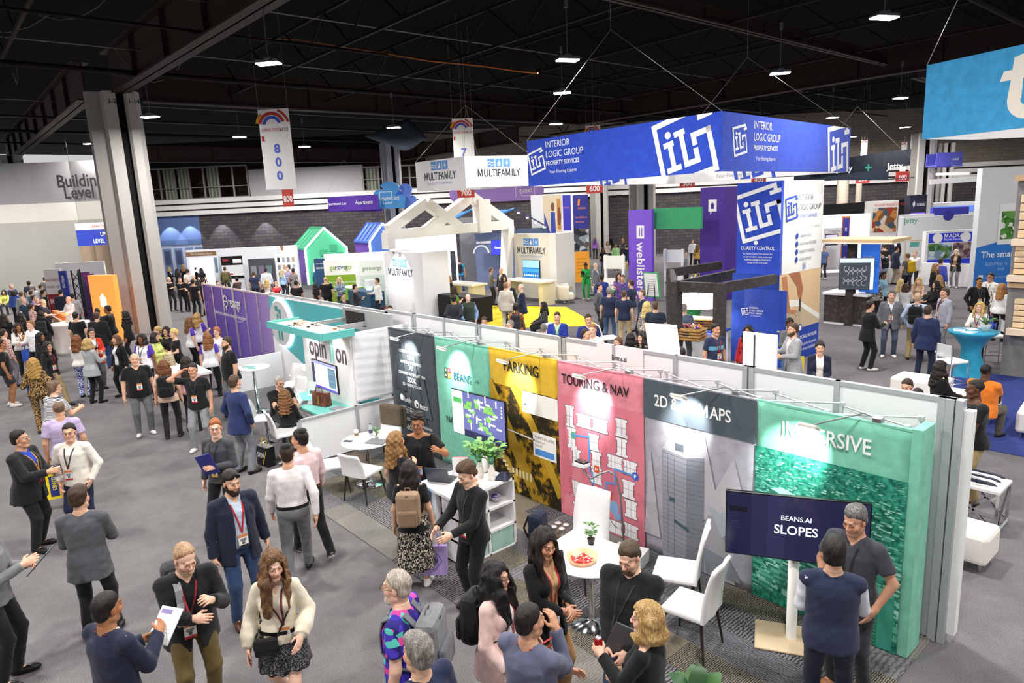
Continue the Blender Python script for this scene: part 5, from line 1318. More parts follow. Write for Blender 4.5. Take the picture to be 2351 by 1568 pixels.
def mf_logo(F,cx,y,w,dark='#2b2f3c',lite='#8fa6d8'):
 b=plain('#5c94dc',.6);k=plain(dark,.6);wt=plain('#f4f4f4',.6);s=w*.145
 for i in (-1,0,1):
  x=cx+i*s*1.12;F.poly([(x-s/2,y+w*.17),(x+s/2,y+w*.17),(x+s/2,y+w*.17+s*1.05),(x-s/2,y+w*.17+s*1.05)],b,.002);z=y+w*.17
  if i==-1:
   for dz in (.3,.62):F.line([(x-s*.45,z+s*dz),(x-s*.2,z+s*(dz+.1)),(x+s*.1,z+s*(dz-.08)),(x+s*.45,z+s*(dz+.02))],s*.09,wt,.003)
  elif i==0:F.poly([(x-s*.22,z+s*.15),(x+s*.22,z+s*.15),(x+s*.2,z+s*.5),(x+s*.02,z+s*.95),(x-s*.05,z+s*.6),(x-s*.22,z+s*.4)],wt,.003)
  else:F.poly([(x-s*.05,z+s*.1),(x+s*.25,z+s*.6),(x+s*.02,z+s*.6),(x+s*.12,z+s*.98),(x-s*.22,z+s*.42),(x+s*.0,z+s*.42)],wt,.003)
 F.text('MULTIFAMILY',cx,y,w*.19,k,'CENTER',.016,.002,sx=.74);F.text('UTILITY COMPANY',cx,y-w*.085,w*.062,plain(lite,.6),'CENTER',.004,.002,spacing=1.3)
def hang_wires(r,pts,apex):
 w=MB()
 for p in pts:wire(w,p,apex)
 wire(w,apex,Vector(apex)+Vector((0,0,2.5)));parented(w.build('hanging_cable'),r)
# square blue hanging sign
Cs=[Vector((-14.02,12.82,4.86)),Vector((-8.06,12.77,4.86)),Vector((-8.66,20.2,4.86)),Vector((-14.6,20.25,4.86))]
SH=1.19
BLUE=fabric('#2a49ba',.5);BLUE2=fabric('#22409a',.5);IW_=plain('#efefef',.6)
r=empty('hanging_sign',(-11.3,16.5,4.86),0,'large square blue hanging sign with tilted white bracket logos','hanging sign')
for k in range(4):
 a,b=Cs[k],Cs[(k+1)%4];d=(b-a).normalized();nn=d.cross(ZZ)
 m=MB();m.prism([a,b,b+ZZ*SH,a+ZZ*SH],-nn*.035,BLUE);parented(m.build('side_panel'),r)
 m=MB();m.prism([a-nn*.04+d*.04,b-nn*.04-d*.04,b-nn*.04-d*.04+ZZ*SH,a-nn*.04+d*.04+ZZ*SH],-nn*.01,IW_);parented(m.build('inner_lining'),r)
 F=Flat(b-nn*.052,-d,ZZ,.002);L_=(b-a).length;F.clip=(0,0,L_,SH);bl=plain('#2a49ba',.6)
 ilg_logo(F,L_*.5,.42,.62,bl);F.text('Your Flooring Experts',L_*.28,.10,.17,plain('#a9abb0',.6),l=.002,shear=.1);parented(F.build('inner_print'),r)
WS=plain('#ecedf0',.6)
F=Flat(Cs[0],Cs[1]-Cs[0],ZZ,.004);F.clip=(0,0,5.96,SH);ilg_logo(F,.36,.63,.27,WS);ilg_text(F,.72,.70,.235,WS)
ilg_logo(F,5.05,.56,.66,WS);parented(F.build('logo_print'),r)
F=Flat(Cs[1],Cs[2]-Cs[1],ZZ,.004);F.clip=(0,0,7.45,SH);ilg_logo(F,.80,.64,.28,WS,rot=10);ilg_text(F,1.45,.66,.24,WS);ilg_logo(F,6.55,.50,.68,WS,rot=8);parented(F.build('logo_print'),r)
w=MB()
ap1,ap2=on_d(1402,68,18.9),on_d(1716,132,23)
for c_,ap in ((Cs[0],ap1),(Cs[1],ap1),(Cs[2],ap2),(Cs[3],ap2)):wire(w,c_+ZZ*SH,ap)
wire(w,ap1,ap1+ZZ*2);wire(w,ap2,ap2+ZZ*2);parented(w.build('hanging_cable'),r)
# white corner sign of the utility company
def zc(px,py):return at(px,py,5.1)
m0,m1,m2=zc(958,440),zc(1070,431),zc(1222,426);MH=1.12;r=empty('hanging_sign',m1,0,'white boxy hanging sign with blue utility icons','hanging sign')
for a,b in ((m0,m1),(m1,m2),(m2,m2+m0-m1),(m2+m0-m1,m0)):
 d=(b-a).normalized();q=MB();q.prism([a,b,b+ZZ*MH,a+ZZ*MH],-d.cross(ZZ)*.05,plain('#f3f3f4',.5));parented(q.build('side_panel'),r)
for a,b in ((m0,m1),(m1,m2)):
 F=Flat(a,b-a,ZZ,.004);W=(b-a).length;mf_logo(F,W*.5,MH*.34,W*.72);parented(F.build('logo_print'),r)
hang_wires(r,[p+ZZ*MH for p in (m0,m1,m2,m2+m0-m1)],m1.lerp(m2+m0-m1,.5)*.5+m1*.5+ZZ*3.0)
# light blue sign at the top corner, big t
a=Vector((-4.8,14.18,5.2));dT=Vector((.95,-.31,0)).normalized();nT=dT.cross(ZZ)
top=on_d(2132,150,a.dot(VD));TH=top.z-5.2
r=empty('hanging_sign',a,0,'large light blue hanging sign with a white letter t','hanging sign')
skyb=fabric('#3f9bd0',.5);ring_=[a+dT*x-nT*y for x,y in ((0,0),(5.4,0),(6.4,1.2),(6.6,3.2),(5.6,4.4),(2.6,4.4),(.6,3.6),(-.2,1.6))]
q=MB();q2=MB()
for i in range(8):
 p,s=ring_[i],ring_[(i+1)%8];nn=(s-p).normalized().cross(ZZ)
 q.prism([p,s,s+ZZ*TH,p+ZZ*TH],-nn*.03,skyb);q2.prism([p-nn*.04,s-nn*.04,s-nn*.04+ZZ*TH,p-nn*.04+ZZ*TH],-nn*.01,IW_)
parented(q.build('cover'),r);parented(q2.build('inner_lining'),r)
F=Flat(a,dT,ZZ,.004);cw=plain('#e9e2d6',.6);s=TH
F.poly([(s*1.02,s*.60),(s*1.06,s*.72),(s*1.6,s*.72),(s*1.56,s*.60)],cw);F.poly([(s*1.16,s*.66),(s*1.13,s*.36),(s*1.3,s*.36),(s*1.30,s*.9),(s*1.17,s*.86)],cw);F.arc(s*1.38,s*.36,s*.17,s*.16,180,300,cw);parented(F.build('letter'),r)
hang_wires(r,[a+ZZ*TH,a+dT*5+ZZ*TH],a+dT*1.2+ZZ*(TH+2.4))
# other hanging signs
def hanging_px(name,label,d,x0,y0,x1,y1,mat,depth=.4,text=None,curve=0,skew=0,wires=True):
 A,B=on_d(x0,y1,d),on_d(x1,y1,d);h=on_d(x0,y0,d).z-A.z;r=empty(name,A,0,label,'hanging sign')
 dd=UD;q=MB();n=10;W=(B-A).length
 for i in range(n):
  u0,u1=i/n,(i+1)/n;f=lambda u:A+UD*W*u+VD*(curve*(2*u-1)**2)+ZZ*skew*u
  q.prism([f(u0),f(u1),f(u1)+ZZ*h,f(u0)+ZZ*h],VD*.06,mat)
 parented(q.build('cover'),r)
 if depth:
  q=MB();q.prism([A+VD*depth,B+VD*depth,B+VD*depth+ZZ*h,A+VD*depth+ZZ*h],VD*.05,mat);q.bar(A+ZZ*.05,A+VD*depth+ZZ*.05,.05,.05,mat);q.bar(B+ZZ*.05,B+VD*depth+ZZ*.05,.05,.05,mat);parented(q.build('rear_cover'),r)
 if text:
  F=Flat(A-VD*.03-VD*0,UD,ZZ,.01);text(F,W,h);parented(F.build('lettering'),r)
 if wires:
  w=MB();wire(w,A+ZZ*h,A+UD*W*.4+ZZ*(h+2.2));wire(w,B+ZZ*h,A+UD*W*.4+ZZ*(h+2.2));parented(w.build('hanging_cable'),r)
 return r
def jt(F,W,h):
 g=plain('#3fa389',.6)
 for x in (.30,.80):
  F.text('Jetty',W*x,h*.36,h*.52,WT,'CENTER',.02,.002)
 for x in (.535,1.0):
  if x<.9:F.rect(W*x-h*.2,h*.46,W*x+h*.2,h*.56,g);F.rect(W*x-h*.05,h*.3,W*x+h*.05,h*.72,g)
hanging_px('hanging_sign','curved dark navy hanging banner with white words and a green cross',30,1868,372,2098,410,fabric('#1a2130',.5),2.0,jt,.35,.38)
hanging_px('hanging_sign','small violet hanging sign far behind beyond the tall pillar',46,2151,351,2211,382,plain('#5f62d2',.6),1.2,lambda F,W,h:F.text('xeal',W*.68,h*.4,h*.3,WT,'CENTER',.01,.002),.1)
hanging_px('hanging_sign','purple bent hanging sign with two white wordmarks',44,752,452,868,486,plain('#5a2fa8',.6),1.5,lambda F,W,h:(F.text('Apartment List',W*.2,h*.42,h*.27,WT,'CENTER',.008,.002,sx=.8),F.text('Apartment',W*.74,h*.42,h*.34,WT,'CENTER',.008,.002,sx=.8)),.3)
def cloud(label,d,x0,y0,x1,y1,col,text=None):
 A,B=on_d(x0,y1,d),on_d(x1,y1,d);W=(B-A).length;h=on_d(x0,y0,d).z-A.z;r=empty('cloud_sign',A,0,label,'hanging sign');out=[]
 for cx,cz,rr in ((.82,.32,.18),(.52,.66,.34),(.22,.5,.22)):
  for i in range(9):
   t=-.6+2.9*i/8 if cx>.7 else (.35+2.2*i/8 if cx>.4 else.7+2.3*i/8);out.append((cx*W+rr*W*math.cos(t),cz*h+rr*h*1.0*math.sin(t)))
 pts=[(0,0),(W*.95,0)]+out+[(0,h*.5)]
 q=MB();q.prism([A+UD*x+ZZ*z for x,z in pts],VD*.25,plain(col,.6));parented(q.build('board'),r)
 if text:F=Flat(A,UD,ZZ,.01);text(F,W,h);parented(F.build('lettering'),r)
 w=MB();wire(w,A+UD*W*.4+ZZ*h,A+UD*W*.4+ZZ*(h+2));parented(w.build('hanging_cable'),r)
def qx(F,W,h):F.text('quext',W*.24,h*.3,h*.26,WT,bold=.004,l=.002,sx=.75);F.text('iot',W*.64,h*.3,h*.26,WT,bold=.004,l=.002,sx=.75);F.line([(W*.2,h*.14),(W*.2,h*.62),(W*.58,h*.62),(W*.58,h*.2),(W*.3,h*.2)],h*.02,WT,.002)
cloud('periwinkle cloud shaped hanging sign behind the blue cloud',45.5,908,422,957,478,'#6b8fe6');cloud('sky blue cloud shaped hanging sign with white lettering',45,860,418,932,480,'#4796d8',qx)
def pill(F,W,h):F.text('quext',W*.73,h*.42,h*.42,WT,bold=.004,l=.002,sx=.8);F.line([(W*.70,h*.2),(W*.70,h*.85),(W*.90,h*.85),(W*.90,h*.25),(W*.76,h*.25)],h*.03,WT,.002)
A,B=on_d(1033,468,44),on_d(1250,462,44);W=(B-A).length;r=empty('hanging_sign',A,0,'lilac rounded hanging sign partly behind the white corner sign','hanging sign')
q=MB();h=1.15;pts=[(h*.5+h*.5*math.cos(t),h*.5+h*.5*math.sin(t)) for t in [math.pi/2+math.pi*i/10 for i in range(11)]]+[(W-h*.5+h*.5*math.cos(t),h*.5+h*.5*math.sin(t)) for t in [-math.pi/2+math.pi*i/10 for i in range(11)]]
q.prism([A+UD*x+ZZ*z for x,z in pts],VD*.3,plain('#b58fdc',.6));parented(q.build('board'),r);F=Flat(A,UD,ZZ,.01);pill(F,W,h);parented(F.build('lettering'),r)
# flooring company's stand: blue tower, pergola, counter
TX,TY=-8.45,16.04
tl=on_y(1690,600,TY).x
r=empty('display_tower',(TX,TY,0),0,'tall blue and white tower with a large tilted bracket logo','display tower')
q=MB();q.box((tl,TY,2.36),(TX,TY+.10,4.66),BLUE);parented(q.build('blue_face'),r)
yR=on_x(1888,520,TX).y
q=MB();q.box((TX-.12,TY+.11,2.36),(TX+.003,yR,4.66),plain('#e9e8e2',.5));parented(q.build('white_face'),r)
q=MB();q.box((tl-.1,TY,0),(TX,TY+.10,2.355),BLUE2);parented(q.build('lower_wall'),r)
q=MB();q.box((TX-.12,TY+.11,0),(TX+.005,yR,2.355),BLUE2);parented(q.build('side_wall'),r)
q=MB();q.box((tl+.28,TY-.03,.02),(tl+1.42,TY,1.98),plain('#2444a8',.45),.004);q.lathe([(.0,0),(.05,.0),(.055,.04),(.0,.08)],(tl+1.28,TY-.07,.92),CHR,12);parented(q.build('door'),r)
F=Flat((tl,TY,2.36),(1,0,0),(0,0,1),.006);Wt=TX-tl;F.clip=(0,0,Wt,2.30)
ilg_logo(F,Wt*.52,1.52,Wt*.47,WS,rot=15);F.text('QUALITY CONTROL',Wt*.5,.62,.122,WS,'CENTER',.012,.002,sx=.82);F.disc(Wt*.46,.80,.055,WS)
for k,sline in enumerate(('Our Quality Control Team ensures that','you get the highest quality product and','installation available by inspecting an','average of 25% of all installs')):F.text(sline,Wt*.5,.50-.075*k,.062,WS,'CENTER',.002,.002,sx=.80)
F.mb.add([],[],WS);parented(F.build('tower_print'),r)
F=Flat((tl,TY-.03,0),(1,0,0),(0,0,1),.006);ilg_logo(F,.30,1.38,.085,WS);ilg_text(F,.42,1.40,.070,WS);parented(F.build('door_print'),r)
F=Flat((TX+.003,TY,2.36),(0,1,0),(0,0,1),.014);Wr=yR-TY;F.clip=(0,0,Wr,2.3);nb=plain('#2a479a',.6);gg=plain('#5b5b60',.6)
ilg_logo(F,Wr*.22,1.62,Wr*.12,nb,rot=8);F.text('INTERIOR',Wr*.36,1.80,.21,gg,sx=.9);F.text('LOGIC GROUP',Wr*.36,1.56,.21,gg,sx=.9);F.text('PROPERTY SERVICES',Wr*.36,1.37,.13,nb,bold=.008,sx=.9);F.text('Your Flooring Experts',Wr*.44,1.12,.12,plain('#c9c9c4'),shear=.1)
for k,sline in enumerate(('GREEN FOCUS','NATIONAL PROVIDER','QUALITY CONTROL','LOCAL SERVICE')):z=1.02-.20*k;F.disc(Wr*.37,z-.1,.07,nb);F.text(sline,Wr*.44,z-.14,.10,gg,bold=.002,sx=.9)
ilg_logo(F,Wr*.56,.13,.07,nb,rot=8);parented(F.build('side_print'),r)
F=Flat((TX,TY,0),(0,1,0),(0,0,1),.010);skn,skd=plain('#b97b56',.7),plain('#a5694a',.7)
F.clip=(0,0,Wr,2.36);F.rect(0,.85,Wr,2.36,plain('#d9b98f',.7));F.poly([(0,1.05),(Wr*.62,1.5),(Wr,1.02),(Wr,.86),(0,.86)],plain('#c9b394',.85),.001);F.poly([(0,1.75),(Wr*.45,1.62),(Wr,1.10),(Wr,.95),(Wr*.5,1.45),(0,1.52)],plain('#efeae0',.7),.002)
F.poly([(0,.86),(Wr*.5,.86),(Wr*.55,1.30),(Wr*.2,1.36),(0,1.25)],printed(['#b39d80','#8f7a60','#d8c7ab','#c2ac8e'],60),.003)
F.poly([(Wr*.05,2.3),(Wr*.16,2.3),(Wr*.26,1.42),(Wr*.44,1.36),(Wr*.38,1.26),(Wr*.16,1.36)],skn,.004);F.poly([(Wr*.2,2.36),(Wr*.46,2.36),(Wr*.56,1.9),(Wr*.52,1.6),(Wr*.44,1.72),(Wr*.40,2.0)],skd,.004);F.rect(Wr*.40,1.98,Wr*.52,2.10,plain('#4a4844',.6),.005);F.rect(Wr*.47,1.3,Wr*.52,1.66,plain('#4a4844',.6),.005)
F.rect(Wr*.16,1.42,Wr*.26,1.52,plain('#5b5f63',.6),.005);F.poly([(0,1.2),(Wr*.08,1.35),(Wr*.08,1.7),(0,1.8)],plain('#7d93ad',.8),.004)
F.rect(0,0,Wr,.86,plain('#2444a8',.6),.001);F.disc(Wr*.52,.86,.11,plain('#2444a8',.6),.004);F.disc(Wr*.52,.86,.075,WS,.005)
for sline,z,b in (('NATIONAL PROVIDER',.55,.012),('single point of contact',.36,.003),('for every installation',.22,.003)):F.text(sline,Wr*.95,z,.13,WS,'RIGHT',b,.003,sx=.85)
parented(F.build('photo_print'),r)
for yy in (16.6,17.3):spot_light('tower_light',(TX+1.0,yy,5.0),(TX,yy,3.4),90,80,.8)
PZ=2.40
wd=fabric('#35302f',.8,'#4a4442',.6);pc=[at(1545,616,PZ),at(1652,650,PZ),at(1785,636,PZ),at(1655,602,PZ)]
r=empty('pergola',(pc[1].x,pc[1].y,0),0,'dark brown timber pergola beside the blue tower','pergola')
def post_(p,w=.22):
 q=MB();q.box((p.x-w/2,p.y-w/2,0),(p.x+w/2,p.y+w/2,PZ),wd);parented(q.build('post'),r)
pc=[at(1552,646,PZ),at(1653,650,PZ),at(1781,629,PZ),at(1655,600,PZ),at(1542,616,PZ),at(1688,618,PZ)]
for i in (0,1,4):post_(pc[i])
for i,j in ((0,1),(1,2),(0,4),(4,3),(0,5)):
 q=MB();q.bar(pc[i]-ZZ*.12,pc[j]-ZZ*.12,.10,.24,wd);parented(q.build('beam'),r)
ctr=pc[1];lp=at(1603,695,1.62);ctr=Vector((lp.x+.55,lp.y-1.1,0))
r=empty('pendant_lamp',(ctr.x-.55,ctr.y+1.1,1.55),0,'white glowing drum lamp hanging inside the pergola','lamp')
q=MB();q.lathe([(.0,0),(.44,0),(.44,.34),(.0,.34)],(ctr.x-.55,ctr.y+1.1,1.50),plain('#fffdf8',.4,0,.4,3.2),28);parented(q.build('lamp_shade'),r);q=MB();q.tube([(ctr.x-.55,ctr.y+1.1,1.84),(ctr.x-.55,ctr.y+1.1,2.4)],.012,BLACKP,6);parented(q.build('cord'),r)
area_light('pergola_light',(ctr.x-.55,ctr.y+1.1,1.47),.7,40)
r=empty('counter',(ctr.x-.4,ctr.y+1.2,0),0,'blue topped white cabinet counter inside the pergola','counter')
q=MB();q.box((ctr.x-1.4,ctr.y+.75,0),(ctr.x+.2,ctr.y+1.35,.92),WHITE);parented(q.build('body'),r);q=MB();q.box((ctr.x-1.45,ctr.y+.70,.92),(ctr.x+.25,ctr.y+1.4,.97),plain('#3c55b8',.4));q.box((ctr.x-1.45,ctr.y+.69,.90),(ctr.x+.25,ctr.y+.70,.93),plain('#5f7cff',.4,0,.4,2.0));parented(q.build('top'),r)
for k in range(2):
 q=MB();xx=ctr.x-1.35+.72*k;q.box((xx,ctr.y+.73,.08),(xx+.68,ctr.y+.75,.88),WHITEG);o=parented(q.build('door'),r);q=MB();q.box((xx+.5,ctr.y+.70,.72),(xx+.52,ctr.y+.73,.82),BLACKP);parented(q.build('handle'),r)
def basket(label,c,w,dpt,h,candy=None):
 r=empty('wicker_basket',c,.2,label,'basket','wicker baskets');t=fabric('#a47b45',1.2,'#c79f63');q=MB();q.box((-w/2,-dpt/2,0),(w/2,dpt/2,h),t,.03)
 for k in range(4):q.tube([(-w/2-.01,-dpt/2-.01,h*(k+.6)/4.2),(w/2+.01,-dpt/2-.01,h*(k+.6)/4.2),(w/2+.01,dpt/2+.01,h*(k+.6)/4.2),(-w/2-.01,dpt/2+.01,h*(k+.6)/4.2)],h*.11,t,6,closed=True)
 q.box((-w*.16,-dpt/2-.03,h*.4),(w*.1,-dpt/2-.015,h*.75),plain('#332c26'))
 q.build('basket',r)
 if candy:
  q=MB();rs=random.Random(3)
  for k in range(60):x,y=rs.uniform(-w*.42,w*.42),rs.uniform(-dpt*.4,dpt*.4);M_=Matrix.Translation((x,y,h+.02+rs.uniform(0,.05)))@Matrix.Rotation(rs.uniform(0,6),4,(rs.random(),rs.random(),1));q.box((-.05,-.02,-.01),(.05,.02,.01),plain(rs.choice(candy),.35),0,M_)
  o=q.build('candy');set_props(o,'loose wrapped candy heaped in the wicker basket behind the white wall','candy',None,'stuff');o.location=c;o.rotation_euler=(0,0,.2)
CANDY=['#b5482f','#6b3fa0','#e0a030','#c9c3c9','#8b2f4f','#f0e0d0']
basket('wicker basket of candy on the stand behind the white panel wall',at(1585,780,.96),.62,.42,.30,CANDY)
basket('wicker basket under the drum lamp in the pergola',Vector((ctr.x-.35,ctr.y+1.05,.97)),.8,.4,.28)
# utility company's house-front stand
HX=-25.5
r=empty('house_frame_stand',(HX,18.4,0),0,'white timber house frame with two crossing gables','exhibit stand')
hm=plain('#ece9e2',.6)
P_=lambda px,py:on_x(px,py,HX)
bn=[0]
def beam_px(a,b,w=.42,dp=.4):
 bn[0]+=1;q=MB();q.bar(P_(*a),P_(*b),w,dp+.02*bn[0],hm,up=(1,0,0));parented(q.build('beam'),r)
for a,b in (((891,528),(976,465)),((976,465),(1058,526)),((978,530),(1080,452)),((1080,452),(1168,516)),((886,540),(1172,515))):beam_px(a,b)
beam_px((891,535),(893,572),.36);beam_px((1166,520),(1162,640),.36)
q=MB();cc=P_(1104,475);q.box((cc.x-.2,cc.y-.35,cc.z-1.2),(cc.x+.3,cc.y+.35,cc.z+.35),hm);parented(q.build('chimney'),r)
lt=empty('display_tower',(-24.4,15.3,0),0,'white block tower with utility logo under the house frame','display tower')
q=MB();q.box((-25.95,15.1,0),(-23.0,16.4,2.72),plain('#f4f4f5',.5),.03);parented(q.build('body'),lt);F=Flat((-25.95,15.1,0),(1,0,0),(0,0,1),.006);mf_logo(F,1.25,1.72,2.15);parented(F.build('logo_print'),lt)
q=MB();q.box((-24.7,14.8,2.66),(-24.55,15.1,2.74),CHR);parented(q.build('lamp_arm'),lt);spot_light('tower_light',(-24.6,14.4,2.9),(-24.7,15.1,1.9),130,80,.7)
ry=21.9;rx0,rx1=on_y(1182,600,ry).x,on_y(1258,600,ry).x
rt2=empty('display_tower',((rx0+rx1)/2,ry,0),0,'cream tower with blue screen and utility logo beside the bar counter','display tower')
q=MB();q.box((rx0,ry,0),(rx1+.1,ry+.3,3.05),plain('#e6e0d0',.5));parented(q.build('front'),rt2);q=MB();q.box((rx1+.1,ry,0),(rx1+.55,ry+1.2,3.05),hm);parented(q.build('side'),rt2)
F=Flat((rx0,ry,0),(1,0,0),(0,0,1),.006);mf_logo(F,(rx1-rx0)*.52,2.12,(rx1-rx0)*.95);parented(F.build('logo_print'),rt2)
def bluepic(F,w,h):F.rect(0,0,w,h,EM('#2d6fae',.8));F.rect(0,h*.62,w,h,EM('#8db9c9',.8),.001);F.rect(0,h*.40,w,h*.55,EM('#3f8fd0',.8),.001);[F.disc(w*(.1+.13*k),h*.22,h*.05,EM('#cfe4f2',.9),.002,10) for k in range(7)]
screen('wall_screen','blue weather picture screen on the cream tower',((rx0+rx1)/2+.05,ry-.06,1.35),(1,0,0),(0,0,1),1.15,.92,bluepic)
for nm,a,b,lab in (('bar_counter',(1215,735),(1285,700),'cream bar counter in front of the screen tower'),('bar_counter',(1080,720),(1160,690),'cream bar counter inside the white house frame')):
 p=at(*a);q=MB();rr=empty(nm,p,0,lab,'counter','cream bar counters');
 if a[0]>1200:bx=(rx0+1.2,rx1+1.3,ry-1.6,ry-.9)
 else:bx=(-25.6,-23.6,18.0,18.7)
 q.box((bx[0],bx[2],0),(bx[0]+.3,bx[3],1.0),plain('#ddd3b4',.5));parented(q.build('leg'),rr);q=MB();q.box((bx[1]-.3,bx[2],0),(bx[1],bx[3],1.0),plain('#ddd3b4',.5));parented(q.build('leg'),rr);q=MB();q.box((bx[0]-.1,bx[2]-.1,1.0),(bx[1]+.1,bx[3]+.1,1.08),plain('#f3efe2',.4),.01);parented(q.build('top'),rr)
q=MB();a=at(1090,742);q.box((-22.8,15.6,0),(-20.3,16.4,1.0),fabric('#161616'));set_props(q.build('draped_table'),'table under a long black cloth before the house frame','table')
q=MB();q.prism([at(1005,700),at(1060,756),at(1375,748),at(1300,705)][::-1],(0,0,.012),plain('#e8cf22',.8));set_props(q.build('yellow_carpet'),'bright yellow carpet under the house frame stand','carpet')
# purple and green listing stand
def axis_board(label,name,y,px0,px1,z1,mat,z0=0,thick=.15,ref=600,cat='display panel'):
 x0,x1=on_y(px0,ref,y).x,on_y(px1,ref,y).x;r=empty(name,((x0+x1)/2,y,0),0,label,cat);q=MB();q.box((x0,y,z0),(x1,y+thick,z1),mat);parented(q.build('board'),r);return r,x0,x1
yv=23.9
r,x0,x1=axis_board('violet column with white sideways lettering','display_column',yv,1444,1497,3.95,plain('#7b52d6',.6),cat='display column')
F=Flat((x0,yv,0),(1,0,0),(0,0,1),.006);F.text('weblisters',(x1-x0)*.36,2.55,.62,WT,bold=.016,vertical=True,sx=.92);F.rect((x1-x0)*.35,2.72,(x1-x0)*.68,3.28,WT);F.rect((x1-x0)*.46,2.82,(x1-x0)*.5,3.18,plain('#7b52d6',.6),.002);F.rect((x1-x0)*.56,2.82,(x1-x0)*.6,3.18,plain('#7b52d6',.6),.002);parented(F.build('lettering'),r)
r,x0,x1=axis_board('green dotted overhead panel beside the violet column','overhead_sign',24.3,1500,1608,3.98,printed(['#3e9a6b','#3e9a6b','#46a374'],40),3.1,cat='overhead panel')
r,x0,x1=axis_board('deep purple column with a white house badge','display_column',25.5,1607,1662,4.75,plain('#4b2b92',.6),thick=1.4,cat='display column')
F=Flat((x0,25.5,0),(1,0,0),(0,0,1),.006);w=x1-x0;F.rect(w*.34,3.75,w*.68,4.25,WT);F.poly([(w*.42,3.75),(w*.5,3.75),(w*.42,3.62)],WT);F.poly([(w*.42,4.0),(w*.6,4.0),(w*.51,4.14)],plain('#4b2b92',.6),.002);F.rect(w*.45,3.86,w*.57,4.0,plain('#4b2b92',.6),.002);parented(F.build('badge_print'),r)
r,x0,x1=axis_board('white and green listing panel behind the blue tower','info_board',27.2,1662,1720,4.7,plain('#f2f4f3',.5))
F=Flat((x0,27.2,0),(1,0,0),(0,0,1),.006);F.rect(0,0,x1-x0,2.5,plain('#3e9a6b',.6));F.rect(.35,3.1,.62,3.4,plain('#2f8f63',.6));F.text('weblisters',.8,3.15,.3,plain('#555',.6));F.text('Your Tenants',.5,2.25,.14,WT,bold=.004,l=.003);F.text('Innovation',.5,2.05,.14,WT,bold=.004,l=.003);parented(F.build('print'),r)
e1=empty('info_board',at(1497,800),0,'white price board in green frame on a black easel','info board')
c=at(1497,745);q=MB();M_=Matrix.Translation((c.x,c.y,1.42))@Matrix.Rotation(.15,4,'X');q.box((-.33,-.02,-.46),(.33,.02,.46),plain('#4aa56f',.6),0,M_);q.box((-.28,-.03,-.41),(.28,-.02,.41),WHITE,0,M_)
for k in range(7):q.box((-.2,-.034,.2-.08*k),(.2,-.03,.215-.08*k),plain('#9a9a9c'),0,M_)
parented(q.build('board'),e1);q=MB()
for dx,dy in ((-.3,-.1),(.3,-.1),(0,.35)):q.tube([(c.x+dx,c.y+dy,0),(c.x+dx*.2,c.y,1.9)],.014,BLACKP,6)
parented(q.build('easel'),e1)
for px,py,lab in ((1412,640,'white frame demo stand near the person in green'),(1547,620,'white frame demo stand under the green panel')):
 c=at(px,py+60);r=empty('demo_stand',c,.2,lab,'demo stand','white demo stands');q=MB()
 for dx in (-.42,.42):q.box((dx-.05,-.05,0),(dx+.05,.05,2.15),WHITE)
 q.box((-.5,-.04,1.55),(.5,.04,2.1),plain('#e6ecec',.4));q.build('frame',r);q=MB();q.box((-.4,-.06,.55),(.4,.04,1.15),WHITE);q.box((-.4,-.065,.55),(.4,-.06,.66),plain('#3e9a6b'));q.build('sign_board',r);F=Flat((-.4,-.06,.55),(1,0,0),(0,0,1),.004);F.rect(.05,.26,.13,.36,plain('#2f8f63'));F.text('weblisters',.16,.27,.12,plain('#555'));F.build('lettering',r);q=MB();q.box((-.25,-.2,0),(.25,.2,.5),plain('#55575a',.6));q.build('base',r)
# security company's photo tower
def shade(name,label,d,x0,y0,x1,y1,th,mat,cat='display wall',base=True):
 """Board facing the hall at view depth d, spanning a surveyed rectangle, reaching the floor unless base is False."""
 A,B=on_d(x0,y1,d),on_d(x1,y1,d);zt=on_d(x0,y0,d).z;zb=0 if base else A.z
 A.z=B.z=zb;r=empty(name,(A.x,A.y,0),0,label,cat);q=MB();q.prism([A,B,B+ZZ*(zt-zb),A+ZZ*(zt-zb)],VD*th,mat);parented(q.build('board'),r)
 return r,Flat(A,UD,ZZ,.008),(B-A).length,zt-zb
r,F,W,h=shade('display_tower','navy and orange security company tower face with a photo',38,1320,448,1354,628,.35,plain('#f2f2f2',.5),'display tower')
F.rect(0,h*.62,W,h,plain('#2d2f86',.6));F.rect(0,h*.36,W,h*.62,printed(['#4b4f57','#8d949c','#2c2f36','#b9c2c9','#63564a'],3.2));F.rect(0,0,W,h*.36,plain('#efa02f',.6));F.text('SIGNAL',W*.3,h*.84,W*.20,plain('#e88a2c',.6),bold=.004,l=.002,sx=.8);F.poly([(W*.28,h*.88),(W*.42,h*.88),(W*.48,h*.96),(W*.36,h*.96)],plain('#e88a2c',.6),.002)
for k,s in enumerate(('Food Defense','Assurance')):F.text(s,W*.1,h*(.74-.05*k),W*.17,plain('#e88a2c',.6),l=.002,sx=.85)
for k in range(5):F.rect(W*.15,h*(.27-.04*k),W*(.75-.1*(k%2)),h*(.28-.04*k),plain('#c97f1c',.6),.002)
parented(F.build('print'),r)
r,F,W,h=shade('display_tower','white security company tower side with violet top',38.4,1294,448,1320,620,.3,plain('#f4f4f4',.5),'display tower')
F.rect(W*.1,h*.6,W*.8,h,plain('#3f3bb0',.6));F.text('SIGNAL',W*.2,h*.85,W*.2,plain('#e88a2c',.6),l=.002,sx=.7);F.rect(W*.3,h*.36,W*.55,h*.58,plain('#6a5a8c',.6));F.rect(W*.1,0,W*.85,h*.3,plain('#efa02f',.6));parented(F.build('print'),r)
r,F,W,h=shade('display_wall','white wall with a photo of people in blue shirts',39,1226,448,1294,640,.3,plain('#f4f4f6',.5))
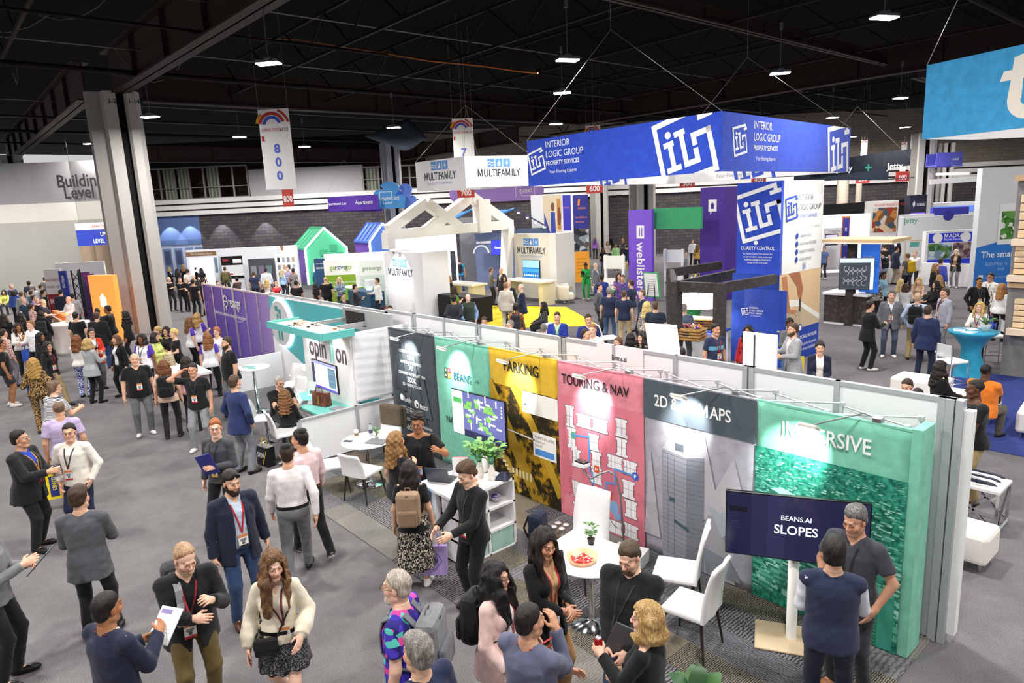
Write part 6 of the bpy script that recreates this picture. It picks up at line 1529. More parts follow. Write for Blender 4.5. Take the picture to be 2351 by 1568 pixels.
F.rect(W*.4,h*.42,W,h*.99,plain('#e8d9b8',.7));F.poly([(W*.42,h*.42),(W*.42,h*.8),(W*.62,h*.55),(W*.6,h*.42)],plain('#3a49a8',.6),.002);F.poly([(W*.62,h*.42),(W*.64,h*.8),(W*.78,h*.8),(W*.8,h*.42)],plain('#3f4bb5',.6),.003);F.disc(W*.71,h*.86,W*.06,plain('#7a5138'),.004,r2=h*.05);F.rect(W*.85,h*.6,W*.97,h*.95,plain('#c98d4a'),.002);F.disc(W*.92,h*.75,W*.06,plain('#8a4a2c'),.004,r2=h*.1);parented(F.build('photo_print'),r)
# purple and green house frames far off
def gable_house(label,d,px,pz0,wpx,peak,eave,col,col2,depth):
 A=on_d(px,640,d);A.z=0;s=d/FPX;W=wpx*s;zp,ze=on_d(px,peak,d).z,on_d(px,eave,d).z
 r=empty('house_stand',A,0,label,'exhibit stand','coloured house frames');m,m2=plain(col,.6),plain(col2,.6);back=VD*depth-UD*depth*.55
 for off,mm in ((Vector((0,0,0)),m),(back,m2)):
  q=MB();p=[A+off,A+off+ZZ*ze,A+off+UD*W*.5+ZZ*zp,A+off+UD*W+ZZ*ze,A+off+UD*W]
  q.prism([p[0],p[4],p[3],p[2],p[1]],VD*.12,mm);parented(q.build('gable_wall'),r)
 q=MB();ed=plain('#d9fff0' if col[1]<'6' else '#cfd6ff',.4,0,.4,2.5);p=[A-VD*.05+ZZ*0,A-VD*.05+ZZ*ze,A-VD*.05+UD*W*.5+ZZ*zp,A-VD*.05+UD*W+ZZ*ze,A-VD*.05+UD*W]
 for a,b in zip(p,p[1:]):q.bar(a,b,.08,.12,ed)
 parented(q.build('edge_light'),r)
 q=MB()
 for k in range(5):
  o=back*k/4;q.bar(A+o+ZZ*ze,A+o+UD*W*.5+ZZ*zp,.12,.14,m)
 q.bar(A+ZZ*ze,A+back+ZZ*ze,.14,.14,m);q.bar(A+UD*W*.5+ZZ*zp,A+back+UD*W*.5+ZZ*zp,.14,.14,m);q.prism([A+ZZ*ze-VD*.0,A+back+ZZ*ze,A+back+UD*W*.5+ZZ*zp,A+UD*W*.5+ZZ*zp],ZZ*.05,m2 if False else m);parented(q.build('roof'),r)
 q=MB();q.prism([A,A+ZZ*ze,A+back+ZZ*ze,A+back],UD*.08,m2);parented(q.build('side_wall'),r)
 return r,A,W,ze
r,A,W,ze=gable_house('mint green house frame with glowing white edges',44,708,0,94,525,572,'#5fd0a0','#8f6fd0',3.2)
q=MB()
for x,z in ((.35,1.2),(.6,1.5),(.75,1.0),(.5,.8)):q.prism([A-VD*.1+UD*W*x+ZZ*(z+.6),A-VD*.1+UD*W*(x+.16)+ZZ*(z+.6),A-VD*.1+UD*W*(x+.16)+ZZ*(z+1.0),A-VD*.1+UD*W*x+ZZ*(z+1.0)],VD*.08,plain('#48b58a',.6))
parented(q.build('wall_shelf'),r)
gable_house('blue and purple house frame beyond the white block tower',46,856,0,66,514,556,'#5f86e6','#8a5fd0',3.0)
for k,(pts,lab) in enumerate((((((1075,528),(1110,484),(1180,480)),((1180,480),(1260,524)),None),'light blue slanted roof with spot lamps, behind the white gables'),(((((1000,530),(1030,492),(1083,482)),((1083,482),(1130,520)),None)),'second light blue slanted roof inside the white gables'))):
 d=36;r=empty('slanted_roof',on_d(*pts[0][0],d),0,lab,'roof','blue roofs');a,b,c=[on_d(*p,d) for p in pts[0]];e,f=[on_d(*p,d) for p in pts[1]]
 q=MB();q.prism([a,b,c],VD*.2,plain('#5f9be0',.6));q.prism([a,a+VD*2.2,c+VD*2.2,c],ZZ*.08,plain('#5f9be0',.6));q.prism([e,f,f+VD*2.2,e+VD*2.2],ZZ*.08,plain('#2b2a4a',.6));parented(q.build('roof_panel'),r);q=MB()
 for i in range(4):p=e.lerp(f,(i+.5)/4)-ZZ*.05-VD*.05;q.lathe([(.0,-.06),(.06,-.06),(.06,0),(0,0)],p,plain('#fff',.3,0,.4,12),10)
 parented(q.build('spot_lamp'),r)
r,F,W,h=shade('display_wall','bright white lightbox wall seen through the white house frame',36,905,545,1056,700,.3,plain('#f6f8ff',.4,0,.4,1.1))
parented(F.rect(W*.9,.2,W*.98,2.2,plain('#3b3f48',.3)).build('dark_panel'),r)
r,F,W,h=shade('display_wall','slate blue wall with white circles behind the white house frame',37,1095,530,1260,640,.3,plain('#68759a',.6))
F.arc(W*.08,h*.62,.4,.09,0,180,WT);F.disc(W*.52,h*.85,.12,WT);F.rect(W*.02,h*.78,W*.22,h*.82,WT);F.arc(W*.66,h*.88,.3,.08,180,360,plain('#c9a7d8'));F.rect(W*.66,h*.7,W*.86,h*.73,WT);parented(F.build('print'),r)
screen('wall_screen','small deep blue screen with white words in the smart home stand',on_d(1150,568,36.5),UD,ZZ,1.0,.75,lambda F,w,h:(F.rect(0,0,w,h,EM('#2f35b8',1)),F.text('Quext IoT',w*.5,h*.42,.16,EM('#fff',1),'CENTER',.004,.002)))
r,F,W,h=shade('info_board','grey stand panel with bold white lettering',40,1056,500,1096,560,.2,plain('#8f8f93',.6),'display panel');F.text('PROCELL',W*.1,h*.86,W*.2,WT,bold=.01,l=.003);parented(F.build('lettering'),r)
# right-hand side: grey facade, map company wall, high tables
GY=18.4;gx=on_y(2301,800,GY).x
r=empty('facade_wall',(gx,GY,0),0,'dark grey model house facade with lit blue windows','exhibit stand')
q=MB();q.box((gx,GY,0),(gx+4.2,GY+.5,4.45),fabric('#7b7876',.5));parented(q.build('facade'),r);tr=plain('#c7a37c',.6)
q=MB();q.box((gx-.05,GY-.08,4.38),(gx+4.2,GY,4.50),tr);q.box((gx,GY-.1,2.05),(gx+4.2,GY,2.15),tr);parented(q.build('trim'),r)
for zb,zt,xo in ((3.15,4.1,.12),(2.35,3.0,.1),(1.15,1.82,.18)):
 wx=gx+xo+.22;q=MB();q.box((wx,GY-.06,zb),(wx+1.1,GY-.01,zt),plain('#f1efe8',.5));fr=parented(q.build('window'),r)
 for k in range(2):
  q=MB();q.box((wx+.06+.52*k,GY-.075,zb+.06),(wx+.52+.52*k,GY-.06,zt-.06),plain('#5fb4dc',.15,0,.5,.7));parented(q.build('pane'),fr)
 q=MB();st=plain('#dcbf98',.7)
 for k in range(5):q.box((wx-.24,GY-.09,zb+(zt-zb)*k/5),(wx-.02,GY,zb+(zt-zb)*(k+.9)/5),st,.02)
 for k in range(4):q.box((wx+.28*k-.02,GY-.09,zt),(wx+.28*k+.24,GY,zt+.13),st,.02)
 parented(q.build('brick_surround'),r);q=MB();q.box((wx-.32,GY-.2,zb-.16),(wx+1.4,GY,zb-.02),plain('#e2cdb4',.6));parented(q.build('sill'),r)
d=27
r,F,W,h=shade('display_wall','blue and white map company wall with large white slogan',d,2228,388,2330,720,.3,plain('#dfe0e4',.6))
sb=plain('#2f78cf',.6);F.poly([(0,0),(W,0),(W,h*.40),(W*.45,h*.52),(W*.45,h*.42),(0,h*.38)],sb);F.rect(W*.45,h*.40,W,h*.72,plain('#f2f3f4',.5),.002);F.rect(W*.5,h*.44,W,h*.66,printed(['#4f8a3c','#68a04f','#e6e9e2','#3f7332'],6),.003)
F.text('The smarter',W*.12,h*.30,.34,WT,bold=.012,l=.003);F.text('SightMap is',W*.22,h*.235,.2,plain('#9cc3f0'),l=.003);F.text('and',W*.5,h*.195,.2,plain('#9cc3f0'),l=.003);F.rect(W*.1,h*.12,W*.2,h*.16,WT,.003);F.text('Essential search',W*.25,h*.13,.14,plain('#9cc3f0'),l=.003);F.text('Choosing a',W*.25,h*.08,.14,plain('#9cc3f0'),l=.003);parented(F.build('print'),r)
q=MB();a,b=on_d(2135,418,30),on_d(2320,405,29);q.bar(a,b,.25,.22,plain('#c9c9cc',.5,.3));q.bar(on_d(2150,400,31),on_d(2228,398,30),.2,.12,plain('#c9c9cc',.5,.3));set_props(q.build('overhead_beam'),'silver overhead beam running to the map company wall','beam')
r,F,W,h=shade('exhibit_stand','blue bike rack company stand with white lettering and photos',36,2118,532,2238,655,.3,plain('#f0f1f3',.5),'exhibit stand')
b2=plain('#2736b4',.5,0,.4,.25);F.rect(W*.05,h*.70,W,h*.94,b2);F.disc(W*.22,h*.82,.26,WT,.002);F.text('MADRAX',W*.34,h*.82,.28,WT,bold=.014,l=.002);F.text('Bicycle Security',W*.34,h*.75,.16,WT,bold=.006,l=.002);F.disc(W*.75,h*.82,.26,WT,.002);F.text('THOMAS',W*.86,h*.84,.24,WT,bold=.014,l=.002);F.text('STEELE',W*.86,h*.76,.24,WT,bold=.014,l=.002)
F.rect(W*.05,h*.28,W*.5,h*.68,printed(['#5f8a4a','#9fb8c9','#c9d6de','#3f6a38','#7f98b0'],4),.001);F.rect(W*.52,h*.28,W,h*.68,printed(['#8a6f78','#b39a98','#5f4a58','#c9b2a2'],4),.001);F.rect(W*.05,0,W,h*.27,b2);F.text('fine site furnishings',W*.2,h*.17,.17,WT,bold=.006,l=.002);F.text('should be a simple',W*.2,h*.10,.17,WT,bold=.006,l=.002);parented(F.build('print'),r)
r,F,W,h=shade('exhibit_wall','long white stand wall with one small green word',39,2063,500,2250,640,.3,plain('#e6e7ea',.5),'wall');F.text('Jetty',W*.02,h*.88,.42,plain('#3fa37e'),l=.002);F.rect(W*.04,h*.50,W*.28,h*.52,plain('#d9c18a'),.002);F.rect(W*.05,h*.1,W*.06,h*.55,plain('#d9c18a'),.002);F.rect(W*.11,h*.38,W*.22,h*.48,plain('#5fb0a8'),.002);F.disc(W*.55,h*1.0,.3,plain('#3f3fa8'),.002);parented(F.build('print'),r)
r,F,W,h=shade('exhibit_wall','white stand wall with sponsor logos and a red wedge',42,2065,494,2140,560,.3,plain('#eceef2',.5),'wall');F.poly([(W*.3,h*.72),(W,h*.72),(W,h*.86)],plain('#d8492f'));F.text('RETURN',W*.1,h*.84,.28,plain('#7a86c0'));F.text('allegro',W*.5,h*.84,.26,plain('#c08a8a'));parented(F.build('print'),r)
r,F,W,h=shade('display_tower','dark rounded charging totem with violet light and white diamond',43,2083,449,2121,560,.6,plain('#2b2d45',.4),'display tower');F.rect(W*.08,h*.2,W*.92,h*.72,plain('#6a4fe0',.4,0,.4,1.6));F.rect(W*.2,h*.36,W*.55,h*.46,plain('#15151c',.4),.002);F.poly([(W*.15,h*.86),(W*.24,h*.92),(W*.33,h*.86),(W*.24,h*.80)],WT);F.text('xeal',W*.4,h*.83,.34,WT,bold=.012);parented(F.build('print'),r)
r,F,W,h=shade('display_wall','market wall with a photo of stocked shelves and red heading',44,1985,463,2056,580,.3,plain('#f1ece6',.5));F.rect(W*.2,h*.45,W*.97,h*.88,printed(['#c9894a','#8a5a34','#e6c9a0','#4a5a6a','#d8d2c8','#a33f2f'],2.6));F.text('INTERNET MARKET OF THINGS',W*.24,h*.91,.22,plain('#d8472f'),bold=.006,l=.002,sx=.7);parented(F.build('print'),r)
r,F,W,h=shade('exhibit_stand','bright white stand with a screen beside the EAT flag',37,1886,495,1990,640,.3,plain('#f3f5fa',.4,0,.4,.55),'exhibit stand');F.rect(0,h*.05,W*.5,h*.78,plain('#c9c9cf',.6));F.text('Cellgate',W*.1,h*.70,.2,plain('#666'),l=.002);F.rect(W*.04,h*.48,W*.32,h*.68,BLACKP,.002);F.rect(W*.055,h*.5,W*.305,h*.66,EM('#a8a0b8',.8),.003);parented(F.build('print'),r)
r,F,W,h=shade('feather_flag','blue and orange vertical flag lettered EAT',35,1930,497,1947,600,.05,plain('#e0823a',.6),'flag');F.rect(W*.08,h*.05,W*.92,h*.97,plain('#3d3fae',.6));[F.text(c,W*.5,h*z,W*.62,WT,'CENTER',.02,.003) for c,z in (('E',.76),('A',.52),('T',.28))];parented(F.build('lettering'),r)
r,F,W,h=shade('exhibit_wall','blue stand wall far behind the sponsor logo wall',46,2138,478,2220,540,.3,plain('#3a3fae',.6),'wall');F.rect(W*.2,h*.6,W*.7,h*.72,plain('#3f9a82'));parented(F.build('print'),r)
r,F,W,h=shade('food_truck','white vehicle with blue stripe far behind the violet totem',50,2120,468,2245,520,2.0,plain('#d9dde4',.35),'vehicle');F.rect(0,h*.78,W,h*.92,plain('#5f7fd0',.4,0,.4,.5));F.rect(W*.02,h*.4,W*.18,h*.62,plain('#22303a',.2));F.text('MEI',W*.05,h*.5,.5,WT,bold=.02,l=.003);F.disc(W*.88,h*.5,.6,plain('#2a3b52',.2));parented(F.build('print'),r)
q=MB();q.prism([on_d(1890,470,49),on_d(2120,455,49),on_d(2120,520,49),on_d(1890,520,49)][::-1],VD*.1,fabric('#17161b'));set_props(q.build('drape'),'black pipe and drape curtain behind the far stands','drape')
kx=at(1930,745);r=empty('kiosk',kx,0,'dark wood kiosk counter with pale plank canopy','kiosk');dw=fabric('#3a3330',.8,'#574b45')
k0=at(1890,742);q=MB();q.box((k0.x,k0.y,.08),(k0.x+1.3,k0.y+.9,.98),dw);q.box((k0.x,k0.y+.03,0),(k0.x+1.25,k0.y+1,.08),WHITE);parented(q.build('counter_body'),r);q=MB();q.box((k0.x-.05,k0.y-.06,.98),(k0.x+1.4,k0.y+1.0,1.06),plain('#ecebea',.3),.01);parented(q.build('counter_top'),r)
q=MB();q.box((k0.x+.72,k0.y-.1,0),(k0.x+.95,k0.y+.12,2.75),dw);q.box((k0.x+1.2,k0.y+.5,1.06),(k0.x+1.32,k0.y+.65,2.75),dw);parented(q.build('post'),r)
q=MB();q.box((k0.x+.0,k0.y-.5,2.75),(k0.x+2.2,k0.y+1.0,2.84),plain('#d9b88a',.6));q.box((k0.x+.0,k0.y-.5,2.70),(k0.x+2.2,k0.y+1.0,2.75),plain('#e9e0d2',.6));parented(q.build('canopy'),r);q=MB();q.box((k0.x+.98,k0.y+.3,1.1),(k0.x+1.55,k0.y+.36,2.65),plain('#2f6fd8',.5,0,.4,.4));parented(q.build('blue_panel'),r)
F=Flat((k0.x+.98,k0.y+.3,1.1),(1,0,0),(0,0,1),.004);F.text('SightMap',.08,1.1,.1,WT,bold=.006);parented(F.build('lettering'),r)
def mappic(F,w,h):F.rect(0,0,w,h,EM('#3a3f48',.6));F.rect(0,h*.86,w,h,EM('#b8c8e8',.8),.001);F.rect(w*.9,0,w,h*.86,EM('#c9d6ea',.8),.001);[F.arc(w*(.2+.13*(k%5)),h*(.2+.16*(k//5)),h*.07,h*.02,30*k,30*k+200,EM('#8a8f98',.7),.001,8) for k in range(20)]
screen('kiosk_screen','screen with a grey aerial map on the dark kiosk post',(k0.x+1.05,k0.y-.12,1.72),(.9,.42,0),(0,0,1),.98,1.0,mappic)
q=MB();hw0=at(1965,668);q.box((hw0.x,hw0.y,0),(hw0.x+.12,hw0.y+3.4,1.0),WHITE);q.box((hw0.x,hw0.y+3.3,0),(hw0.x+3.6,hw0.y+3.42,1.0),WHITE);set_props(q.build('half_wall'),'white half wall behind the dark wood kiosk','wall')
q=MB();q.prism([at(2050,745),at(2351,1040),at(2351,830),at(2150,700)],ZZ*.012,carpet_mat('#232b5e','#37427e','#4a5594','blue_carpet'));bc=q.build('blue_carpet')
q=MB();q.box((-4.9,12.9,0),(2,18.4,.012),carpet_mat('#232b5e','#37427e','#4a5594','blue_carpet'));bpy.data.objects.remove(bc);set_props(q.build('blue_carpet'),'dark blue stand carpet in front of the grey facade','carpet')
def cocktail(label,c,col,h=1.05,rt=.42,rw=.19,rb=.36):
 r=empty('cocktail_table',c,0,label,'table');q=MB();q.lathe([(rb,0),(rb*.86,.12),(rw*1.25,.38),(rw,.55),(rw*1.15,.70),(rt*.72,.92),(rt,h-.03),(rt,h),(0,h)],(0,0,0),fabric(col,.6),40);q.build('stretch_cover',r);return r
tc=at(2225,862);cocktail('teal stretch covered cocktail table with an orchid pot',tc,'#2c93b4',1.06,.50)
def leaf(q,p,d,L,w,m,droop=.3):
 d=Vector(d).normalized();s=d.cross(ZZ).normalized();n=5;L_,R_=[],[]
 for i in range(n+1):
  t=i/n;c_=Vector(p)+d*L*t+ZZ*(L*(.5*t-droop*2*t*t));ww=w*math.sin(math.pi*min(.97,t*.92+.04));L_.append(c_+s*ww);R_.append(c_-s*ww+ZZ*.0)
 vs=L_+R_;q.add(vs,[(i,i+1,n+1+i+1,n+1+i) for i in range(n)],m,True)
LEAF=plain('#3f6b35',.45);LEAF2=plain('#5f9346',.45)
def potted(name,label,c,kind='orchid',s=1.0,pot='#eceae6',group=None):
 r=empty(name,c,0,label,'plant',group);q=MB();q.lathe([(.0,0),(.055*s,0),(.075*s,.11*s),(.08*s,.12*s),(.07*s,.12*s),(.06*s,.10*s),(0,.10*s)],(0,0,0),plain(pot,.4),20);q.build('pot',r);q=MB();rs=random.Random(len(label))
 if kind=='orchid':
  for k in range(6):leaf(q,(0,0,.1*s),(math.cos(k*1.05),math.sin(k*1.05),.6),.26*s,.035*s,LEAF)
  q.tube([(0,0,.1*s),(.02*s,0,.35*s),(.05*s,.02*s,.55*s),(.02*s,.02*s,.68*s)],.006*s,plain('#5a4a38'),5)
  for k in range(5):q.lathe([(0,-.012),(.02*s,0),(0,.012)],(.05*s+.01*math.sin(k),.02*s,(.48+.05*k)*s),plain('#d9c9cf'),6)
 else:
  for k in range(26):a=k*2.4;h_=(.08+.22*rs.random())*s;q.tube([(0,0,.1*s),(.3*h_*math.cos(a),.3*h_*math.sin(a),.1*s+h_)],.003*s,LEAF,4);leaf(q,(.3*h_*math.cos(a),.3*h_*math.sin(a),.1*s+h_),(math.cos(a),math.sin(a),.3),.10*s,.028*s,LEAF2 if k%2 else LEAF)
 q.build('leaves',r);return r
potted('potted_orchid','potted orchid in a white pot on the teal table',Vector((tc.x+.22,tc.y+.1,1.06)),'orchid',1.35)
for k,(dx,dy,rz,lab) in enumerate(((-.25,-.1,.3,'white leaflet lying on the teal table'),(.0,-.25,-.3,'second white leaflet near the teal table edge'),(-.1,.2,.9,'third white leaflet at the back of the teal table'))):
 q=MB();q.box((-.11,-.15,0),(.11,.15,.004),WHITE);q.box((-.10,.02,.004),(.10,.12,.005),plain('#8fb8d8'));o=q.build('leaflet',None,(tc.x+dx,tc.y+dy,1.062+.001*k),rz);set_props(o,lab,'leaflet','leaflets on the teal table')
def bar_stool(label,c,rz,seat_c='#f2f2f0',clear=True,h=.76,group='bar stools'):
 r=empty('bar_stool',c,rz,label,'stool',group);q=MB();q.box((-.21,-.21,h-.06),(.21,.21,h),plain(seat_c,.4),.02);q.build('seat',r)
 for sx in (-1,1):
  for sy in (-1,1):
   q=MB();top=h+(.34 if sy>0 else 0);q.tube([(sx*.23,sy*.23,0),(sx*.20,sy*.20,h-.06),(sx*.20,sy*.21,top)],.012,CHR,8);q.build('leg',r)
 q=MB();z=.28;q.tube([(-.22,-.22,z),(.22,-.22,z),(.22,.22,z),(-.22,.22,z)],.010,CHR,8,closed=True);q.build('footrest',r)
 q=MB();q.box((-.2,.20,h+.06),(.2,.215,h+.34),plain('#e9eef0',.1,0,.5,0,None,.45) if clear else plain(seat_c,.4),.005);q.build('backrest',r)
bar_stool('clear backed chrome bar stool before the teal table',at(2180,905),2.6);bar_stool('clear backed chrome bar stool beyond the teal table',at(2275,838),-1.0)
def ottoman(label,c,rz,w,d,h,group=None):
 r=empty('ottoman',c,rz,label,'ottoman',group);q=MB();q.box((-w/2,-d/2,.10),(w/2,d/2,h),plain('#eeeae2',.45),.05);q.build('cushion',r);
 for sx in (-1,1):
  for sy in (-1,1):q=MB();q.lathe([(.02,0),(.025,.11)],(sx*(w/2-.08),sy*(d/2-.08),0),METAL(),10);q.build('foot',r)
p=at(2335,985);ottoman('large white leather ottoman at the picture edge on blue carpet',(-2.35,14.35,.012),.1,1.2,1.0,.48)
p=at(2275,970);ottoman('white leather ottoman behind the standing person in black',(-3.9,14.6,.012),.1,1.1,.8,.44)
p=at(2190,935);ottoman('long white leather bench behind the wall end post',(-4.9,15.4,.012),.0,1.0,.7,.44)
p=at(2195,1310);ottoman('white leather cube against the wall end',(-2.12,8.72,0),.0,.42,.5,.46)
p=at(2235,1215);r=empty('side_table',(-2.36,9.85,0),0,'silver frame side table with crossed legs and pale top','table');q=MB();q.box((-.27,-.27,.56),(.27,.27,.60),plain('#dcdcdc',.4),.005);q.build('table_top',r)
for sx in (-1,1):
 for sy in (-1,1):q=MB();q.box((sx*.25-.018,sy*.25-.018,0),(sx*.25+.018,sy*.25+.018,.56),CHR);q.build('leg',r)
q=MB()
for sy in (-1,1):q.bar((-.25,sy*.25,.04),(.25,sy*.25,.54),.025,.025,CHR);q.bar((.25,sy*.25,.04),(-.25,sy*.25,.54),.025,.025,CHR)
for sx in (-1,1):q.bar((sx*.25,-.25,.04),(sx*.25,.25,.54),.025,.025,CHR);q.bar((sx*.25,-.25,.02),(sx*.25,.25,.02),.03,.03,CHR)
q.build('cross_brace',r)
for k in range(5):
 q=MB();n=10;vs=[];y0=-.22+.085*k
 for i in range(n+1):a=math.pi*(.12+.76*i/n);vs+=[(-.10+.13*math.cos(a)*.8,y0,.60+.09*math.sin(a)),(.12+.13*math.cos(a)*.8,y0+.05,.60+.07*math.sin(a))]
 q.add(vs,[(2*i,2*i+1,2*i+3,2*i+2) for i in range(n)],plain('#f0f0f0' if k%2 else '#23283a',.6),True);o=q.build('paper_visor',None,(-2.36,9.85,.003));o.modifiers.new('s','SOLIDIFY').thickness=.003
 set_props(o,'curved folded %s visor, %s on the silver side table'%(('navy','white')[k%2],('at the near end','next from the near end','in the middle','next from the far end','at the far end')[k]),'visor','visors on the side table')
# furniture and small things in the colour panel booth
CZ=.012
def chair(label,c,rz,seat=.47,back=1.0,w=.44,leg='#3c3532',group='white chairs',splay=.04,stool=False):
 r=empty('bar_chair' if stool else 'chair',c,rz,label,'chair',group);m=plain('#f0f0f0',.38)
 q=MB();q.box((-w/2,-w/2,seat-.06),(w/2,w/2,seat),m,.02);q.build('seat',r)
 q=MB();n=8;f=[]
 for i in range(n+1):
  t=i/n;z=seat-.05+(back-seat+.05)*t;y=w/2-.03+.10*t*t;hw=w/2*(1-.12*t*t);f.append((y,z,hw))
 vs=[(s*hw,y+dy+.015*(1 if abs(s)<.5 else 0),z) for y,z,hw in f for dy in (0,.035) for s in (-1,-.5,0,.5,1)];fs=[]
 for i in range(n):
  a=i*10
  for k in range(4):fs+=[(a+k+1,a+k,a+10+k,a+11+k),(a+5+k,a+6+k,a+16+k,a+15+k)]
  fs+=[(a,a+5,a+15,a+10),(a+9,a+4,a+14,a+19)]
 fs+=[(n*10+k,n*10+k+5,n*10+k+6,n*10+k+1) for k in range(4)];q.add(vs,fs,m,True);q.build('backrest',r)
 for sx in (-1,1):
  for sy in (-1,1):
   if stool:break
   q=MB();q.tube([(sx*(w/2-.03+splay),sy*(w/2-.03+splay),0),(sx*(w/2-.04),sy*(w/2-.04),seat-.05)],[.011,.018],plain(leg,.4,.3),8);q.build('leg',r)
 if stool:
  q=MB();q.lathe([(.0,0),(.21,0),(.20,.015),(.03,.03),(.028,seat-.06),(0,seat-.06)],(0,0,0),CHR,24);q.build('pedestal',r);q=MB();q.tube([(-.13,-.16,.25),(.13,-.16,.25),(.0,0,.25)],.010,CHR,6,closed=True);q.build('footrest',r)
 return r
def round_table(label,c,h=.745,rt=.36,rb=.24):
 r=empty('round_table',c,0,label,'table','white round tables');q=MB();q.lathe([(0,h-.025),(rt-.01,h-.025),(rt,h-.015),(rt,h-.005),(rt-.01,h),(0,h)],(0,0,0),plain('#f4f4f4',.3),40);q.build('table_top',r)
 q=MB();q.lathe([(0,0),(rb,0),(rb,.012),(.05,.03),(.03,.06),(.03,h-.03),(.08,h-.026)],(0,0,0),CHR,28);q.build('pedestal',r)
fc=math.atan2(2.85,5.88)
def face(x,y,turn=0):return math.atan2(x,-y)+turn
chair('white high backed chair under the pink panel',(-5.12,5.25,CZ),math.radians(8),.47,1.02,.50)
chair('white dining chair turned sideways before the grey maps panel',(-3.98,5.55,CZ),math.radians(-62),.47,.98,.46)
chair('white dining chair beside the stand of the big screen',(-3.50,5.12,CZ),math.radians(-80),.47,.98,.44)
round_table('white round table with a candy bowl beside the stout man',(-4.45,4.72,CZ),.75,.40)
r=empty('serving_bowl',(-4.45,4.60,.762),0,'peach coloured shallow bowl on the white round table','bowl');q=MB();q.lathe([(0,0),(.13,0),(.165,.055),(.158,.055),(.125,.01),(0,.01)],(0,0,0),plain('#e8b48e',.35),32);q.build('bowl',r)
def candies(name,label,c,rad,n,cols,seed=1,dz=.0):
 q=MB();rs=random.Random(seed)
 for k in range(n):
  a,rr=rs.uniform(0,6.3),rad*math.sqrt(rs.random());M_=Matrix.Translation((rr*math.cos(a),rr*math.sin(a),.015+dz*rs.random()))@Matrix.Rotation(rs.uniform(0,6),4,(.2*rs.random(),.2*rs.random(),1));q.box((-.026,-.009,-.007),(.026,.009,.007),plain(rs.choice(cols),.3),0,M_)
 set_props(q.build(name,None,c),label,'candy',None,'stuff')
candies('candy','red and white wrapped candy in the peach bowl',(-4.45,4.60,.775),.10,34,['#c8242e','#f2eeee','#d8433f'],2)
potted('potted_plant','small green sprig plant on the white round table',(-4.62,4.92,.762),'sprig',.55,'#2d2a26','small pot plants')
round_table('white round table with cups beside the slate panel',(-9.55,4.98,CZ),.745,.42)
chair('white chair under a brown jacket behind the cup table',(-10.35,5.72,CZ),math.radians(20),.47,.92,.46)
chair('white chair in front of the cup table, nearest the partition',(-9.75,4.42,CZ),math.radians(160),.47,.80,.44)
chair('white chair tucked in front of the cup table, behind the blue tote',(-9.10,4.62,CZ),math.radians(200),.47,.80,.44)
q=MB();jm=fabric('#5f5346');q.box((-.25,-.07,.55),(.25,.07,.95),jm,.06);q.box((-.27,.02,.50),(-.14,.12,.90),jm,.05);q.box((.14,.02,.50),(.27,.12,.90),jm,.05);set_props(q.build('jacket',None,(-10.42,5.96,CZ),math.radians(20)),'brown tweed jacket hung over the white chair back','jacket')
def top_thing(name,label,cat,c,f,rz=0,group=None):q=MB();f(q);return set_props(q.build(name,None,c,rz),label,cat,group)
TT=.757+CZ-.012
top_thing('paper_cup','tall paper coffee cup with lid on the cup table','cup',(-9.78,4.90,TT+.06),lambda q:cup_hold(q)) if 0 else None
def cupf(q):q.lathe([(0,0),(.028,0),(.04,.11),(0,.11)],(0,0,0),plain('#e9e2d6',.5),18);q.lathe([(.033,.03),(.038,.08)],(0,0,0),plain('#8a6a48',.7),18);q.lathe([(.042,.11),(.042,.12),(.03,.128),(0,.128)],(0,0,0),plain('#f4f4f4',.4),18)
top_thing('paper_cup','tall paper coffee cup with lid on the cup table','cup',(-9.80,4.92,TT),cupf)
def bottle(q):q.lathe([(0,0),(.032,0),(.033,.12),(.028,.15),(.013,.185),(.013,.205),(0,.205)],(0,0,0),plain('#cfdde2',.1,0,.5,0,None,.55),18);q.lathe([(.0335,.05),(.0335,.11)],(0,0,0),plain('#4a3a5a',.5),18);q.lathe([(.014,.195),(.014,.212),(0,.212)],(0,0,0),BLACKP,12)
top_thing('water_bottle','clear water bottle with dark cap on the cup table','bottle',(-9.68,5.12,TT),bottle)
potted('potted_plant','tiny pot plant on the cup table before the jacket',(-9.45,5.10,TT),'sprig',.5,'#e8e6e2','small pot plants')
top_thing('phone','dark phone lying flat on the cup table','phone',(-9.72,4.72,TT),lambda q:(q.box((-.075,-.036,0),(.075,.036,.009),BLACKP,.003),q.box((-.07,-.032,.009),(.07,.032,.0095),plain('#4a3f55',.15))),.6)
def laptop(label,c,rz,open_=True,col='#8d8f94',pic='#dfe3ea'):
 r=empty('laptop',c,rz,label,'laptop','laptops');q=MB();q.box((-.16,-.11,0),(.16,.11,.014),plain(col,.35,.5),.004);q.box((-.14,-.02,.014),(.14,.09,.0148),plain('#1d1d20',.5));q.build('base',r)
 q=MB()
 if open_:M_=Matrix.Translation((0,.11,.012))@Matrix.Rotation(math.radians(68),4,'X') if False else Matrix.Translation((0,.11,.014))@Matrix.Rotation(math.radians(-18),4,'X');q.box((-.16,0,0),(.16,.008,.215),plain(col,.35,.5),.003,M_);q.box((-.15,-.001,.012),(.15,0,.205),EM(pic,.8),0,M_);q.box((-.13,-.002,.13),(-.02,-.001,.17),EM('#5fae6a',.8),0,M_)
 else:q.box((-.16,-.11,.014),(.16,.11,.020),plain(col,.35,.5),.003)
 q.build('lid',r);return r
laptop('closed grey laptop on the cup table',(-9.32,5.02,TT),.5,False)
r=empty('shelf_counter',(-6.5,4.9,CZ),0,'white cube shelf counter carrying a laptop, vases and candy','shelf');w=plain('#f3f3f4',.4);q=MB()
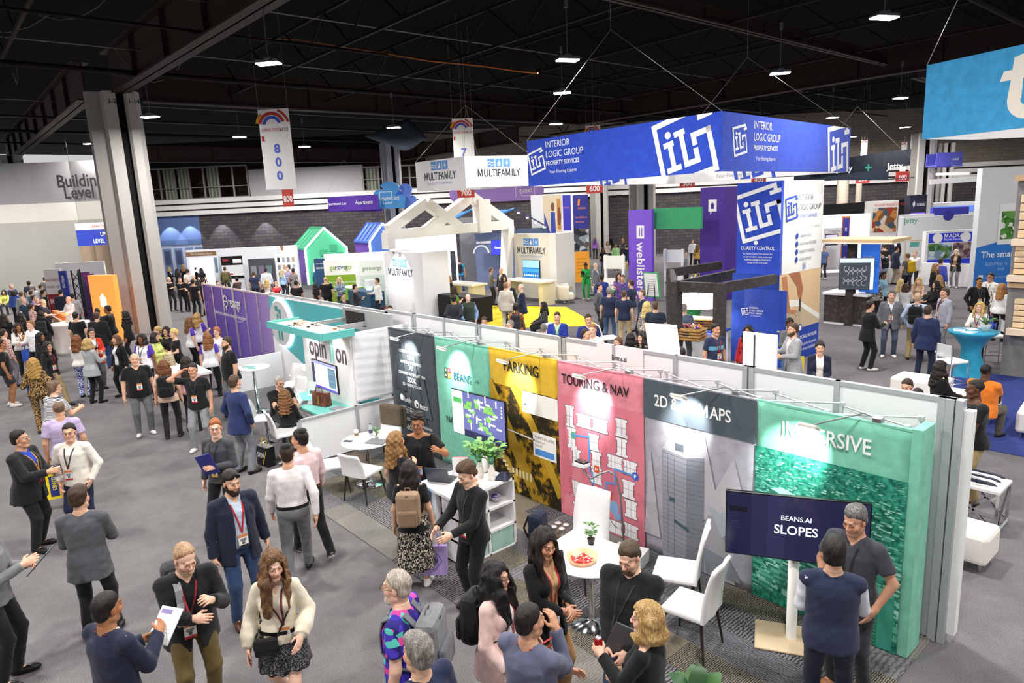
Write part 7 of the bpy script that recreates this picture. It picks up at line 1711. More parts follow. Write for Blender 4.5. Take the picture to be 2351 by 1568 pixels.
x0,x1,y0,y1,H_=-6.70,-6.30,4.42,5.30,.93
for z in (0,.30,.60,H_-.03):q.box((x0,y0,z),(x1,y1,z+.03),w)
for y in (y0,(y0+y1)/2-.015,y1-.03):q.box((x0,y,0),(x1,y+.03,H_),w)
q.box((x0,y0,0),(x0+.02,y1,H_),w);parented(q.build('shelf_frame'),r);q=MB();q.box((-7.05,4.36,.0),(-6.72,5.0,.93),w);q.box((-7.08,4.34,.90),(-6.28,5.02,.935),w);parented(q.build('side_cabinet'),r)
q=MB();mt=plain('#a9cfc4',.7);q.box((x0+.05,(y0+y1)/2+.03,.035),(x1-.01,y1-.045,.29),mt,.01);q.lathe([(0,-.004),(.022,-.004),(.022,0),(0,0)],(0,0,0),BLACKP,14,0,None);parented(q.build('fabric_box'),r);q=MB();q.box((x0+.05,y0+.04,.035),(x1-.01,(y0+y1)/2-.03,.29),mt,.01);parented(q.build('fabric_box'),r)
TC=CZ+.945-.012
laptop('open laptop on the white shelf counter',(-6.92,4.62,TC-.005),math.radians(-150),True,'#55565c')
for k,(x,y,lab) in enumerate(((-6.62,5.0,'slim white vase of leafy stems on the shelf counter, nearer the laptop'),(-6.44,5.05,'slim white vase of leafy stems on the shelf counter, nearer the black tablet'))):
 r=empty('vase',(x,y,TC-.012),0,lab,'vase','white vases of stems');q=MB();q.lathe([(0,0),(.045,0),(.052,.06),(.045,.13),(.02,.19),(.02,.21),(.012,.21)],(0,0,0),plain('#eeeae4',.4),22);q.build('vase',r);q=MB();rs=random.Random(k)
 for j in range(6):
  a=j*1.1+k;tip=Vector((.13*math.cos(a),.13*math.sin(a),.42+.08*rs.random()));q.tube([(0,0,.18),tip*.6+Vector((0,0,.06)),tip],.004,LEAF,5)
  for t in range(7):p=Vector((0,0,.2)).lerp(tip,.35+.1*t);b=a+t*2.2;leaf(q,p,(math.cos(b),math.sin(b),.35),.13,.035,LEAF2 if t%2 else plain('#74a85a',.45))
 q.build('leaves',r)
r=empty('serving_bowl',(-6.50,4.72,TC-.012),0,'amber bowl of candy on the shelf counter','bowl');q=MB();q.lathe([(0,0),(.07,0),(.12,.075),(.112,.075),(.065,.012),(0,.012)],(0,0,0),plain('#d9a04a',.3),28);q.build('bowl',r);candies('candy','red and white wrapped candy heaped in the amber bowl',(-6.50,4.72,TC+.045),.085,40,['#c8242e','#f2eeee','#d8433f','#f4d9d4'],5,.03)
top_thing('tablet','black tablet lying at the end of the shelf counter','tablet',(-6.40,5.22,TC-.012),lambda q:(q.box((-.10,-.14,0),(.10,.14,.01),BLACKP,.004),q.box((-.09,-.13,.01),(.09,.13,.0105),plain('#24262a',.1))),.5)
def brochures(q):
 q.box((-.12,-.05,0),(.12,.05,.02),plain('#dfe6ea',.1))
 for k in range(6):q.box((-.10,-.035+.012*k,.02),(.10,-.030+.012*k,.23-.01*(k%2)),plain(('#f3f1f0','#d98a92','#f0dcdc')[k%3],.5))
top_thing('brochure_stand','rack of pink and white brochures on the shelf counter','brochures',(-6.90,4.90,TC-.012),brochures,.8)
r=empty('serving_bowl',(-6.42,5.08,CZ+.63),0,'cut glass bowl on the upper shelf cube','bowl');q=MB();q.lathe([(0,0),(.04,0),(.07,.07),(.065,.07),(.036,.01),(0,.01)],(0,0,0),plain('#d5dbe2',.1,0,.5,0,None,.6),14);q.build('bowl',r);candies('candy','purple wrapped sweets in the cut glass bowl',(-6.42,5.08,CZ+.665),.05,22,['#5a3a9a','#d8d2e6','#6f4fb0'],8,.03)
potted('potted_plant','leafy plant in a straw basket on the floor by the counter',(-6.98,4.22,CZ),'sprig',1.5,'#c2a06a')
def carrier(q):
 q.box((-.12,-.12,0),(.12,.12,.04),plain('#8d7b66',.8),.015)
 for x in (-.06,.06):
  for y in (-.06,.06):q.lathe([(.028,.02),(.04,.13),(.042,.13),(.042,.14),(0,.145)],(x,y,0),plain('#f1efec',.5),14)
top_thing('cup_carrier','cardboard tray of four paper cups on the floor','cup tray',(-6.05,5.85,CZ),carrier,.3)
def knap(q):q.box((-.15,-.10,0),(.15,.10,.42),fabric('#1f2a3f'),.07);q.box((-.12,-.15,.04),(.12,-.08,.22),fabric('#24324a'),.03);q.tube([(-.06,.10,.38),(-.08,.17,.2),(-.06,.11,.04)],.015,fabric('#17202f'),6)
top_thing('backpack','navy backpack on the floor behind the shelf counter','backpack',(-6.12,5.52,CZ),knap,1.9)
def tv_stand(label,c,rz,w,h,zc,paint,plate,pole='#e8e6e2'):
 r=empty('screen_stand',c,rz,label,'screen');q=MB();q.box((-.34,-.24,0),(.34,.24,.025),plain(plate,.5),.012);q.build('base_plate',r);q=MB();q.lathe([(.055,.025),(.05,.04),(.05,zc*.75),(.042,zc*.75),(.042,zc)],(0,.02,0),plain(pole,.4),20);q.build('pole',r)
 q=MB();q.box((-w/2-.012,-.075,zc-h/2-.012),(w/2+.012,-.03,zc+h/2+.012),BLACKP,.006);q.box((-.2,-.03,zc-.15),(.2,.02,zc+.15),BLACKP,.01);hs=q.build('housing',r);F=Flat((-w/2,-.0755,zc-h/2),(1,0,0),(0,0,1),.001);paint(F,w,h);F.build('picture',hs);return r
def slopes(F,w,h):
 F.rect(0,0,w,h,EM('#20213f',.55));F.rect(0,0,w*.18,h,EM('#191a38',.5),.0005);F.rect(w*.02,h*.70,w*.15,h*.78,EM('#0d0e1c',.4),.001);F.rect(w*.3,0,w*.42,h,EM('#252647',.55),.0004)
 F.text('BEANS.AI',w*.5,h*.63,h*.105,EM('#f4f4ff',1.0),'CENTER',.008,.002);F.text('SLOPES',w*.5,h*.41,h*.20,EM('#f4f4ff',1.0),'CENTER',.010,.002,sx=.95)
 for k in range(6):F.rect(w*.02,h*(.66-.045*k),w*.1,h*(.668-.045*k),EM('#2c2d52',.5),.001)
B=Vector((-2.86,5.88,CZ));tv_stand('big black screen with one large white word on a white pole stand',B,math.atan2(B.x,-B.y)+math.pi+.05,1.24,.63,1.22,slopes,'#c9b394')
def navmap(F,w,h):
 F.rect(0,0,w,h,EM('#5a5f96',.7));F.rect(0,0,w,h*.14,EM('#23264a',.6),.0005);F.rect(0,0,w*.22,h,EM('#f0f1fa',.9),.001);F.rect(w*.03,h*.72,w*.2,h*.84,EM('#3f9a4a',.8),.002);rs=random.Random(6)
 for k in range(9):F.rect(w*.03,h*(.1+.06*k),w*.15,h*(.11+.06*k),EM('#c0c3d4',.8),.002)
 for k in range(16):x,y=w*rs.uniform(.24,.82),h*rs.uniform(.18,.85);F.rect(x,y,x+w*rs.uniform(.05,.12),y+h*rs.uniform(.06,.14),EM('#6fae52',.7),.001)
 for k in range(26):x,y=w*rs.uniform(.25,.86),h*rs.uniform(.16,.9);a=k%2;F.rect(x,y,x+w*(.02 if a else.09),y+h*(.15 if a else.04),EM('#eef0fa',.9),.0015)
 for k in range(14):F.disc(w*rs.uniform(.25,.88),h*rs.uniform(.15,.9),h*.018,EM('#2f5a3a',.6),.002,10)
 for k in range(4):F.disc(w*.95,h*(.72-.07*k)+h*.15,h*.022,EM('#f4f4fa',.9),.002,10)
tv_stand('screen showing a campus map on a white pole before the mint panel',(-7.82,6.0,CZ),.03,1.22,.69,1.25,navmap,'#e2dfd8')
r=empty('gooseneck_projector',(-5.0,5.85,CZ),0,'small white projector on a bent gooseneck stand before the pink panel','projector');q=MB();q.tube([(-4.98,5.9,CZ),(-5.02,5.88,.9),(-5.06,5.86,1.12),(-5.14,5.82,1.18),(-5.25,5.78,1.12),(-5.36,5.74,1.04),(-5.46,5.72,1.10),(-5.48,5.72,1.18)],.012,plain('#8d9094',.35,.7),8);q.tube([(-5.47,5.72,1.18),(-5.3,5.8,.8),(-5.12,5.84,.5),(-5.05,5.86,.45)],.004,BLACKP,5);parented(q.build('stand'),r);q=MB();q.box((-5.58,5.66,1.18),(-5.40,5.78,1.225),plain('#f0f0f0',.35),.008);q.box((-5.57,5.67,1.225),(-5.41,5.77,1.245),BLACKP,.006);parented(q.build('projector'),r)
top_thing('cardboard_carton','white printed carton on the floor under the pink panel','carton',(-4.95,5.95,CZ),lambda q:(q.box((-.2,-.14,0),(.2,.14,.16),WHITE,.005),q.box((-.12,-.08,.16),(.02,.06,.162),plain('#8a3fa0')),q.box((.02,-.06,.16),(.14,.04,.163),plain('#e0b030'))),.3)
r=empty('tripod_base',(-4.75,4.25,CZ),.4,'chrome tube base lying beside the stout man','stand base');q=MB();q.tube([(-.26,-.1,.03),(.2,.05,.12)],.022,CHR,12);q.tube([(-.1,-.35,.03),(.12,-.12,.05)],.022,CHR,12);q.build('tube',r)
r=empty('potted_fern',(-2.75,4.15,0),0,'dark green broad leaved plant cut by the picture foot','plant');q=MB();q.lathe([(0,0),(.14,0),(.17,.3),(.15,.3),(0,.26)],(0,0,0),plain('#3a3836',.5),20);q.build('pot',r);q=MB()
for k in range(16):leaf(q,(0,0,.28),(math.cos(k*2.4),math.sin(k*2.4),.5+.5*(k%3)),.38,.085,LEAF if k%2 else plain('#2f5a30',.4))
q.build('leaves',r)
# the lettered stand's furniture
r=empty('cocktail_table',(-15.3,5.3,0),0,'white bar table with teal leaflets before the round figure sign','table');q=MB();q.lathe([(0,1.02),(.36,1.02),(.37,1.03),(.36,1.045),(0,1.045)],(0,0,0),plain('#f4f4f4',.3),36);q.build('table_top',r);q=MB();q.lathe([(0,0),(.24,0),(.23,.012),(.04,.03),(.03,1.02)],(0,0,0),CHR,28);q.build('pedestal',r)
for k in range(5):top_thing('leaflet','teal leaflet on the white bar table, '+('at its rim','beside the rim one','in the middle','beyond the middle','at the far rim')[k],'leaflet',(-15.5+.09*k,5.2+.05*(k%3),1.046+.001*k),lambda q:q.box((-.05,-.07,0),(.05,.07,.003),plain('#3fa39c',.4)),.5*k,'teal leaflets')
chair('white tufted bar chair against the purple wall corner',(-15.0,6.3,0),.1,.72,1.12,.46,stool=True,group='white bar chairs');chair('white tufted bar chair beside the open laptop',(-14.4,5.75,0),.3,.72,1.10,.46,stool=True,group='white bar chairs');chair('white bar chair behind the grey haired seated man',(-13.5,5.4,0),.2,.60,1.02,.46,stool=True,group='white bar chairs')
chair('white chair in front of the teal desk beside the partition post',(-11.55,4.45,0),3.0,.60,1.0,.46,stool=True,group='white bar chairs');chair('white bar chair under the grey haired seated man',(-13.0,4.62,0),2.6,.52,.85,.44,stool=True,group='white bar chairs')
laptop('open laptop at the foot of the teal wall',(-13.9,6.3,1.0),-.3,True,'#2a2c30','#dfe6ee');q=MB();q.box((-14.3,6.0,0),(-13.45,6.7,1.0),WHITE);set_props(q.build('side_cabinet'),'white cabinet carrying the open laptop by the teal wall','cabinet')
laptop('closed silver laptop on the teal desk',(-11.45,5.45,.78),.2,False,'#a9abb0');laptop('silver laptop in use on the teal desk',(-12.35,5.22,.78),2.6,True,'#a9abb0')
r=empty('handbag',(-11.95,5.35,.78),.25,'oxblood leather handbag standing on the teal desk','handbag');lm_=fabric('#5a2a1c',.8,'#8a4a2c',.4);q=MB();q.add([(-.19,-.08,0),(.19,-.08,0),(.19,.08,0),(-.19,.08,0),(-.21,-.045,.27),(.21,-.045,.27),(.21,.045,.27),(-.21,.045,.27)],[(3,2,1,0),(4,5,6,7),(0,1,5,4),(1,2,6,5),(2,3,7,6),(3,0,4,7)],lm_);q.build('bag_body',r);q=MB();q.tube([(-.1,-.05,.26),(-.08,-.04,.36),(.08,-.04,.36),(.1,-.05,.26)],.009,lm_,8);q.build('handle',r);q=MB();q.box((-.02,-.088,.05),(.02,-.075,.2),plain('#c9a04a',.3,.8));q.build('clasp',r)
top_thing('sign_holder','white card sign propped on the teal desk','sign',(-12.75,5.5,.78),lambda q:(q.box((-.10,-.01,0),(.10,.01,.30),plain('#f1f1f1',.4),0,Matrix.Rotation(-.2,4,'X')),q.box((-.05,-.014,.05),(.02,-.01,.12),plain('#4a8a82'),0,Matrix.Rotation(-.2,4,'X'))),.3)
r=empty('shopping_bag',(-11.75,4.1,0),.2,'black carrier bag with bold white letters on the floor by the white chair','bag');q=MB();q.box((-.18,-.08,0),(.18,.08,.36),plain('#121213',.35),.01);q.build('bag_body',r);F=Flat((-.18,-.081,0),(1,0,0),(0,0,1),.002);F.text('SRM',.04,.16,.13,WT,bold=.02,l=.002,shear=.2);F.line([(.2,.04),(.34,.3)],.02,plain('#e8d020'));F.build('lettering',r);q=MB();q.tube([(-.08,0,.35),(-.06,0,.5),(.06,0,.5),(.08,0,.35)],.008,plain('#e8d020',.5),6);q.build('handle',r)
r=empty('low_partition',(-17.4,6.0,0),0,'waist-high white partition at the purple wall corner','partition');q=MB();q.box((-17.44,5.45,0),(-17.40,6.8,.86),PANELW);parented(q.build('partition_panel'),r)
r=empty('reception_counter',(-16.6,4.2,0),0,'grey reception counter with white top by the tall man in black','counter');q=MB();q.box((-16.9,3.9,0),(-15.7,4.45,1.0),plain('#b9b6b4',.6));q.build('body').parent=None
o=bpy.data.objects[-1] if False else COL.objects[-1];parented(o,r);q=MB();q.box((-17.0,3.82,1.0),(-15.62,4.5,1.05),WHITE);parented(q.build('top'),r)
r=empty('giveaway_table',(-18.0,4.5,0),0,'white giveaway table covered with papers before the purple wall','table');q=MB();q.box((-18.6,4.2,.72),(-17.45,4.8,.76),WHITE);q.box((-18.55,4.24,0),(-17.5,4.76,.72),plain('#6f6cb0',.6));parented(q.build('table'),r);rs=random.Random(9)
for k in range(9):top_thing('leaflet','paper leaflet on the giveaway table, number %s from the pillar end'%'one two three four five six seven eight nine'.split()[k],'leaflet',(-18.5+.12*k,4.5+rs.uniform(-.2,.2),.762+.001*k),lambda q:q.box((-.11,-.15,0),(.11,.15,.006),plain(('#f1f0ee','#8d8ac8','#e8e2d8')[k%3],.5)),rs.uniform(0,3),'giveaway leaflets')
# peach trade stand, lit screen, banners at the far aisle
r=empty('round_counter',(-28.3,3.6,0),0,'white round pop-up counter glowing peach at one side','counter');q=MB();q.lathe([(0,0),(.62,0),(.60,.1),(.60,.95),(.64,1.0),(.64,1.04),(0,1.04)],(0,0,0),plain('#e9dfd8',.5),36);q.build('drum',r)
for k in range(5):top_thing('booklet','upright booklet on the white round counter, '+('first','second','third','fourth','fifth')[k]+' in its row','booklet',(-28.5+.1*k,3.6,1.04),lambda q:q.box((-.09,-.02,0),(.09,.02,.26),plain('#e2d5cc',.5),0,Matrix.Rotation(-.25,4,'X')),.6,'booklets in a row')
r=empty('trade_counter',(-31,3.8,0),0,'peach covered trade counter with orange boxes','counter');q=MB();q.box((-32.5,3.62,0),(-29.2,3.78,.95),plain('#e8a890',.6));q.box((-32.6,3.52,.95),(-29.1,3.88,1.0),plain('#f0c9b8',.5));parented(q.build('counter'),r)
for k in range(6):top_thing('orange_box','orange product box on the peach counter, '+('first','second','third','fourth','fifth','last')[k]+' in the row','box',(-32.1+.5*k,3.70,1.0),lambda q:q.box((-.12,-.1,0),(.12,.1,.16),plain('#e07a3a',.5),.01),.2*k,'orange product boxes')
r=empty('lit_banner',(-29.7,5.0,0),0,'glowing orange backlit display with white house outlines','display');A,B_=Vector((-30.6,4.75,0)),Vector((-29.55,5.4,0));d_=(B_-A).normalized();q=MB();q.prism([A,B_,B_+ZZ*2.5,A+ZZ*2.5],-d_.cross(ZZ)*.2,plain('#e8813a',.4,0,.4,.9));parented(q.build('lightbox'),r);F=Flat(A,d_,ZZ,.006);ww=plain('#fff6e6',.4,0,.4,2.0);F.poly([(.45,1.3),(.75,1.25),(.75,1.6),(.6,1.8),(.45,1.65)],ww);F.poly([(.35,.6),(1.0,.55),(1.0,.8),(.7,.75),(.35,.95)],ww);parented(F.build('print'),r);area_light('banner_glow',(-29.9,4.7,1.3),1.4,60,(1,.6,.3),(.5,-.85,0))
for nm,lab,px0,px1,pt,pb,d,col,fn in (('pull_up_banner','maroon and white restoration banner in the far aisle',110,148,618,680,31,'#e9e4e2',lambda F,W,h:(F.rect(0,h*.1,W,h*.55,plain('#9a2a30')),F.text('AND RESTORATION SERVICES',W*.05,h*.78,h*.07,plain('#9a4a4a'),sx=.7,l=.002),F.text('REPAIR - RESTORE - RECOVER',W*.05,h*.66,h*.06,plain('#777'),sx=.7,l=.002),F.text('MOLD DAMAGE',W*.1,h*.38,h*.12,WT,bold=.01,sx=.7,l=.003))),('pull_up_banner','narrow blue upright banner beside the maroon banner',143,160,622,680,30,'#2c3a9a',lambda F,W,h:F.text('AFFILIATES',W*.3,h*.92,W*.5,WT,vertical=True,bold=.01,sx=.7,l=.002)),('pull_up_banner','purple and teal gradient banner behind the black truss',189,215,625,700,32,'#4a2f6a',lambda F,W,h:(F.poly([(0,h),(W*.6,h),(W*.2,h*.5),(0,h*.4)],plain('#2f6f80')),F.poly([(W*.3,h),(W,h),(W,h*.5)],plain('#8a3a8a'),.001))),('pull_up_banner','second magenta gradient banner by the orange display',214,226,628,700,32.5,'#6a2f7a',None)):
 r,F,W,h=shade(nm,lab,d,px0,pt,px1,pb,.08,plain(col,.5),'banner')
 if fn:fn(F,W,h);parented(F.build('print'),r)
r,F,W,h=shade('exhibit_wall','white exhibit wall with lamps behind the gradient banners',33,140,604,252,690,.1,PANELW,'wall')
r=empty('truss_tower',(-34.5,5.6,0),0,'black triangular truss frame in the far aisle','truss');q=MB();a,b=on_d(163,622,30),on_d(182,640,30);a.z=b.z=0;bk=plain('#1d1d20',.4,.4)
for p in (a,b,a+VD*.6):q.tube([p,p+ZZ*2.5],.03,bk,6)
for k in range(6):q.tube([a+ZZ*.4*k,b+ZZ*(.4*k+.4)],.014,bk,5);q.tube([b+ZZ*.4*k,a+ZZ*(.4*k+.4)],.014,bk,5)
parented(q.build('truss'),r)
r,F,W,h=shade('hanging_sign','white and blue level sign hung before the concourse wall',37,180,513,250,565,.1,plain('#f0efee',.5),'hanging sign',False);F.rect(0,0,W,h*.70,plain('#2c3fae',.5));F.text('APARTMENTALIZE',W*.55,h*.78,h*.19,plain('#c23a44'),l=.002,sx=.8);F.text('UPPER',W*.78,h*.40,h*.25,WT,bold=.015,l=.003,sx=.8);F.text('LEVEL',W*.52,h*.10,h*.25,WT,bold=.015,l=.003,sx=.8);q=F.build('lettering');parented(q,r);q=MB();a=on_d(182,513,37);wire(q,a,a+ZZ*4.5);parented(q.build('hanging_cable'),r)
# white booths at the far side
for nm,lab,d,x0,y0,x1,y1,col,fn in (('exhibit_stand','bright white booth with a brown fascia and hanging clothes',41,437,579,507,660,'#f4f6ff',lambda F,W,h:(F.rect(0,h*.90,W,h,plain('#8a6a48')),F.text('The Container Store',W*.5,h*.93,h*.06,WT,'CENTER',l=.002),F.rect(W*.9,h*.5,W*.99,h*.85,plain('#6f8fa8')),F.rect(W*.1,h*.15,W*.85,h*.85,plain('#eef2ff',.4,0,.4,.8)))),('exhibit_stand','black and white striped display in the white booths',40.5,515,587,564,660,'#e9ebf0',lambda F,W,h:(F.rect(0,h*.75,W,h*.98,BLACKP),F.rect(0,h*.40,W,h*.47,BLACKP),F.rect(W*.08,h*.85,W*.35,h*.9,plain('#c22f38'),.002),F.rect(W*.08,h*.50,W*.5,h*.54,plain('#c22f38'),.002),F.rect(W*.55,h*.8,W*.95,h*.9,WT,.002))),('exhibit_stand','grey panelled display with small pictures in the white booths',40,577,595,636,665,'#4c4d55',lambda F,W,h:[F.rect(W*(.08+.3*i),h*(.2+.35*j),W*(.3+.3*i),h*(.45+.35*j),plain(('#6f8a8f','#8d8f96','#7a6f8a')[(i+j)%3]),.002) for i in range(3) for j in range(2)]),('exhibit_stand','white booth wall with rows of small product pictures',39,640,582,690,670,'#f1f2f6',lambda F,W,h:[F.rect(W*(.1+.22*i),h*(.25+.18*j),W*(.22+.22*i),h*(.36+.18*j),plain(('#8d8f9a','#c9a58a','#3a3a40','#a9b5c9')[(i+2*j)%4]),.002) for i in range(4) for j in range(4)]),('exhibit_wall','long white back wall of the far booths',41.6,437,574,690,650,'#eceef4',None),('exhibit_wall','white panel wall before the coloured house frames',36,748,584,890,640,'#e9eaee',None),('display_stand','green and white rental company backdrop',33,751,599,822,690,'#f2f4ee',lambda F,W,h:(F.rect(0,0,W,h*.68,plain('#84a828')),F.text('go',W*.18,h*.80,h*.15,plain('#8fb02e'),bold=.006,l=.002),F.text('rover',W*.36,h*.80,h*.15,plain('#3a5a7a'),bold=.006,l=.002,sx=.85),F.text('go',W*.68,h*.80,h*.15,plain('#8fb02e'),bold=.006,l=.002),F.text('The first ever rotating housing platform',W*.12,h*.50,h*.065,WT,l=.002,sx=.75),F.text('built for corporate apartment communities',W*.12,h*.42,h*.065,WT,l=.002,sx=.75))),('display_stand','pale rental company backdrop beside the white block tower',32.5,832,600,888,695,'#eef2ee',lambda F,W,h:(F.rect(0,0,W,h*.68,plain('#d2e0da')),F.text('gorovergo',W*.12,h*.80,h*.13,plain('#6a8a5a'),bold=.004,l=.002,sx=.8),F.text('CONTROL',W*.1,h*.55,h*.06,plain('#7a8a86'),l=.002),F.text('SAVE',W*.6,h*.42,h*.06,plain('#7a8a86'),l=.002))),('display_column','navy column with white lettering at the green backdrop',33.5,729,594,752,680,'#24486e',lambda F,W,h:(F.text('corporate',W*.15,h*.88,W*.2,WT,l=.002),F.text('REINVENTED',W*.15,h*.78,W*.25,WT,bold=.01,l=.002,sx=.75)))):
 r,F,W,h=shade(nm,lab,d,x0,y0,x1,y1,.15,plain(col,.5),'exhibit stand')
 if fn:fn(F,W,h);parented(F.build('print'),r)
for p,lab,col,sz in (((-29.0,15.0),'bright green draped counter before the green backdrop','#6fae1e',.6),((-26.9,14.6),'navy draped counter lettered in green','#1f4a66',1.0)):
 q=MB();q.box((p[0]-sz,p[1]-.35,0),(p[0]+sz,p[1]+.35,1.0),fabric(col));q.box((p[0]-sz,p[1]-.35,1.0),(p[0]+sz,p[1]+.35,1.02),plain('#f1f3f0',.5) if sz<.8 else fabric(col));set_props(q.build('draped_counter'),lab,'counter','draped counters')
q=MB();q.box((-27.5,14.9,1.02),(-27.1,15.3,1.42),WHITE,.01);set_props(q.build('white_carton'),'white tufted carton standing on the navy draped counter','carton')
laptop('open laptop on the navy draped counter',(-26.5,14.5,1.02),.6,True,'#3a3c40','#bfe0f0')
# more behind the wall: light panel, white board, chairs, lounge seats
r=empty('light_panel',(-6.1,8.0,0),0,'glowing white light panel behind the white wall','light panel');a,b,c_,d_=on_y(1481,743,8.0),on_y(1550,747,8.0),on_y(1560,830,8.0),on_y(1492,826,8.0);q=MB();q.prism([d_,c_,b,a],(0,.04,0),plain('#ffffff',.4,0,.4,4.0));parented(q.build('panel'),r);q=MB();q.tube([(c_.x-.25,8.08,0),(c_.x-.28,8.06,2.2)],.015,METAL(),8);parented(q.build('stand'),r)
r=empty('white_board',(-5.6,9.2,0),0,'white double panel easel board behind the white wall','board');a,b=on_y(1706,762,9.2),on_y(1784,770,9.2);q=MB();q.box((a.x,9.2,.4),(b.x,9.24,b.z),plain('#f0f1f4',.4),.006);q.box(((a.x*.64+b.x*.36)-.008,9.18,.4),((a.x*.64+b.x*.36)+.008,9.2,b.z-.03),plain('#3a3a3c'));parented(q.build('board'),r);q=MB();q.tube([(a.x+.1,9.26,0),(a.x+.1,9.26,1.8)],.015,METAL(),8);q.tube([(b.x-.1,9.26,0),(b.x-.1,9.26,1.8)],.015,METAL(),8);parented(q.build('stand'),r)
for p,rz,lab in (((-13.1,14.9),2.6,'white moulded chair behind the wall, before the khaki trousers'),((-14.3,14.0),1.8,'white moulded chair beside the royal blue blazer'),((-9.2,24.6),.5,'white chair behind the dark wood kiosk')):chair(lab,(*p,0),rz,.46,.86,.52,'#e0e0e0','white moulded chairs')
def armchair(label,c,rz):
 r=empty('armchair',c,rz,label,'armchair','cream lounge chairs');m=plain('#e8dfd0',.7);q=MB();q.box((-.36,-.34,.16),(.36,.34,.44),m,.08);q.build('seat',r);q=MB();q.lathe([(.40,.16),(.46,.30),(.46,.70),(.42,.82),(.36,.80),(.36,.3)],(0,0,0),m,24,-.25,math.pi+.25);q.build('backrest',r);q=MB();q.lathe([(0,0),(.22,0),(.04,.05),(.04,.16)],(0,0,0),CHR,16);q.build('swivel_base',r)
armchair('cream lounge chair next to the person in green',(-21.4,21.6,0),2.4);armchair('cream lounge chair beyond the person in green',(-20.6,23.2,0),.6);armchair('cream lounge chair by the round wooden side table',(-21.9,24.2,0),1.2)
r=empty('side_table',(-22.2,22.4,0),0,'small wooden side table with a red candle lamp','table');q=MB();q.lathe([(.2,0),(.03,.03),(.03,.5),(.3,.52),(.3,.55),(0,.55)],(0,0,0),plain('#c9a878',.5),20);q.build('table',r)
r=empty('flower_arrangement',(-12.9,18.9,0),0,'tall bright flower arrangement in a white pot on a green draped table','flowers');q=MB();q.lathe([(.38,0),(.22,.6),(.40,.98),(.42,1.0),(0,1.0)],(0,0,0),fabric('#3f9a5a'),24);q.build('draped_table',r);q=MB();q.lathe([(.11,1.0),(.13,1.18),(.10,1.2),(0,1.2)],(0,0,0),WHITE,18);q.build('pot',r);q=MB();rs=random.Random(7)
for k in range(26):
 a=k*2.4;t=Vector((.25*math.cos(a)*rs.random(),.25*math.sin(a)*rs.random(),1.35+.55*rs.random()));q.tube([(0,0,1.18),t],.006,LEAF,4);q.lathe([(0,-.03),(.04,0),(.03,.03),(0,.05)],t,plain(rs.choice(('#e8d24a','#f0f0ea','#d8432f','#8a4a9a','#e08a3a')),.5),8)
 leaf(q,(0,0,1.2),(math.cos(a+1),math.sin(a+1),1),.3,.03,LEAF2)
q.build('flowers',r)
# things people carry
def W_at(W,p):return W@Vector([float(x) for x in p])
def carried(name,label,cat,W,J,at_,build,group=None):
 """build(mb) in the carrier's own frame; the object's origin sits at the point at_."""
 c=W_at(W,at_);r=empty(name,c,0,label,cat,group);out=[]
 for nm,mb in build:
  o=mb.build(nm);o.matrix_world=W;bpy.context.view_layer.update if False else None
  o.parent=r;o.matrix_parent_inverse=Matrix.Translation(c).inverted();out.append(o)
 return r
def backpack(label,who,col,col2=None,sc=1.0,one=False):
 root,J,W,surf=who;R=J['R'];O=J['pel'];T=lambda x,y,z:Vector(O+R@A3(x*sc,y,z))
 M_=Matrix(((R[0,0],R[0,1],R[0,2],0),(R[1,0],R[1,1],R[1,2],0),(R[2,0],R[2,1],R[2,2],0),(0,0,0,1)))
 back=-(front_surface(surf,J,0,.25,True)-O)@R[:,1];yb=-back-.01;m=fabric(col);m2=fabric(col2 or col)
 b=MB();L=lambda x0,y0,z0,x1,y1,z1,mm,bv:b.box((x0*sc,y0,z0),(x1*sc,y1,z1),mm,bv,Matrix.Translation(T(0,0,0))@M_)
 L(-.155,yb-.17,.02,.155,yb,.46,m,.06)
 p=MB();p.box((-.125*sc,yb-.215,.04),(.125*sc,yb-.15,.25),m2,.03,Matrix.Translation(T(0,0,0))@M_);p.tube([T(-.13,yb-.13,.36),T(0,yb-.165,.43),T(.13,yb-.13,.36)],.005,BLACKP,5);p.tube([T(-.035,yb-.06,.45),T(-.03,yb-.07,.50),T(.03,yb-.07,.50),T(.035,yb-.06,.45)],.008,m2,6)
 s=MB()
 for q in ((1,-1) if not one else (1,)):
  fx=front_surface(surf,J,q*.085,.33)-O;fy=float(fx@R[:,1])+.012;fz=front_surface(surf,J,q*.11,.20)-O;fy2=float(fz@R[:,1])+.010
  pts=[T(q*.08/sc,yb-.01,.40),T(q*.085/sc,-.06,.485),T(q*.085/sc,.02,.482),T(q*.085/sc,fy*.8,.435),T(q*.085/sc,fy,.33),T(q*.11/sc,fy2,.20),T(q*.17/sc,.0,.12),T(q*.13/sc,yb+.02,.08)]
  s.ribbon(pts,tuple(R[:,0]),.055,m2,.010)
 return carried('backpack',label,'backpack',W,J,T(0,yb-.1,.02),[('pack_body',b),('front_pocket',p),('shoulder_strap',s)],'backpacks worn')
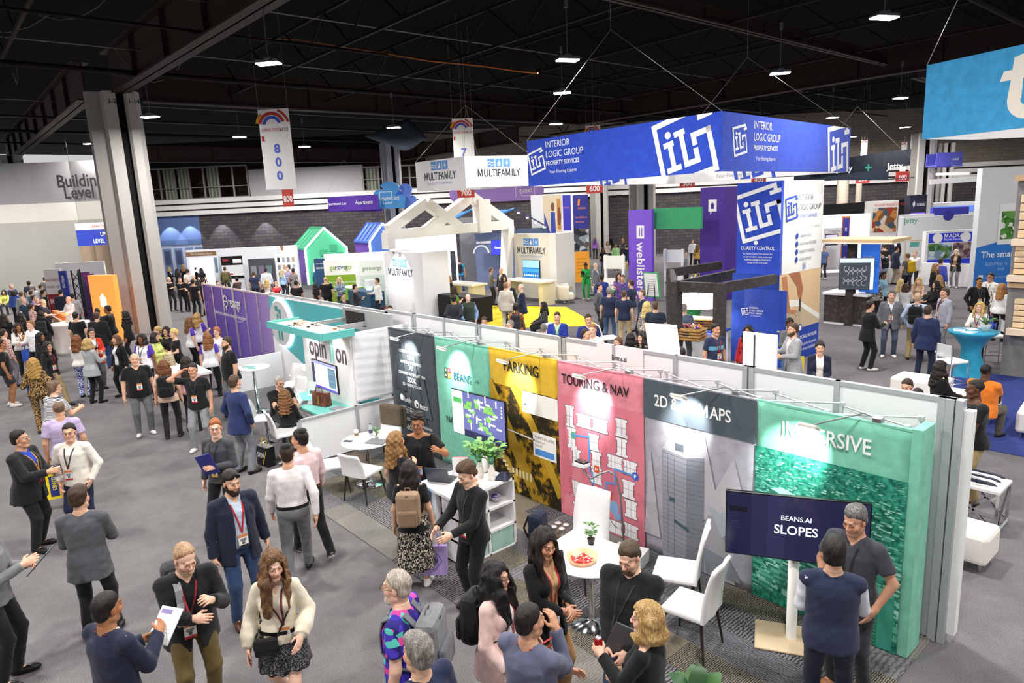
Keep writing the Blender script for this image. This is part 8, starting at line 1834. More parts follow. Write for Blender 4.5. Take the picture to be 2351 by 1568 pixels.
def tote(label,who,S,col,w=.34,h=.36,drop=.24,at_=None,prints=None,tilt=0.0,hcol=None,name='tote_bag',yaw=0.0,depth=.07):
 root,J,W,surf=who;p=Vector(at_ if at_ is not None else J[S+'palm']);b=MB();m=col if not isinstance(col,str) else plain(col,.45);Z0=p.z-drop;X=Matrix.Rotation(yaw,4,'Z')@Matrix.Rotation(tilt,4,'Y')
 Q=lambda x,y,z:tuple(Vector((p.x,p.y,Z0))+(X@Vector((x,y,z))))
 d=depth;pts=[Q(-w*.46,-d,-h),Q(w*.46,-d,-h),Q(w*.5,-d*.4,0),Q(-w*.5,-d*.4,0),Q(-w*.46,d,-h),Q(w*.46,d,-h),Q(w*.5,d*.4,0),Q(-w*.5,d*.4,0)]
 b.add(pts,[(0,1,2,3),(5,4,7,6),(1,5,6,2),(4,0,3,7),(4,5,1,0),(3,2,6,7)],m)
 k=MB()
 for y in (-d*.4,d*.4):k.tube([Q(-w*.22,y,-.03),Q(-w*.16,y,drop*.6),tuple(p+Vector((-.02,y*.3,.0))),tuple(p+Vector((.02,y*.3,.0))),Q(w*.16,y,drop*.6),Q(w*.22,y,-.03)],.009,plain(hcol or (col if isinstance(col,str) else '#333'),.5),6)
 parts=[('bag_body',b),('handle',k)]
 if prints:
  for sgn in (-1,1):
   o=Vector(Q(-sgn*-w*.46*-1 if sgn>0 else -w*.46,sgn*d,-h));o=Vector(Q(w*.46 if sgn>0 else -w*.46,sgn*d,-h));rt_=Vector(Q(-w*.46 if sgn>0 else w*.46,sgn*d,-h))-o;up_=Vector(Q(w*.5 if sgn>0 else -w*.5,sgn*d*.4,0))-o
   up_=up_-rt_.normalized()*up_.dot(rt_.normalized());F=Flat(o,rt_,up_,.004);prints(F,w*.92,h);parts.append(('bag_print',F.mb))
 return carried(name,label,'bag',W,J,Q(0,0,-h),parts)
def held(name,label,who,p,build,cat=None):
 root,J,W,surf=who;q=MB();build(q,Vector([float(x) for x in p]),J);return carried(name,label,cat or name.split('_')[-1],W,J,p,[(name.split('_')[-1]+'_body',q)]) if False else _held(name,label,W,J,p,q,cat)
def _held(name,label,W,J,p,q,cat):
 me=q.mesh(name);c=Vector([float(x) for x in p]);me.transform(Matrix.Translation(-c));o=link_mesh(name,me);o.matrix_world=W@Matrix.Translation(c);return set_props(o,label,cat or name.split('_')[-1])
def slab_(w,h,t,col,top=None,rot=(.9,0,0),margin=.008,bits=()):
 def f(q,p,J):
  M_=Matrix.Translation(p)@Matrix.Rotation(rot[2],4,'Z')@Matrix.Rotation(rot[1],4,'Y')@Matrix.Rotation(rot[0],4,'X')
  q.box((-w/2,-h/2,-t/2),(w/2,h/2,t/2),plain(col,.35),min(.004,t*.4),M_)
  if top:q.box((-w/2+margin,-h/2+margin,t/2),(w/2-margin,h/2-margin,t/2+.001),plain(top,.25),0,M_)
  for x0,y0,x1,y1,c in bits:q.box((x0*w,y0*h,t/2+.001),(x1*w,y1*h,t/2+.002),plain(c,.5),0,M_)
 return f
def cup_(col='#f3f1ee',lid='#2a2622',band='#c9b79a',hh=.12):
 def f(q,p,J):q.lathe([(0,-hh*.5),(.028,-hh*.5),(.039,hh*.45),(.0,hh*.45)],p,plain(col,.5),18);q.lathe([(.034,-.025),(.037,.022)],p,plain(band,.7),18);q.lathe([(.041,hh*.45),(.041,hh*.55),(.034,hh*.6),(0,hh*.6)],p,plain(lid,.4),18)
 return f
LN='#a3262f'
LB='#232327'
# people near the lens
who=person('man in black suit and royal blue shirt holding a coffee cup',36,980,55,1.76,'hold',0,skin='b',fat=1.22,hs='short',hc='#15110e',top=('jacket','#1d1d20','#2444b4'),bot=('trousers','#1e1e22'),glasses='#888',lan='#c98a3a',bcol='#c22b35',hy=.1,hp=-.06,vneck=.03)
p=(who[1]['rpalm']*.6+who[1]['lpalm']*.4);held('coffee_cup','lidded white coffee cup held by the man in black suit',who,p+A3(0,.02,.03),cup_(),'cup')
who=person('bald man in lavender polo seen from behind with a yellow bag',131,916,172,1.76,'stand',0,skin='b',fat=1.12,hs='buzz',hc='#6a5240',top=('polo','#b3a4c6'),bot=('shorts','#6d6c72'),bare=1,sole='#ddd')
def lowe(F,w,h):F.text("LOWE'S",w*.62,h*.12,w*.26,plain('#22307a',.5),bold=.02,l=.002,vertical=False) if False else (F.rect(w*.3,h*.1,w*.72,h*.86,plain('#22307a',.5),.001),F.text("LOWE'S",w*.43,h*.82,w*.30,plain('#f0d21e',.5),bold=.014,l=.003,vertical=True,sx=.72))
tote('yellow plastic shopping bag with blue lettering hanging from a hand',who,'l','#ecd01e',.30,.42,.16,prints=lowe,name='shopping_bag')
who=person('man in cream zip jacket and glasses with navy trousers',156,964,-28,1.74,'pocket',0,skin='a',hs='short',hc='#191411',glasses='#222',top=('zip','#e6e0d6'),bot=('trousers','#1c2240'),lan='#3a3a40',hy=.25,bs=.06,bx=.04)
who=person('man in grey blazer seen from behind with hands in front',172,1110,163,1.76,'hold',0,hs='thick',hc='#3a2719',hl='#5a4028',top=('jacket','#55565c','#c6cfe0'),bot=('trousers','#17171a'),shoe='#15120f',hy=-.3)
who=person('man in navy blazer holding a white tablet at the picture foot',226,1352,122,1.77,'phone',0,skin='c',hs='crop',hc='#14100e',beard='g',top=('jacket','#20243c','#e6e6ea'),bot=('trousers','#1b1d2c'),lan=LN,hy=.0,hp=.1)
p=who[1]['rpalm']*.5+who[1]['lpalm']*.5;held('tablet','white framed tablet held by the man in navy blazer',who,p+A3(.02,.06,.02),slab_(.21,.28,.009,'#d9dadd','#eef0f4',(.75,.0,.1),bits=((-.4,.3,.1,.42,'#8a7fb8'),(-.4,-.1,.4,-.08,'#ccd'),(-.4,-.2,.4,-.18,'#ccd'))),'tablet')
who=person('person in grey shirt at the picture edge reading a tablet',-62,1172,62,1.80,'phone',0,hs='short',top=('shirt','#77777c'),bot=('trousers','#141417'),shoe='#121110',feet=False)
p=who[1]['rpalm']*.5+who[1]['lpalm']*.5;held('tablet','tablet with white page held at the picture edge',who,p+A3(0,.09,.02),slab_(.20,.28,.009,'#3a3c40','#e9edf0',(.8,0,0),bits=((-.4,.3,.4,.42,'#4fa0c9'),)),'tablet')
who=person('balding bearded man in black blazer and olive trousers, stooping',408,1232,8,1.78,'hold',0,skin='p',fat=1.1,hs='receding',hc='#b08a68',hl='#d9c0a2',beard=1,bc='#b89a80',top=('jacket','#1f1f22','#161619'),bot=('trousers','#6b5b34'),lan='#8a2430',lean=.22,hp=.42,hy=.25,rh=(.02,.30,1.14),lh=(-.12,.28,1.24),bs=.02,bx=.04)
backpack('grey and black backpack slung on the stooping man\'s shoulder',who,'#3a3b40','#8d8f94',1.0,True)
who=person('bearded man in navy blazer with sunglasses on his head',522,1068,18,1.80,'stand',0,skin='a',fat=1.12,hs='short',hc='#211811',beard=1,bc='#2b1c13',glasses='#111',glup=1,top=('open','#1f2438','#b9c6d8'),bot=('trousers','#2f4468'),lan=LN,shoe='#4a2a1a',hp=.12,hy=.15,bs=.04,lh=(-.27,.02,.84),bcol='#1d1f2c')
who=person('long haired woman in cream bow blouse and black tweed pinafore',622,1252,-12,1.68,'walk',0,sex='f',skin='p',hs='longfront',hc='#5a3d26',hl='#a27a4c',top=('blouse','#e6dcc6'),bot=('skirt',printed(['#1b1b1e','#232327','#4a4a50','#1b1b1e','#8d8a88'],160),.34,.05),bare=1,shoe='#c9a88a',lan='#6a2a30',hy=.45,hp=.12,puff=.045,bs=.02,bx=-.05,belt='#151517',rh=(.27,.08,.86),lh=(-.20,.20,.98))
root,J,W,surf=who;q=MB();O=J['pel'];c=O+A3(.10,.19,-.02);q.box(tuple(c+A3(-.10,-.03,-.09)),tuple(c+A3(.10,.03,.07)),plain('#141416',.35),.02);q.box(tuple(c+A3(-.10,.025,-.02)),tuple(c+A3(.10,.036,.07)),plain('#1c1c1f',.3),.008)
s=MB();s.tube([c+A3(-.09,0,.06),J['N']+A3(-.13,.10,-.20),J['N']+A3(-.10,.0,-.02),J['N']+A3(-.02,-.13,-.15),c+A3(.09,-.3,.06),c+A3(.09,0,.06)],.008,plain('#141416',.4),6);carried('crossbody_bag','small black leather bag worn across the tweed pinafore','bag',W,J,c,[('bag_body',q),('strap',s)])
who=person('red haired man in charcoal quarter zip carrying a blue folder',492,953,-38,1.76,'one',0,skin='p',hs='short',hc='#9a5a30',glasses='#333',top=('zip','#45464b'),bot=('trousers','#1b1b1f'),lan='#2b2b30',lh=(-.10,.24,1.12),rh=(.26,.04,.84),hy=.55,lc=.7,rc=.3,bs=.06,bcol='#e0b43a')
p=who[1]['lpalm'];held('folder','dark blue folder tucked in the arm of the red haired man',who,p+A3(.02,-.01,.05),slab_(.22,.30,.02,'#2b2f7a','#30348a',(1.35,.25,.1)),'folder')
who=person('man in white shirt and kippah walking away in grey trousers',655,1016,176,1.78,'walkr',0,skin='a',hs='crop',hc='#33241a',kippah=1,top=('tucked','#e9e2e3'),bot=('trousers','#77787d'),belt='#17171a',shoe='#1a1a1c')
who=person('man in pink shirt and kippah walking away in black trousers',690,982,-158,1.77,'walk',0,skin='b',hs='short',hc='#14100e',kippah=1,beard='g',top=('tucked','#e3c6c9'),bot=('trousers','#17171b'),belt='#5a3a26',shoe='#2b2622',sole='#d9d6d0',lan='#8a2430',nobadge=1,hy=.6)
who=person('blonde woman in black top and dark shorts facing the mint panel',903,985,118,1.68,'shoulder',0,sex='f',skin='a',hs='long',hc='#8a6338',hl='#c9a066',top=('tee','#19191c'),bot=('shorts','#23242c'),bare=1,shoe='#191919',sole='#e6e6e6',hy=0)
def wave(F,w,h):
 for i,c in enumerate(('#2b35a8','#6fb4ea','#3a46c0','#5fa4e2')):F.clip=(0,0,w,h);F.arc(w*.5,h*1.05,h*(.35+.2*i),h*.11,180,360,plain(c,.3),.001*i,24)
tote('big glossy blue tote bag with curved stripes',who,'r','#68aee6',.50,.44,.22,prints=wave,hcol='#2b35a8',at_=who[1]['rpalm']+A3(.08,-.06,-.02),depth=.10)
who=person('woman with long black hair in patterned skirt seen from behind',936,1052,168,1.60,'stand',0,sex='f',skin='a',hs='long',hc='#15110f',top=('tee','#18181a'),bot=('skirt',printed(['#17171a','#1f1f22','#c9bfae','#17171a','#8d8474'],75),.62,.07),bare=1,shoe='#e9e6e2',sole='#fff')
backpack('tan brown backpack on the woman in patterned skirt',who,'#9a8068','#8d735c',.95)
def heart(F,w,h):F.text('ental',w*.2,h*.45,h*.2,plain('#3f2a86',.5),bold=.01,l=.002);F.line([(w*.2,h*.5),(w*.35,h*.75),(w*.5,h*.68),(w*.65,h*.75),(w*.82,h*.5),(w*.5,h*.15),(w*.2,h*.5)],h*.015,plain('#3f2a86',.5),.001)
tote('lavender cloth tote bag printed with a heart',who,'r','#b19ad6',.34,.38,.22,prints=heart)
who=person('curly haired man in black T-shirt gesturing before the mint panel',958,940,-14,1.76,'gest',0,skin='c',fat=1.08,hs='curly',hc='#15110f',glasses='#666',stub='#2b211b',top=('tee','#17171a'),bot=('trousers','#343a4c'),lan='#222226',lh=(-.30,.30,1.30),rh=(.10,.30,1.06),hp=.1,bs=.02)
who=person('young man in black quarter zip standing at the white shelf counter',1078,1046,-52,1.78,'type',0,skin='p',hs='messy',hc='#4a3423',hl='#6a4c32',top=('zip','#1a1a1d'),bot=('trousers','#18181b'),lan='#2a2a2e',hp=.42,hy=.0,bs=.02,shoe='#191919')
who=person('woman in pale pink blazer with black hair and glasses',1130,1278,62,1.66,'stand',0,sex='f',skin='a',fat=1.15,hs='longfront',hc='#131112',glasses='#1a1a1a',top=('open','#e6c6bf','#eeeae8'),bot=('trousers','#19191c'),lan='#9a2a30',rh=(.2,.16,.90),lh=(-.2,.18,.98),bs=.06)
backpack('black backpack on the woman in pink blazer',who,'#17171a','#1d1d20',.95)
tote('black structured handbag hanging beside the pink blazer',who,'l','#151517',.30,.22,.14,name='handbag',depth=.06,yaw=.9)
who=person('grey haired man in bright printed shirt wearing a grey backpack',916,1296,-112,1.80,'stand',0,skin='p',fat=1.08,hs='crop',hc='#a89c90',hl='#d9d2c8',glasses='#222',beard='g',bc='#b9aea4',top=('polo',printed(['#2a2470','#3a2fa0','#e0489a','#2a2470','#58c4b8','#4a38b8','#2f2a86'],26,1.0,(1,.45,.8))),bot=('trousers','#2a3350'))
backpack('grey backpack with black seams on the printed shirt',who,'#77787d','#696a70',1.1)
who=person('silver haired man in navy blazer with white collar at the picture foot',962,1448,-138,1.76,'stand',0,skin='a',fat=1.1,hs='thick',hc='#77726c',hl='#b5b0a8',top=('jacket','#232a47','#eceef2'),bot=('trousers','#232734'))
who=person('man in slate blue shirt with hand to chin, seen from behind',1206,1376,142,1.76,'chin',0,skin='b',fat=1.15,hs='crop',hc='#1a1512',top=('shirt','#5c5f77'),bot=('trousers','#23242c'),lan=LN,nobadge=1,hy=-.3)
who=person('curly haired woman in black blazer with clasped hands and tan trousers',1243,1201,38,1.72,'clasp',0,sex='f',skin='b',hs='longcurl',hc='#1c1411',top=('open','#1a1a1c','#c9a878'),bot=('trousers','#a5794c',.03),lan=LN,vneck=.16,hy=-.1,hp=.15,bs=-.04,rh=(.03,.30,1.08),lh=(-.04,.29,1.07))
who=person('stout bearded man in black pullover by the white table',1450,1220,-22,1.79,'hold',0,skin='p',fat=1.35,hs='crop',hc='#4a3a2c',beard='g',bc='#5a4636',top=('zip','#19191c'),bot=('trousers','#37435f'),lan='#2b2b30',hp=.4,hy=-.1,rh=(.06,.30,.96),lh=(-.08,.31,.95),bs=.04,bx=.06)
p=who[1]['lpalm'];held('laptop','closed grey laptop under the stout man\'s arm',who,p+A3(-.03,-.04,.13),slab_(.30,.22,.016,'#55565a','#5c5d62',(1.3,1.2,0)),'laptop')
who=person('blonde woman in black sweater holding a red drink can',1492,1372,-112,1.66,'one',0,sex='f',skin='p',hs='bob',hc='#a8824e',hl='#e0c890',top=('sweater','#161618'),bot=('trousers','#1a1a1d'),lh=(-.10,.34,1.22),rh=(.10,.26,1.0),lc=.8,hy=.35)
held('drink_can','red aluminium drink can in the blonde woman\'s hand',who,who[1]['lpalm']+A3(0,0,.03),lambda q,p,J:(q.lathe([(.0,-.055),(.026,-.055),(.032,-.045),(.032,.045),(.026,.055)],p,plain('#b01a24',.25,.4),20),q.lathe([(.026,.055),(.022,.052),(0,.052)],p,METAL(),20),q.lathe([(.0325,-.02),(.0325,.0)],p,plain('#e9e4e0',.3),20)),'can')
tote('mustard yellow handbag with loop handles at the picture foot',who,'r','#c98a22',.30,.22,.22,name='handbag',depth=.06)
who=person('man in navy fleece vest with white sleeves seen from behind',1918,1226,-176,1.77,'hold',0,skin='a',hs='thick',hc='#1c1512',top=('vest','#262d47','#dcdfe8'),bot=('trousers','#1d2236'),shoe='#8a5a34',lan='#222230',nobadge=1)
who=person('grey haired man in charcoal polo listening beside the big screen',1972,1142,-24,1.82,'pocket',0,skin='b',hs='short',hc='#5f5c5a',hl='#a8a6a4',stub='#6a625c',top=('polo','#3c3d45'),bot=('trousers','#33333a'),lan='#1f1f22',hp=.3,hy=-.1,shoe='#a8714a',bs=.0)
# everyone else: one line each
def spec_person(line):
 a,label=line.split('|');t=a.split();px,py,fa,h,lod=float(t[0]),float(t[1]),float(t[2]),float(t[3])/100,int(t[4])
 sex,pose,hs,hc,sk,gk,gc,ic,bc=t[5:14];kw={};bag=None
 for o in t[14:]:
  k,v=o.split('=')
  if k in ('bp','lan','gl','beard','bag'):bag=(k,v) if k in ('bp','bag') else bag;kw.update({'lan':{'lan':'#'+v},'gl':{'glasses':'#'+v},'beard':{'beard':1,'bc':'#'+v}}.get(k,{}))
  else:kw[k]=float(v)
 pat={'zeb':['#1b1b1d','#d9d4cc','#2a2a2c','#b9b2a8'],'leo':['#9a7a4e','#2a211a','#b8935f','#4a3826'],'flo':['#d9b8b0','#8a4a52','#e9dcd2','#b98a80'],'mul':['#d8562e','#e0b030','#3a2a20','#a82f3a','#2f6a5a'],'haw':['#3a3a9a','#c0489a','#3f8fb8','#2a2a66'],'pld':['#5f7fa8','#c9d2dc','#3f5f88','#8aa2bc'],'blu':['#2f3f9a','#e6e6ee','#3f55b0','#c9cfe6'],'rag':None}
 G=printed(pat[gc],55) if pat.get(gc) else (striped('#eceaea','#2a2d44',16) if gc=='str' else '#'+gc)
 cut=bc.split(':');bm=printed(pat[cut[-1]],55) if pat.get(cut[-1]) else '#'+cut[-1]
 bot=(('skirt',bm,.5,.05) if cut[0]=='s' else ('shorts',bm) if cut[0]=='h' else ('trousers',bm))
 if cut[0] in 'sh' and len(cut)>1:kw['bare']=1
 w=(person if lod<2 else far_person)(label.strip(),px,py,fa,h,pose,lod,sex=sex,hs=hs,hc='#'+hc,skin=sk,top=(gk,G,'#'+ic.replace('-','ddd')),bot=bot,shoe='#e6e4e0' if 'ws' in kw else '#1c1916',sole='#eee' if 'ws' in kw else '#1a1816',**kw)
 who_=label.strip();W_OF[who_]=w
 if bag and bag[0]=='bp':backpack('backpack on the '+who_,w,'#'+bag[1])
 if bag and bag[0]=='bag':tote('bag held by the '+who_,w,'l','#'+bag[1],.34,.34,.18)
PROTO={};W_OF={}
def far_person(label,px,py,face,h,pose,lod,group=None,**kw):
 key=(pose,kw['sex'],kw['hs'],kw['top'][0],kw['bot'][0],kw.get('fat',1)>1.1)
 if key not in PROTO:
  P=dict(POSES[pose]);P.update({k:v for k,v in kw.items() if k in ('sex','hs','fat','seat','bare')});P.update(top=(key[3],'#888'),bot=(key[4],'#444'),seed=len(PROTO));PROTO[key]=parts_of(P,2)
 parts,J,surf=PROTO[key];s=h/1.75;z=((.56+.84) if kw.get('sit') or POSES[pose].get('sit') else 1.755)*s;z0=kw.get('z0',0);b=at(px,py,z+z0);b.z=z0;th=math.atan2(b.x,-b.y)+math.radians(face);root=None
 fm=lambda c:c if isinstance(c,bpy.types.Material) else fabric(c)
 first=True
 for name,me in parts:
  o=bpy.data.objects.new(name,me);COL.objects.link(o)
  m={'person':plain(SKIN[kw.get('skin','a')],.5),'hair':hair_mat(kw['hc']),'beard':hair_mat(kw['hc'])}.get(name)
  if m is None:m=fm(kw['bot'][1]) if name in ('trousers','skirt','shorts') else plain(kw.get('shoe','#1c1916'),.5) if name=='shoe' else fm(kw['top'][2]) if name=='shirt' and key[3] in ('jacket','open','vest') else fm(kw['top'][1])
  for sl in o.material_slots:sl.link='OBJECT';sl.material=m
  if root is None:root=o;o.location=b;o.rotation_euler=(0,0,th);o.scale=(s,s,s);set_props(o,label,'person',group)
  else:o.parent=root
 NAMES_USED.append(label)
 return root,J,Matrix.Translation(b)@Matrix.Rotation(th,4,'Z')@Matrix.Scale(s,4),surf
MID="""
305 805 5 180 1 m stand bald 888 a polo 17171a - 6d6f75 fat=1.2 lan=222226 ws=1 | smiling bald man in black polo with white badge
441 828 -20 176 1 m ear short 15110e b polo 19191c - 8d8f95 lan=333338 ws=1 | young man in black polo touching his ear
533 856 128 180 1 m pocket short 4a3626 a jacket 26335f e8e8ee 7d8088 | man in bright navy blazer seen from behind near the counter end
521 768 -72 188 1 m stand short 3a2a1e a polo 18191c - 77787d fat=1.2 beard=3a2a1e | tall bearded man in black polo at the purple stand corner
373 822 172 168 1 f stand long 6a3f22 a tee d9b9a4 - 1c1c20 bp=17171a | woman with long auburn hair and pale top seen from behind
424 814 160 165 1 f stand long 2a1c16 b blouse d8aab2 - 23232a | dark haired woman in dusty pink blouse behind the young man
324 762 -35 172 1 f stand bob 1a1412 d raglan e9e8ec 5a3ab0 1d1d22 fat=1.25 lan=333338 | smiling woman in white raglan shirt with purple sleeve
72 818 165 170 1 f shoulderl wavy b08a4a a blouse leo - leo bag=2f5fc0 | blonde woman in leopard print with a blue tote
104 782 40 168 1 f walk long 1c1411 b open 1a1a1d 232326 b09a74 lan=8a2430 | woman in black jacket and khaki trousers striding along the aisle
105 879 120 176 1 m hold short 6a5240 a polo str - 2c3040 fat=1.15 gl=333333 lean=.2 | man in striped polo bent forward behind the lavender polo
172 766 150 168 1 f clasp wavy 7a4a2a a blouse e9e4e2 - blu | woman in white blouse and blue patterned trousers
196 774 130 168 1 f hold bob b0905a a jacket a9abae ddd 1c1c20 | blonde woman in light grey blazer talking in the aisle
207 750 15 172 1 f hold pony 2a1c16 a open d83a22 eee 5a5c62 gl=222222 lan=444444 | woman in bright red blazer with glasses
266 765 -50 165 1 f stand bob 5a3f26 a open 19191c e9e9ea 1b1b1f | short haired woman in black cardigan over white top
362 746 -60 168 1 f hold updo b0905a a shirt cfd67a - 3a3c44 | blonde woman in lime shirt at the giveaway table
352 760 60 165 1 f hold bob 1c1512 a shirt cbd278 - 2c2e36 | dark haired woman in lime shirt leaning on the giveaway table
381 746 -30 168 1 f hold bob 241a15 a sweater 1d1d21 - 1d1d21 gl=222222 | woman with glasses in black sweater at the giveaway table
399 751 -70 166 1 f clasp updo d0b070 p tee 17171a - 1c1c20 | platinum blonde woman in black T-shirt at the giveaway table
431 726 110 168 1 f stand long 6a4526 a raglan e6e4ea 5a3ab0 17171b | long haired staff woman in white and purple raglan, arms down
450 716 140 170 1 f hold wavy a8844e a raglan dcd8e2 5a3ab0 1a1a1e | wavy blonde staff woman in white and purple raglan by the purple wall
497 747 -30 168 1 f stand pony 9a5a34 p raglan e6e4ea 5a3ab0 19191d gl=333333 | red haired staff woman in glasses and white raglan
474 760 165 168 1 f stand wavy 8a5a34 a raglan e9e7ee 5a3ab0 18181c | auburn staff woman in white raglan seen from behind
386 806 -150 160 1 f sit longcurl b8a888 a blouse e6e2de - 3a3c44 | seated curly haired older woman in white at the low table
632 852 25 178 1 m sitd short b9b5b0 a polo 18181b - 2c2d33 gl=333333 fat=1.2 | grey haired man in black polo seated at the teal desk
650 888 158 168 1 f sit longcurl 7a5230 a sweater 17171a - 8a6a48 | auburn woman in black seated with her back at the teal desk
2246 863 -62 182 1 m hold buzz 110d0b e tee 141416 - a08a62 fat=1.3 lan=444448 | large man in black T-shirt and khaki by the side table
2264 828 160 178 1 m sit buzz 0f0c0a e polo e07a28 - 5a544a fat=1.25 | man in orange polo seated on a white ottoman
2158 822 118 170 1 f sit long 1f1613 a sweater 141416 - 4f5f80 fat=1.1 | woman in black sweater seated and looking at her phone
2092 856 -20 176 1 m sitd short 3a2a20 a jacket 1c2136 e6e6ee 1c2030 | man in dark suit with bowed head behind the white wall
2108 884 175 172 1 m sit short 15110f b jacket 1e2233 ddd 1c2030 | black haired man seated with his back to the white wall
1883 778 5 168 1 f clasp bun 15110f a open 1b2036 eee9e2 23252f | smiling woman in navy cardigan with hair in a bun
1825 737 -62 180 1 m hold short 4a3626 a jacket a3a4a7 ddd 1a1a1d beard=4a3626 | man in light grey blazer reading beside the blue wall
1813 726 20 168 1 f hold updo 15110f d open 6a6b70 ddd 5f7aa0 bag=e8d020 | woman in grey jacket with a yellow bag beside the blue wall
1641 737 40 180 1 m stand short 1c1512 b band 2a3350 5f9fb8 2a2c36 lan=9a2430 | man in navy polo with teal chest band behind the white wall
1996 686 125 176 1 m hold short 2a1c15 a jacket 18181a ddd 17171a ws=1 | man in black suit and white sneakers seen from behind
2048 663 5 180 1 m stand short 5a4a3e a jacket 6b6d73 c9cbd4 4a5166 lan=2b2b30 ws=1 fat=1.1 | man in mid grey blazer and white sneakers facing the hall
2108 668 172 178 1 m pocket receding c9a58a p shirt b4c4de - a08a5f bp=151517 | balding man in pale blue shirt wearing a black backpack
2131 697 165 178 1 m stand short 3a281c a jacket 1f2a4c a9b9d8 1b2138 | man in royal navy suit with his back turned
2173 657 -60 180 1 m stand short 4a3a30 a jacket a3a5b2 2a2a2e 8d8f98 lan=8a2430 fat=1.12 ws=1 | man in pale grey suit over a black T-shirt
2248 633 25 176 1 m pocket short 14100e c jacket 17171a 1b1b1e 17171a lan=555558 | man in black suit with hand on hip near the blue map wall
2277 623 -30 176 1 m stand short 1c1512 b shirt e9e4da - 2c2e36 gl=222222 lan=333338 | man in cream shirt and glasses behind the black suit
2252 689 -20 166 1 f hold wavy c9a668 p open e9e6e0 c9cbd0 2a2c33 lan=9a2430 | blonde woman in white jacket at the high table
2301 648 150 166 1 f stand long a8743e a sweater e9e8e8 - 151518 bag=3a55c0 | woman in white sweater with a blue bag by the grey facade
1113 720 -10 176 1 m sitd short 4a3626 a polo 1f2740 - 2a2c36 | man in navy polo reading behind the white wall
1172 730 -60 176 1 m sit short 8d8880 p shirt ecebea - 3a3c44 gl=333333 | grey haired man in white shirt and glasses behind the wall
1247 738 170 176 1 m sit short 77736e a shirt e0ccd2 - 3a3c44 | grey haired man in pale pink shirt seen from behind
1279 712 -8 180 1 m hold short 4a3424 a jacket 2a3c9a a9dcb4 2a2c36 lan=444448 | man in royal blue blazer and mint shirt
1350 717 10 180 1 m stand short 3a281c a polo 28307a - 2a2c36 fat=1.15 | broad man in blue polo standing behind the white wall
1341 750 65 178 1 m stand receding 2a1f18 a shirt eceaea - 2a2c36 | dark haired man in white shirt seen in profile by the wall
1362 739 -25 178 1 m stand short 8a5f3a p shirt e9e7e4 - 2a2c36 lan=222226 | fair haired smiling man in white shirt by the wall
1421 768 -60 176 1 m sit short 6a4a34 a polo 2f62c0 - 2a2c36 | brown haired man in bright blue shirt low behind the wall
1447 760 150 165 1 f sit long 14110f a tee 1b1b1e - 2a2c36 | woman with glossy black hair low behind the wall
1477 757 -55 168 1 f hold long 1c1512 a sweater 33343a - 2a2c36 | dark haired woman holding a cup near the light panel
1563 792 170 180 1 m stand short 17120f b tee 1c1c1f - 2a2c36 fat=1.2 | broad man in black behind the glowing panel
1719 742 -20 165 1 f stand long 16110f c sweater b0262e - 2a2c36 | black haired woman in red behind the white board
1743 757 170 168 1 m stand short 1a1411 b shirt d9dde6 - 2a2c36 | dark haired man in pale shirt behind the white board
"""
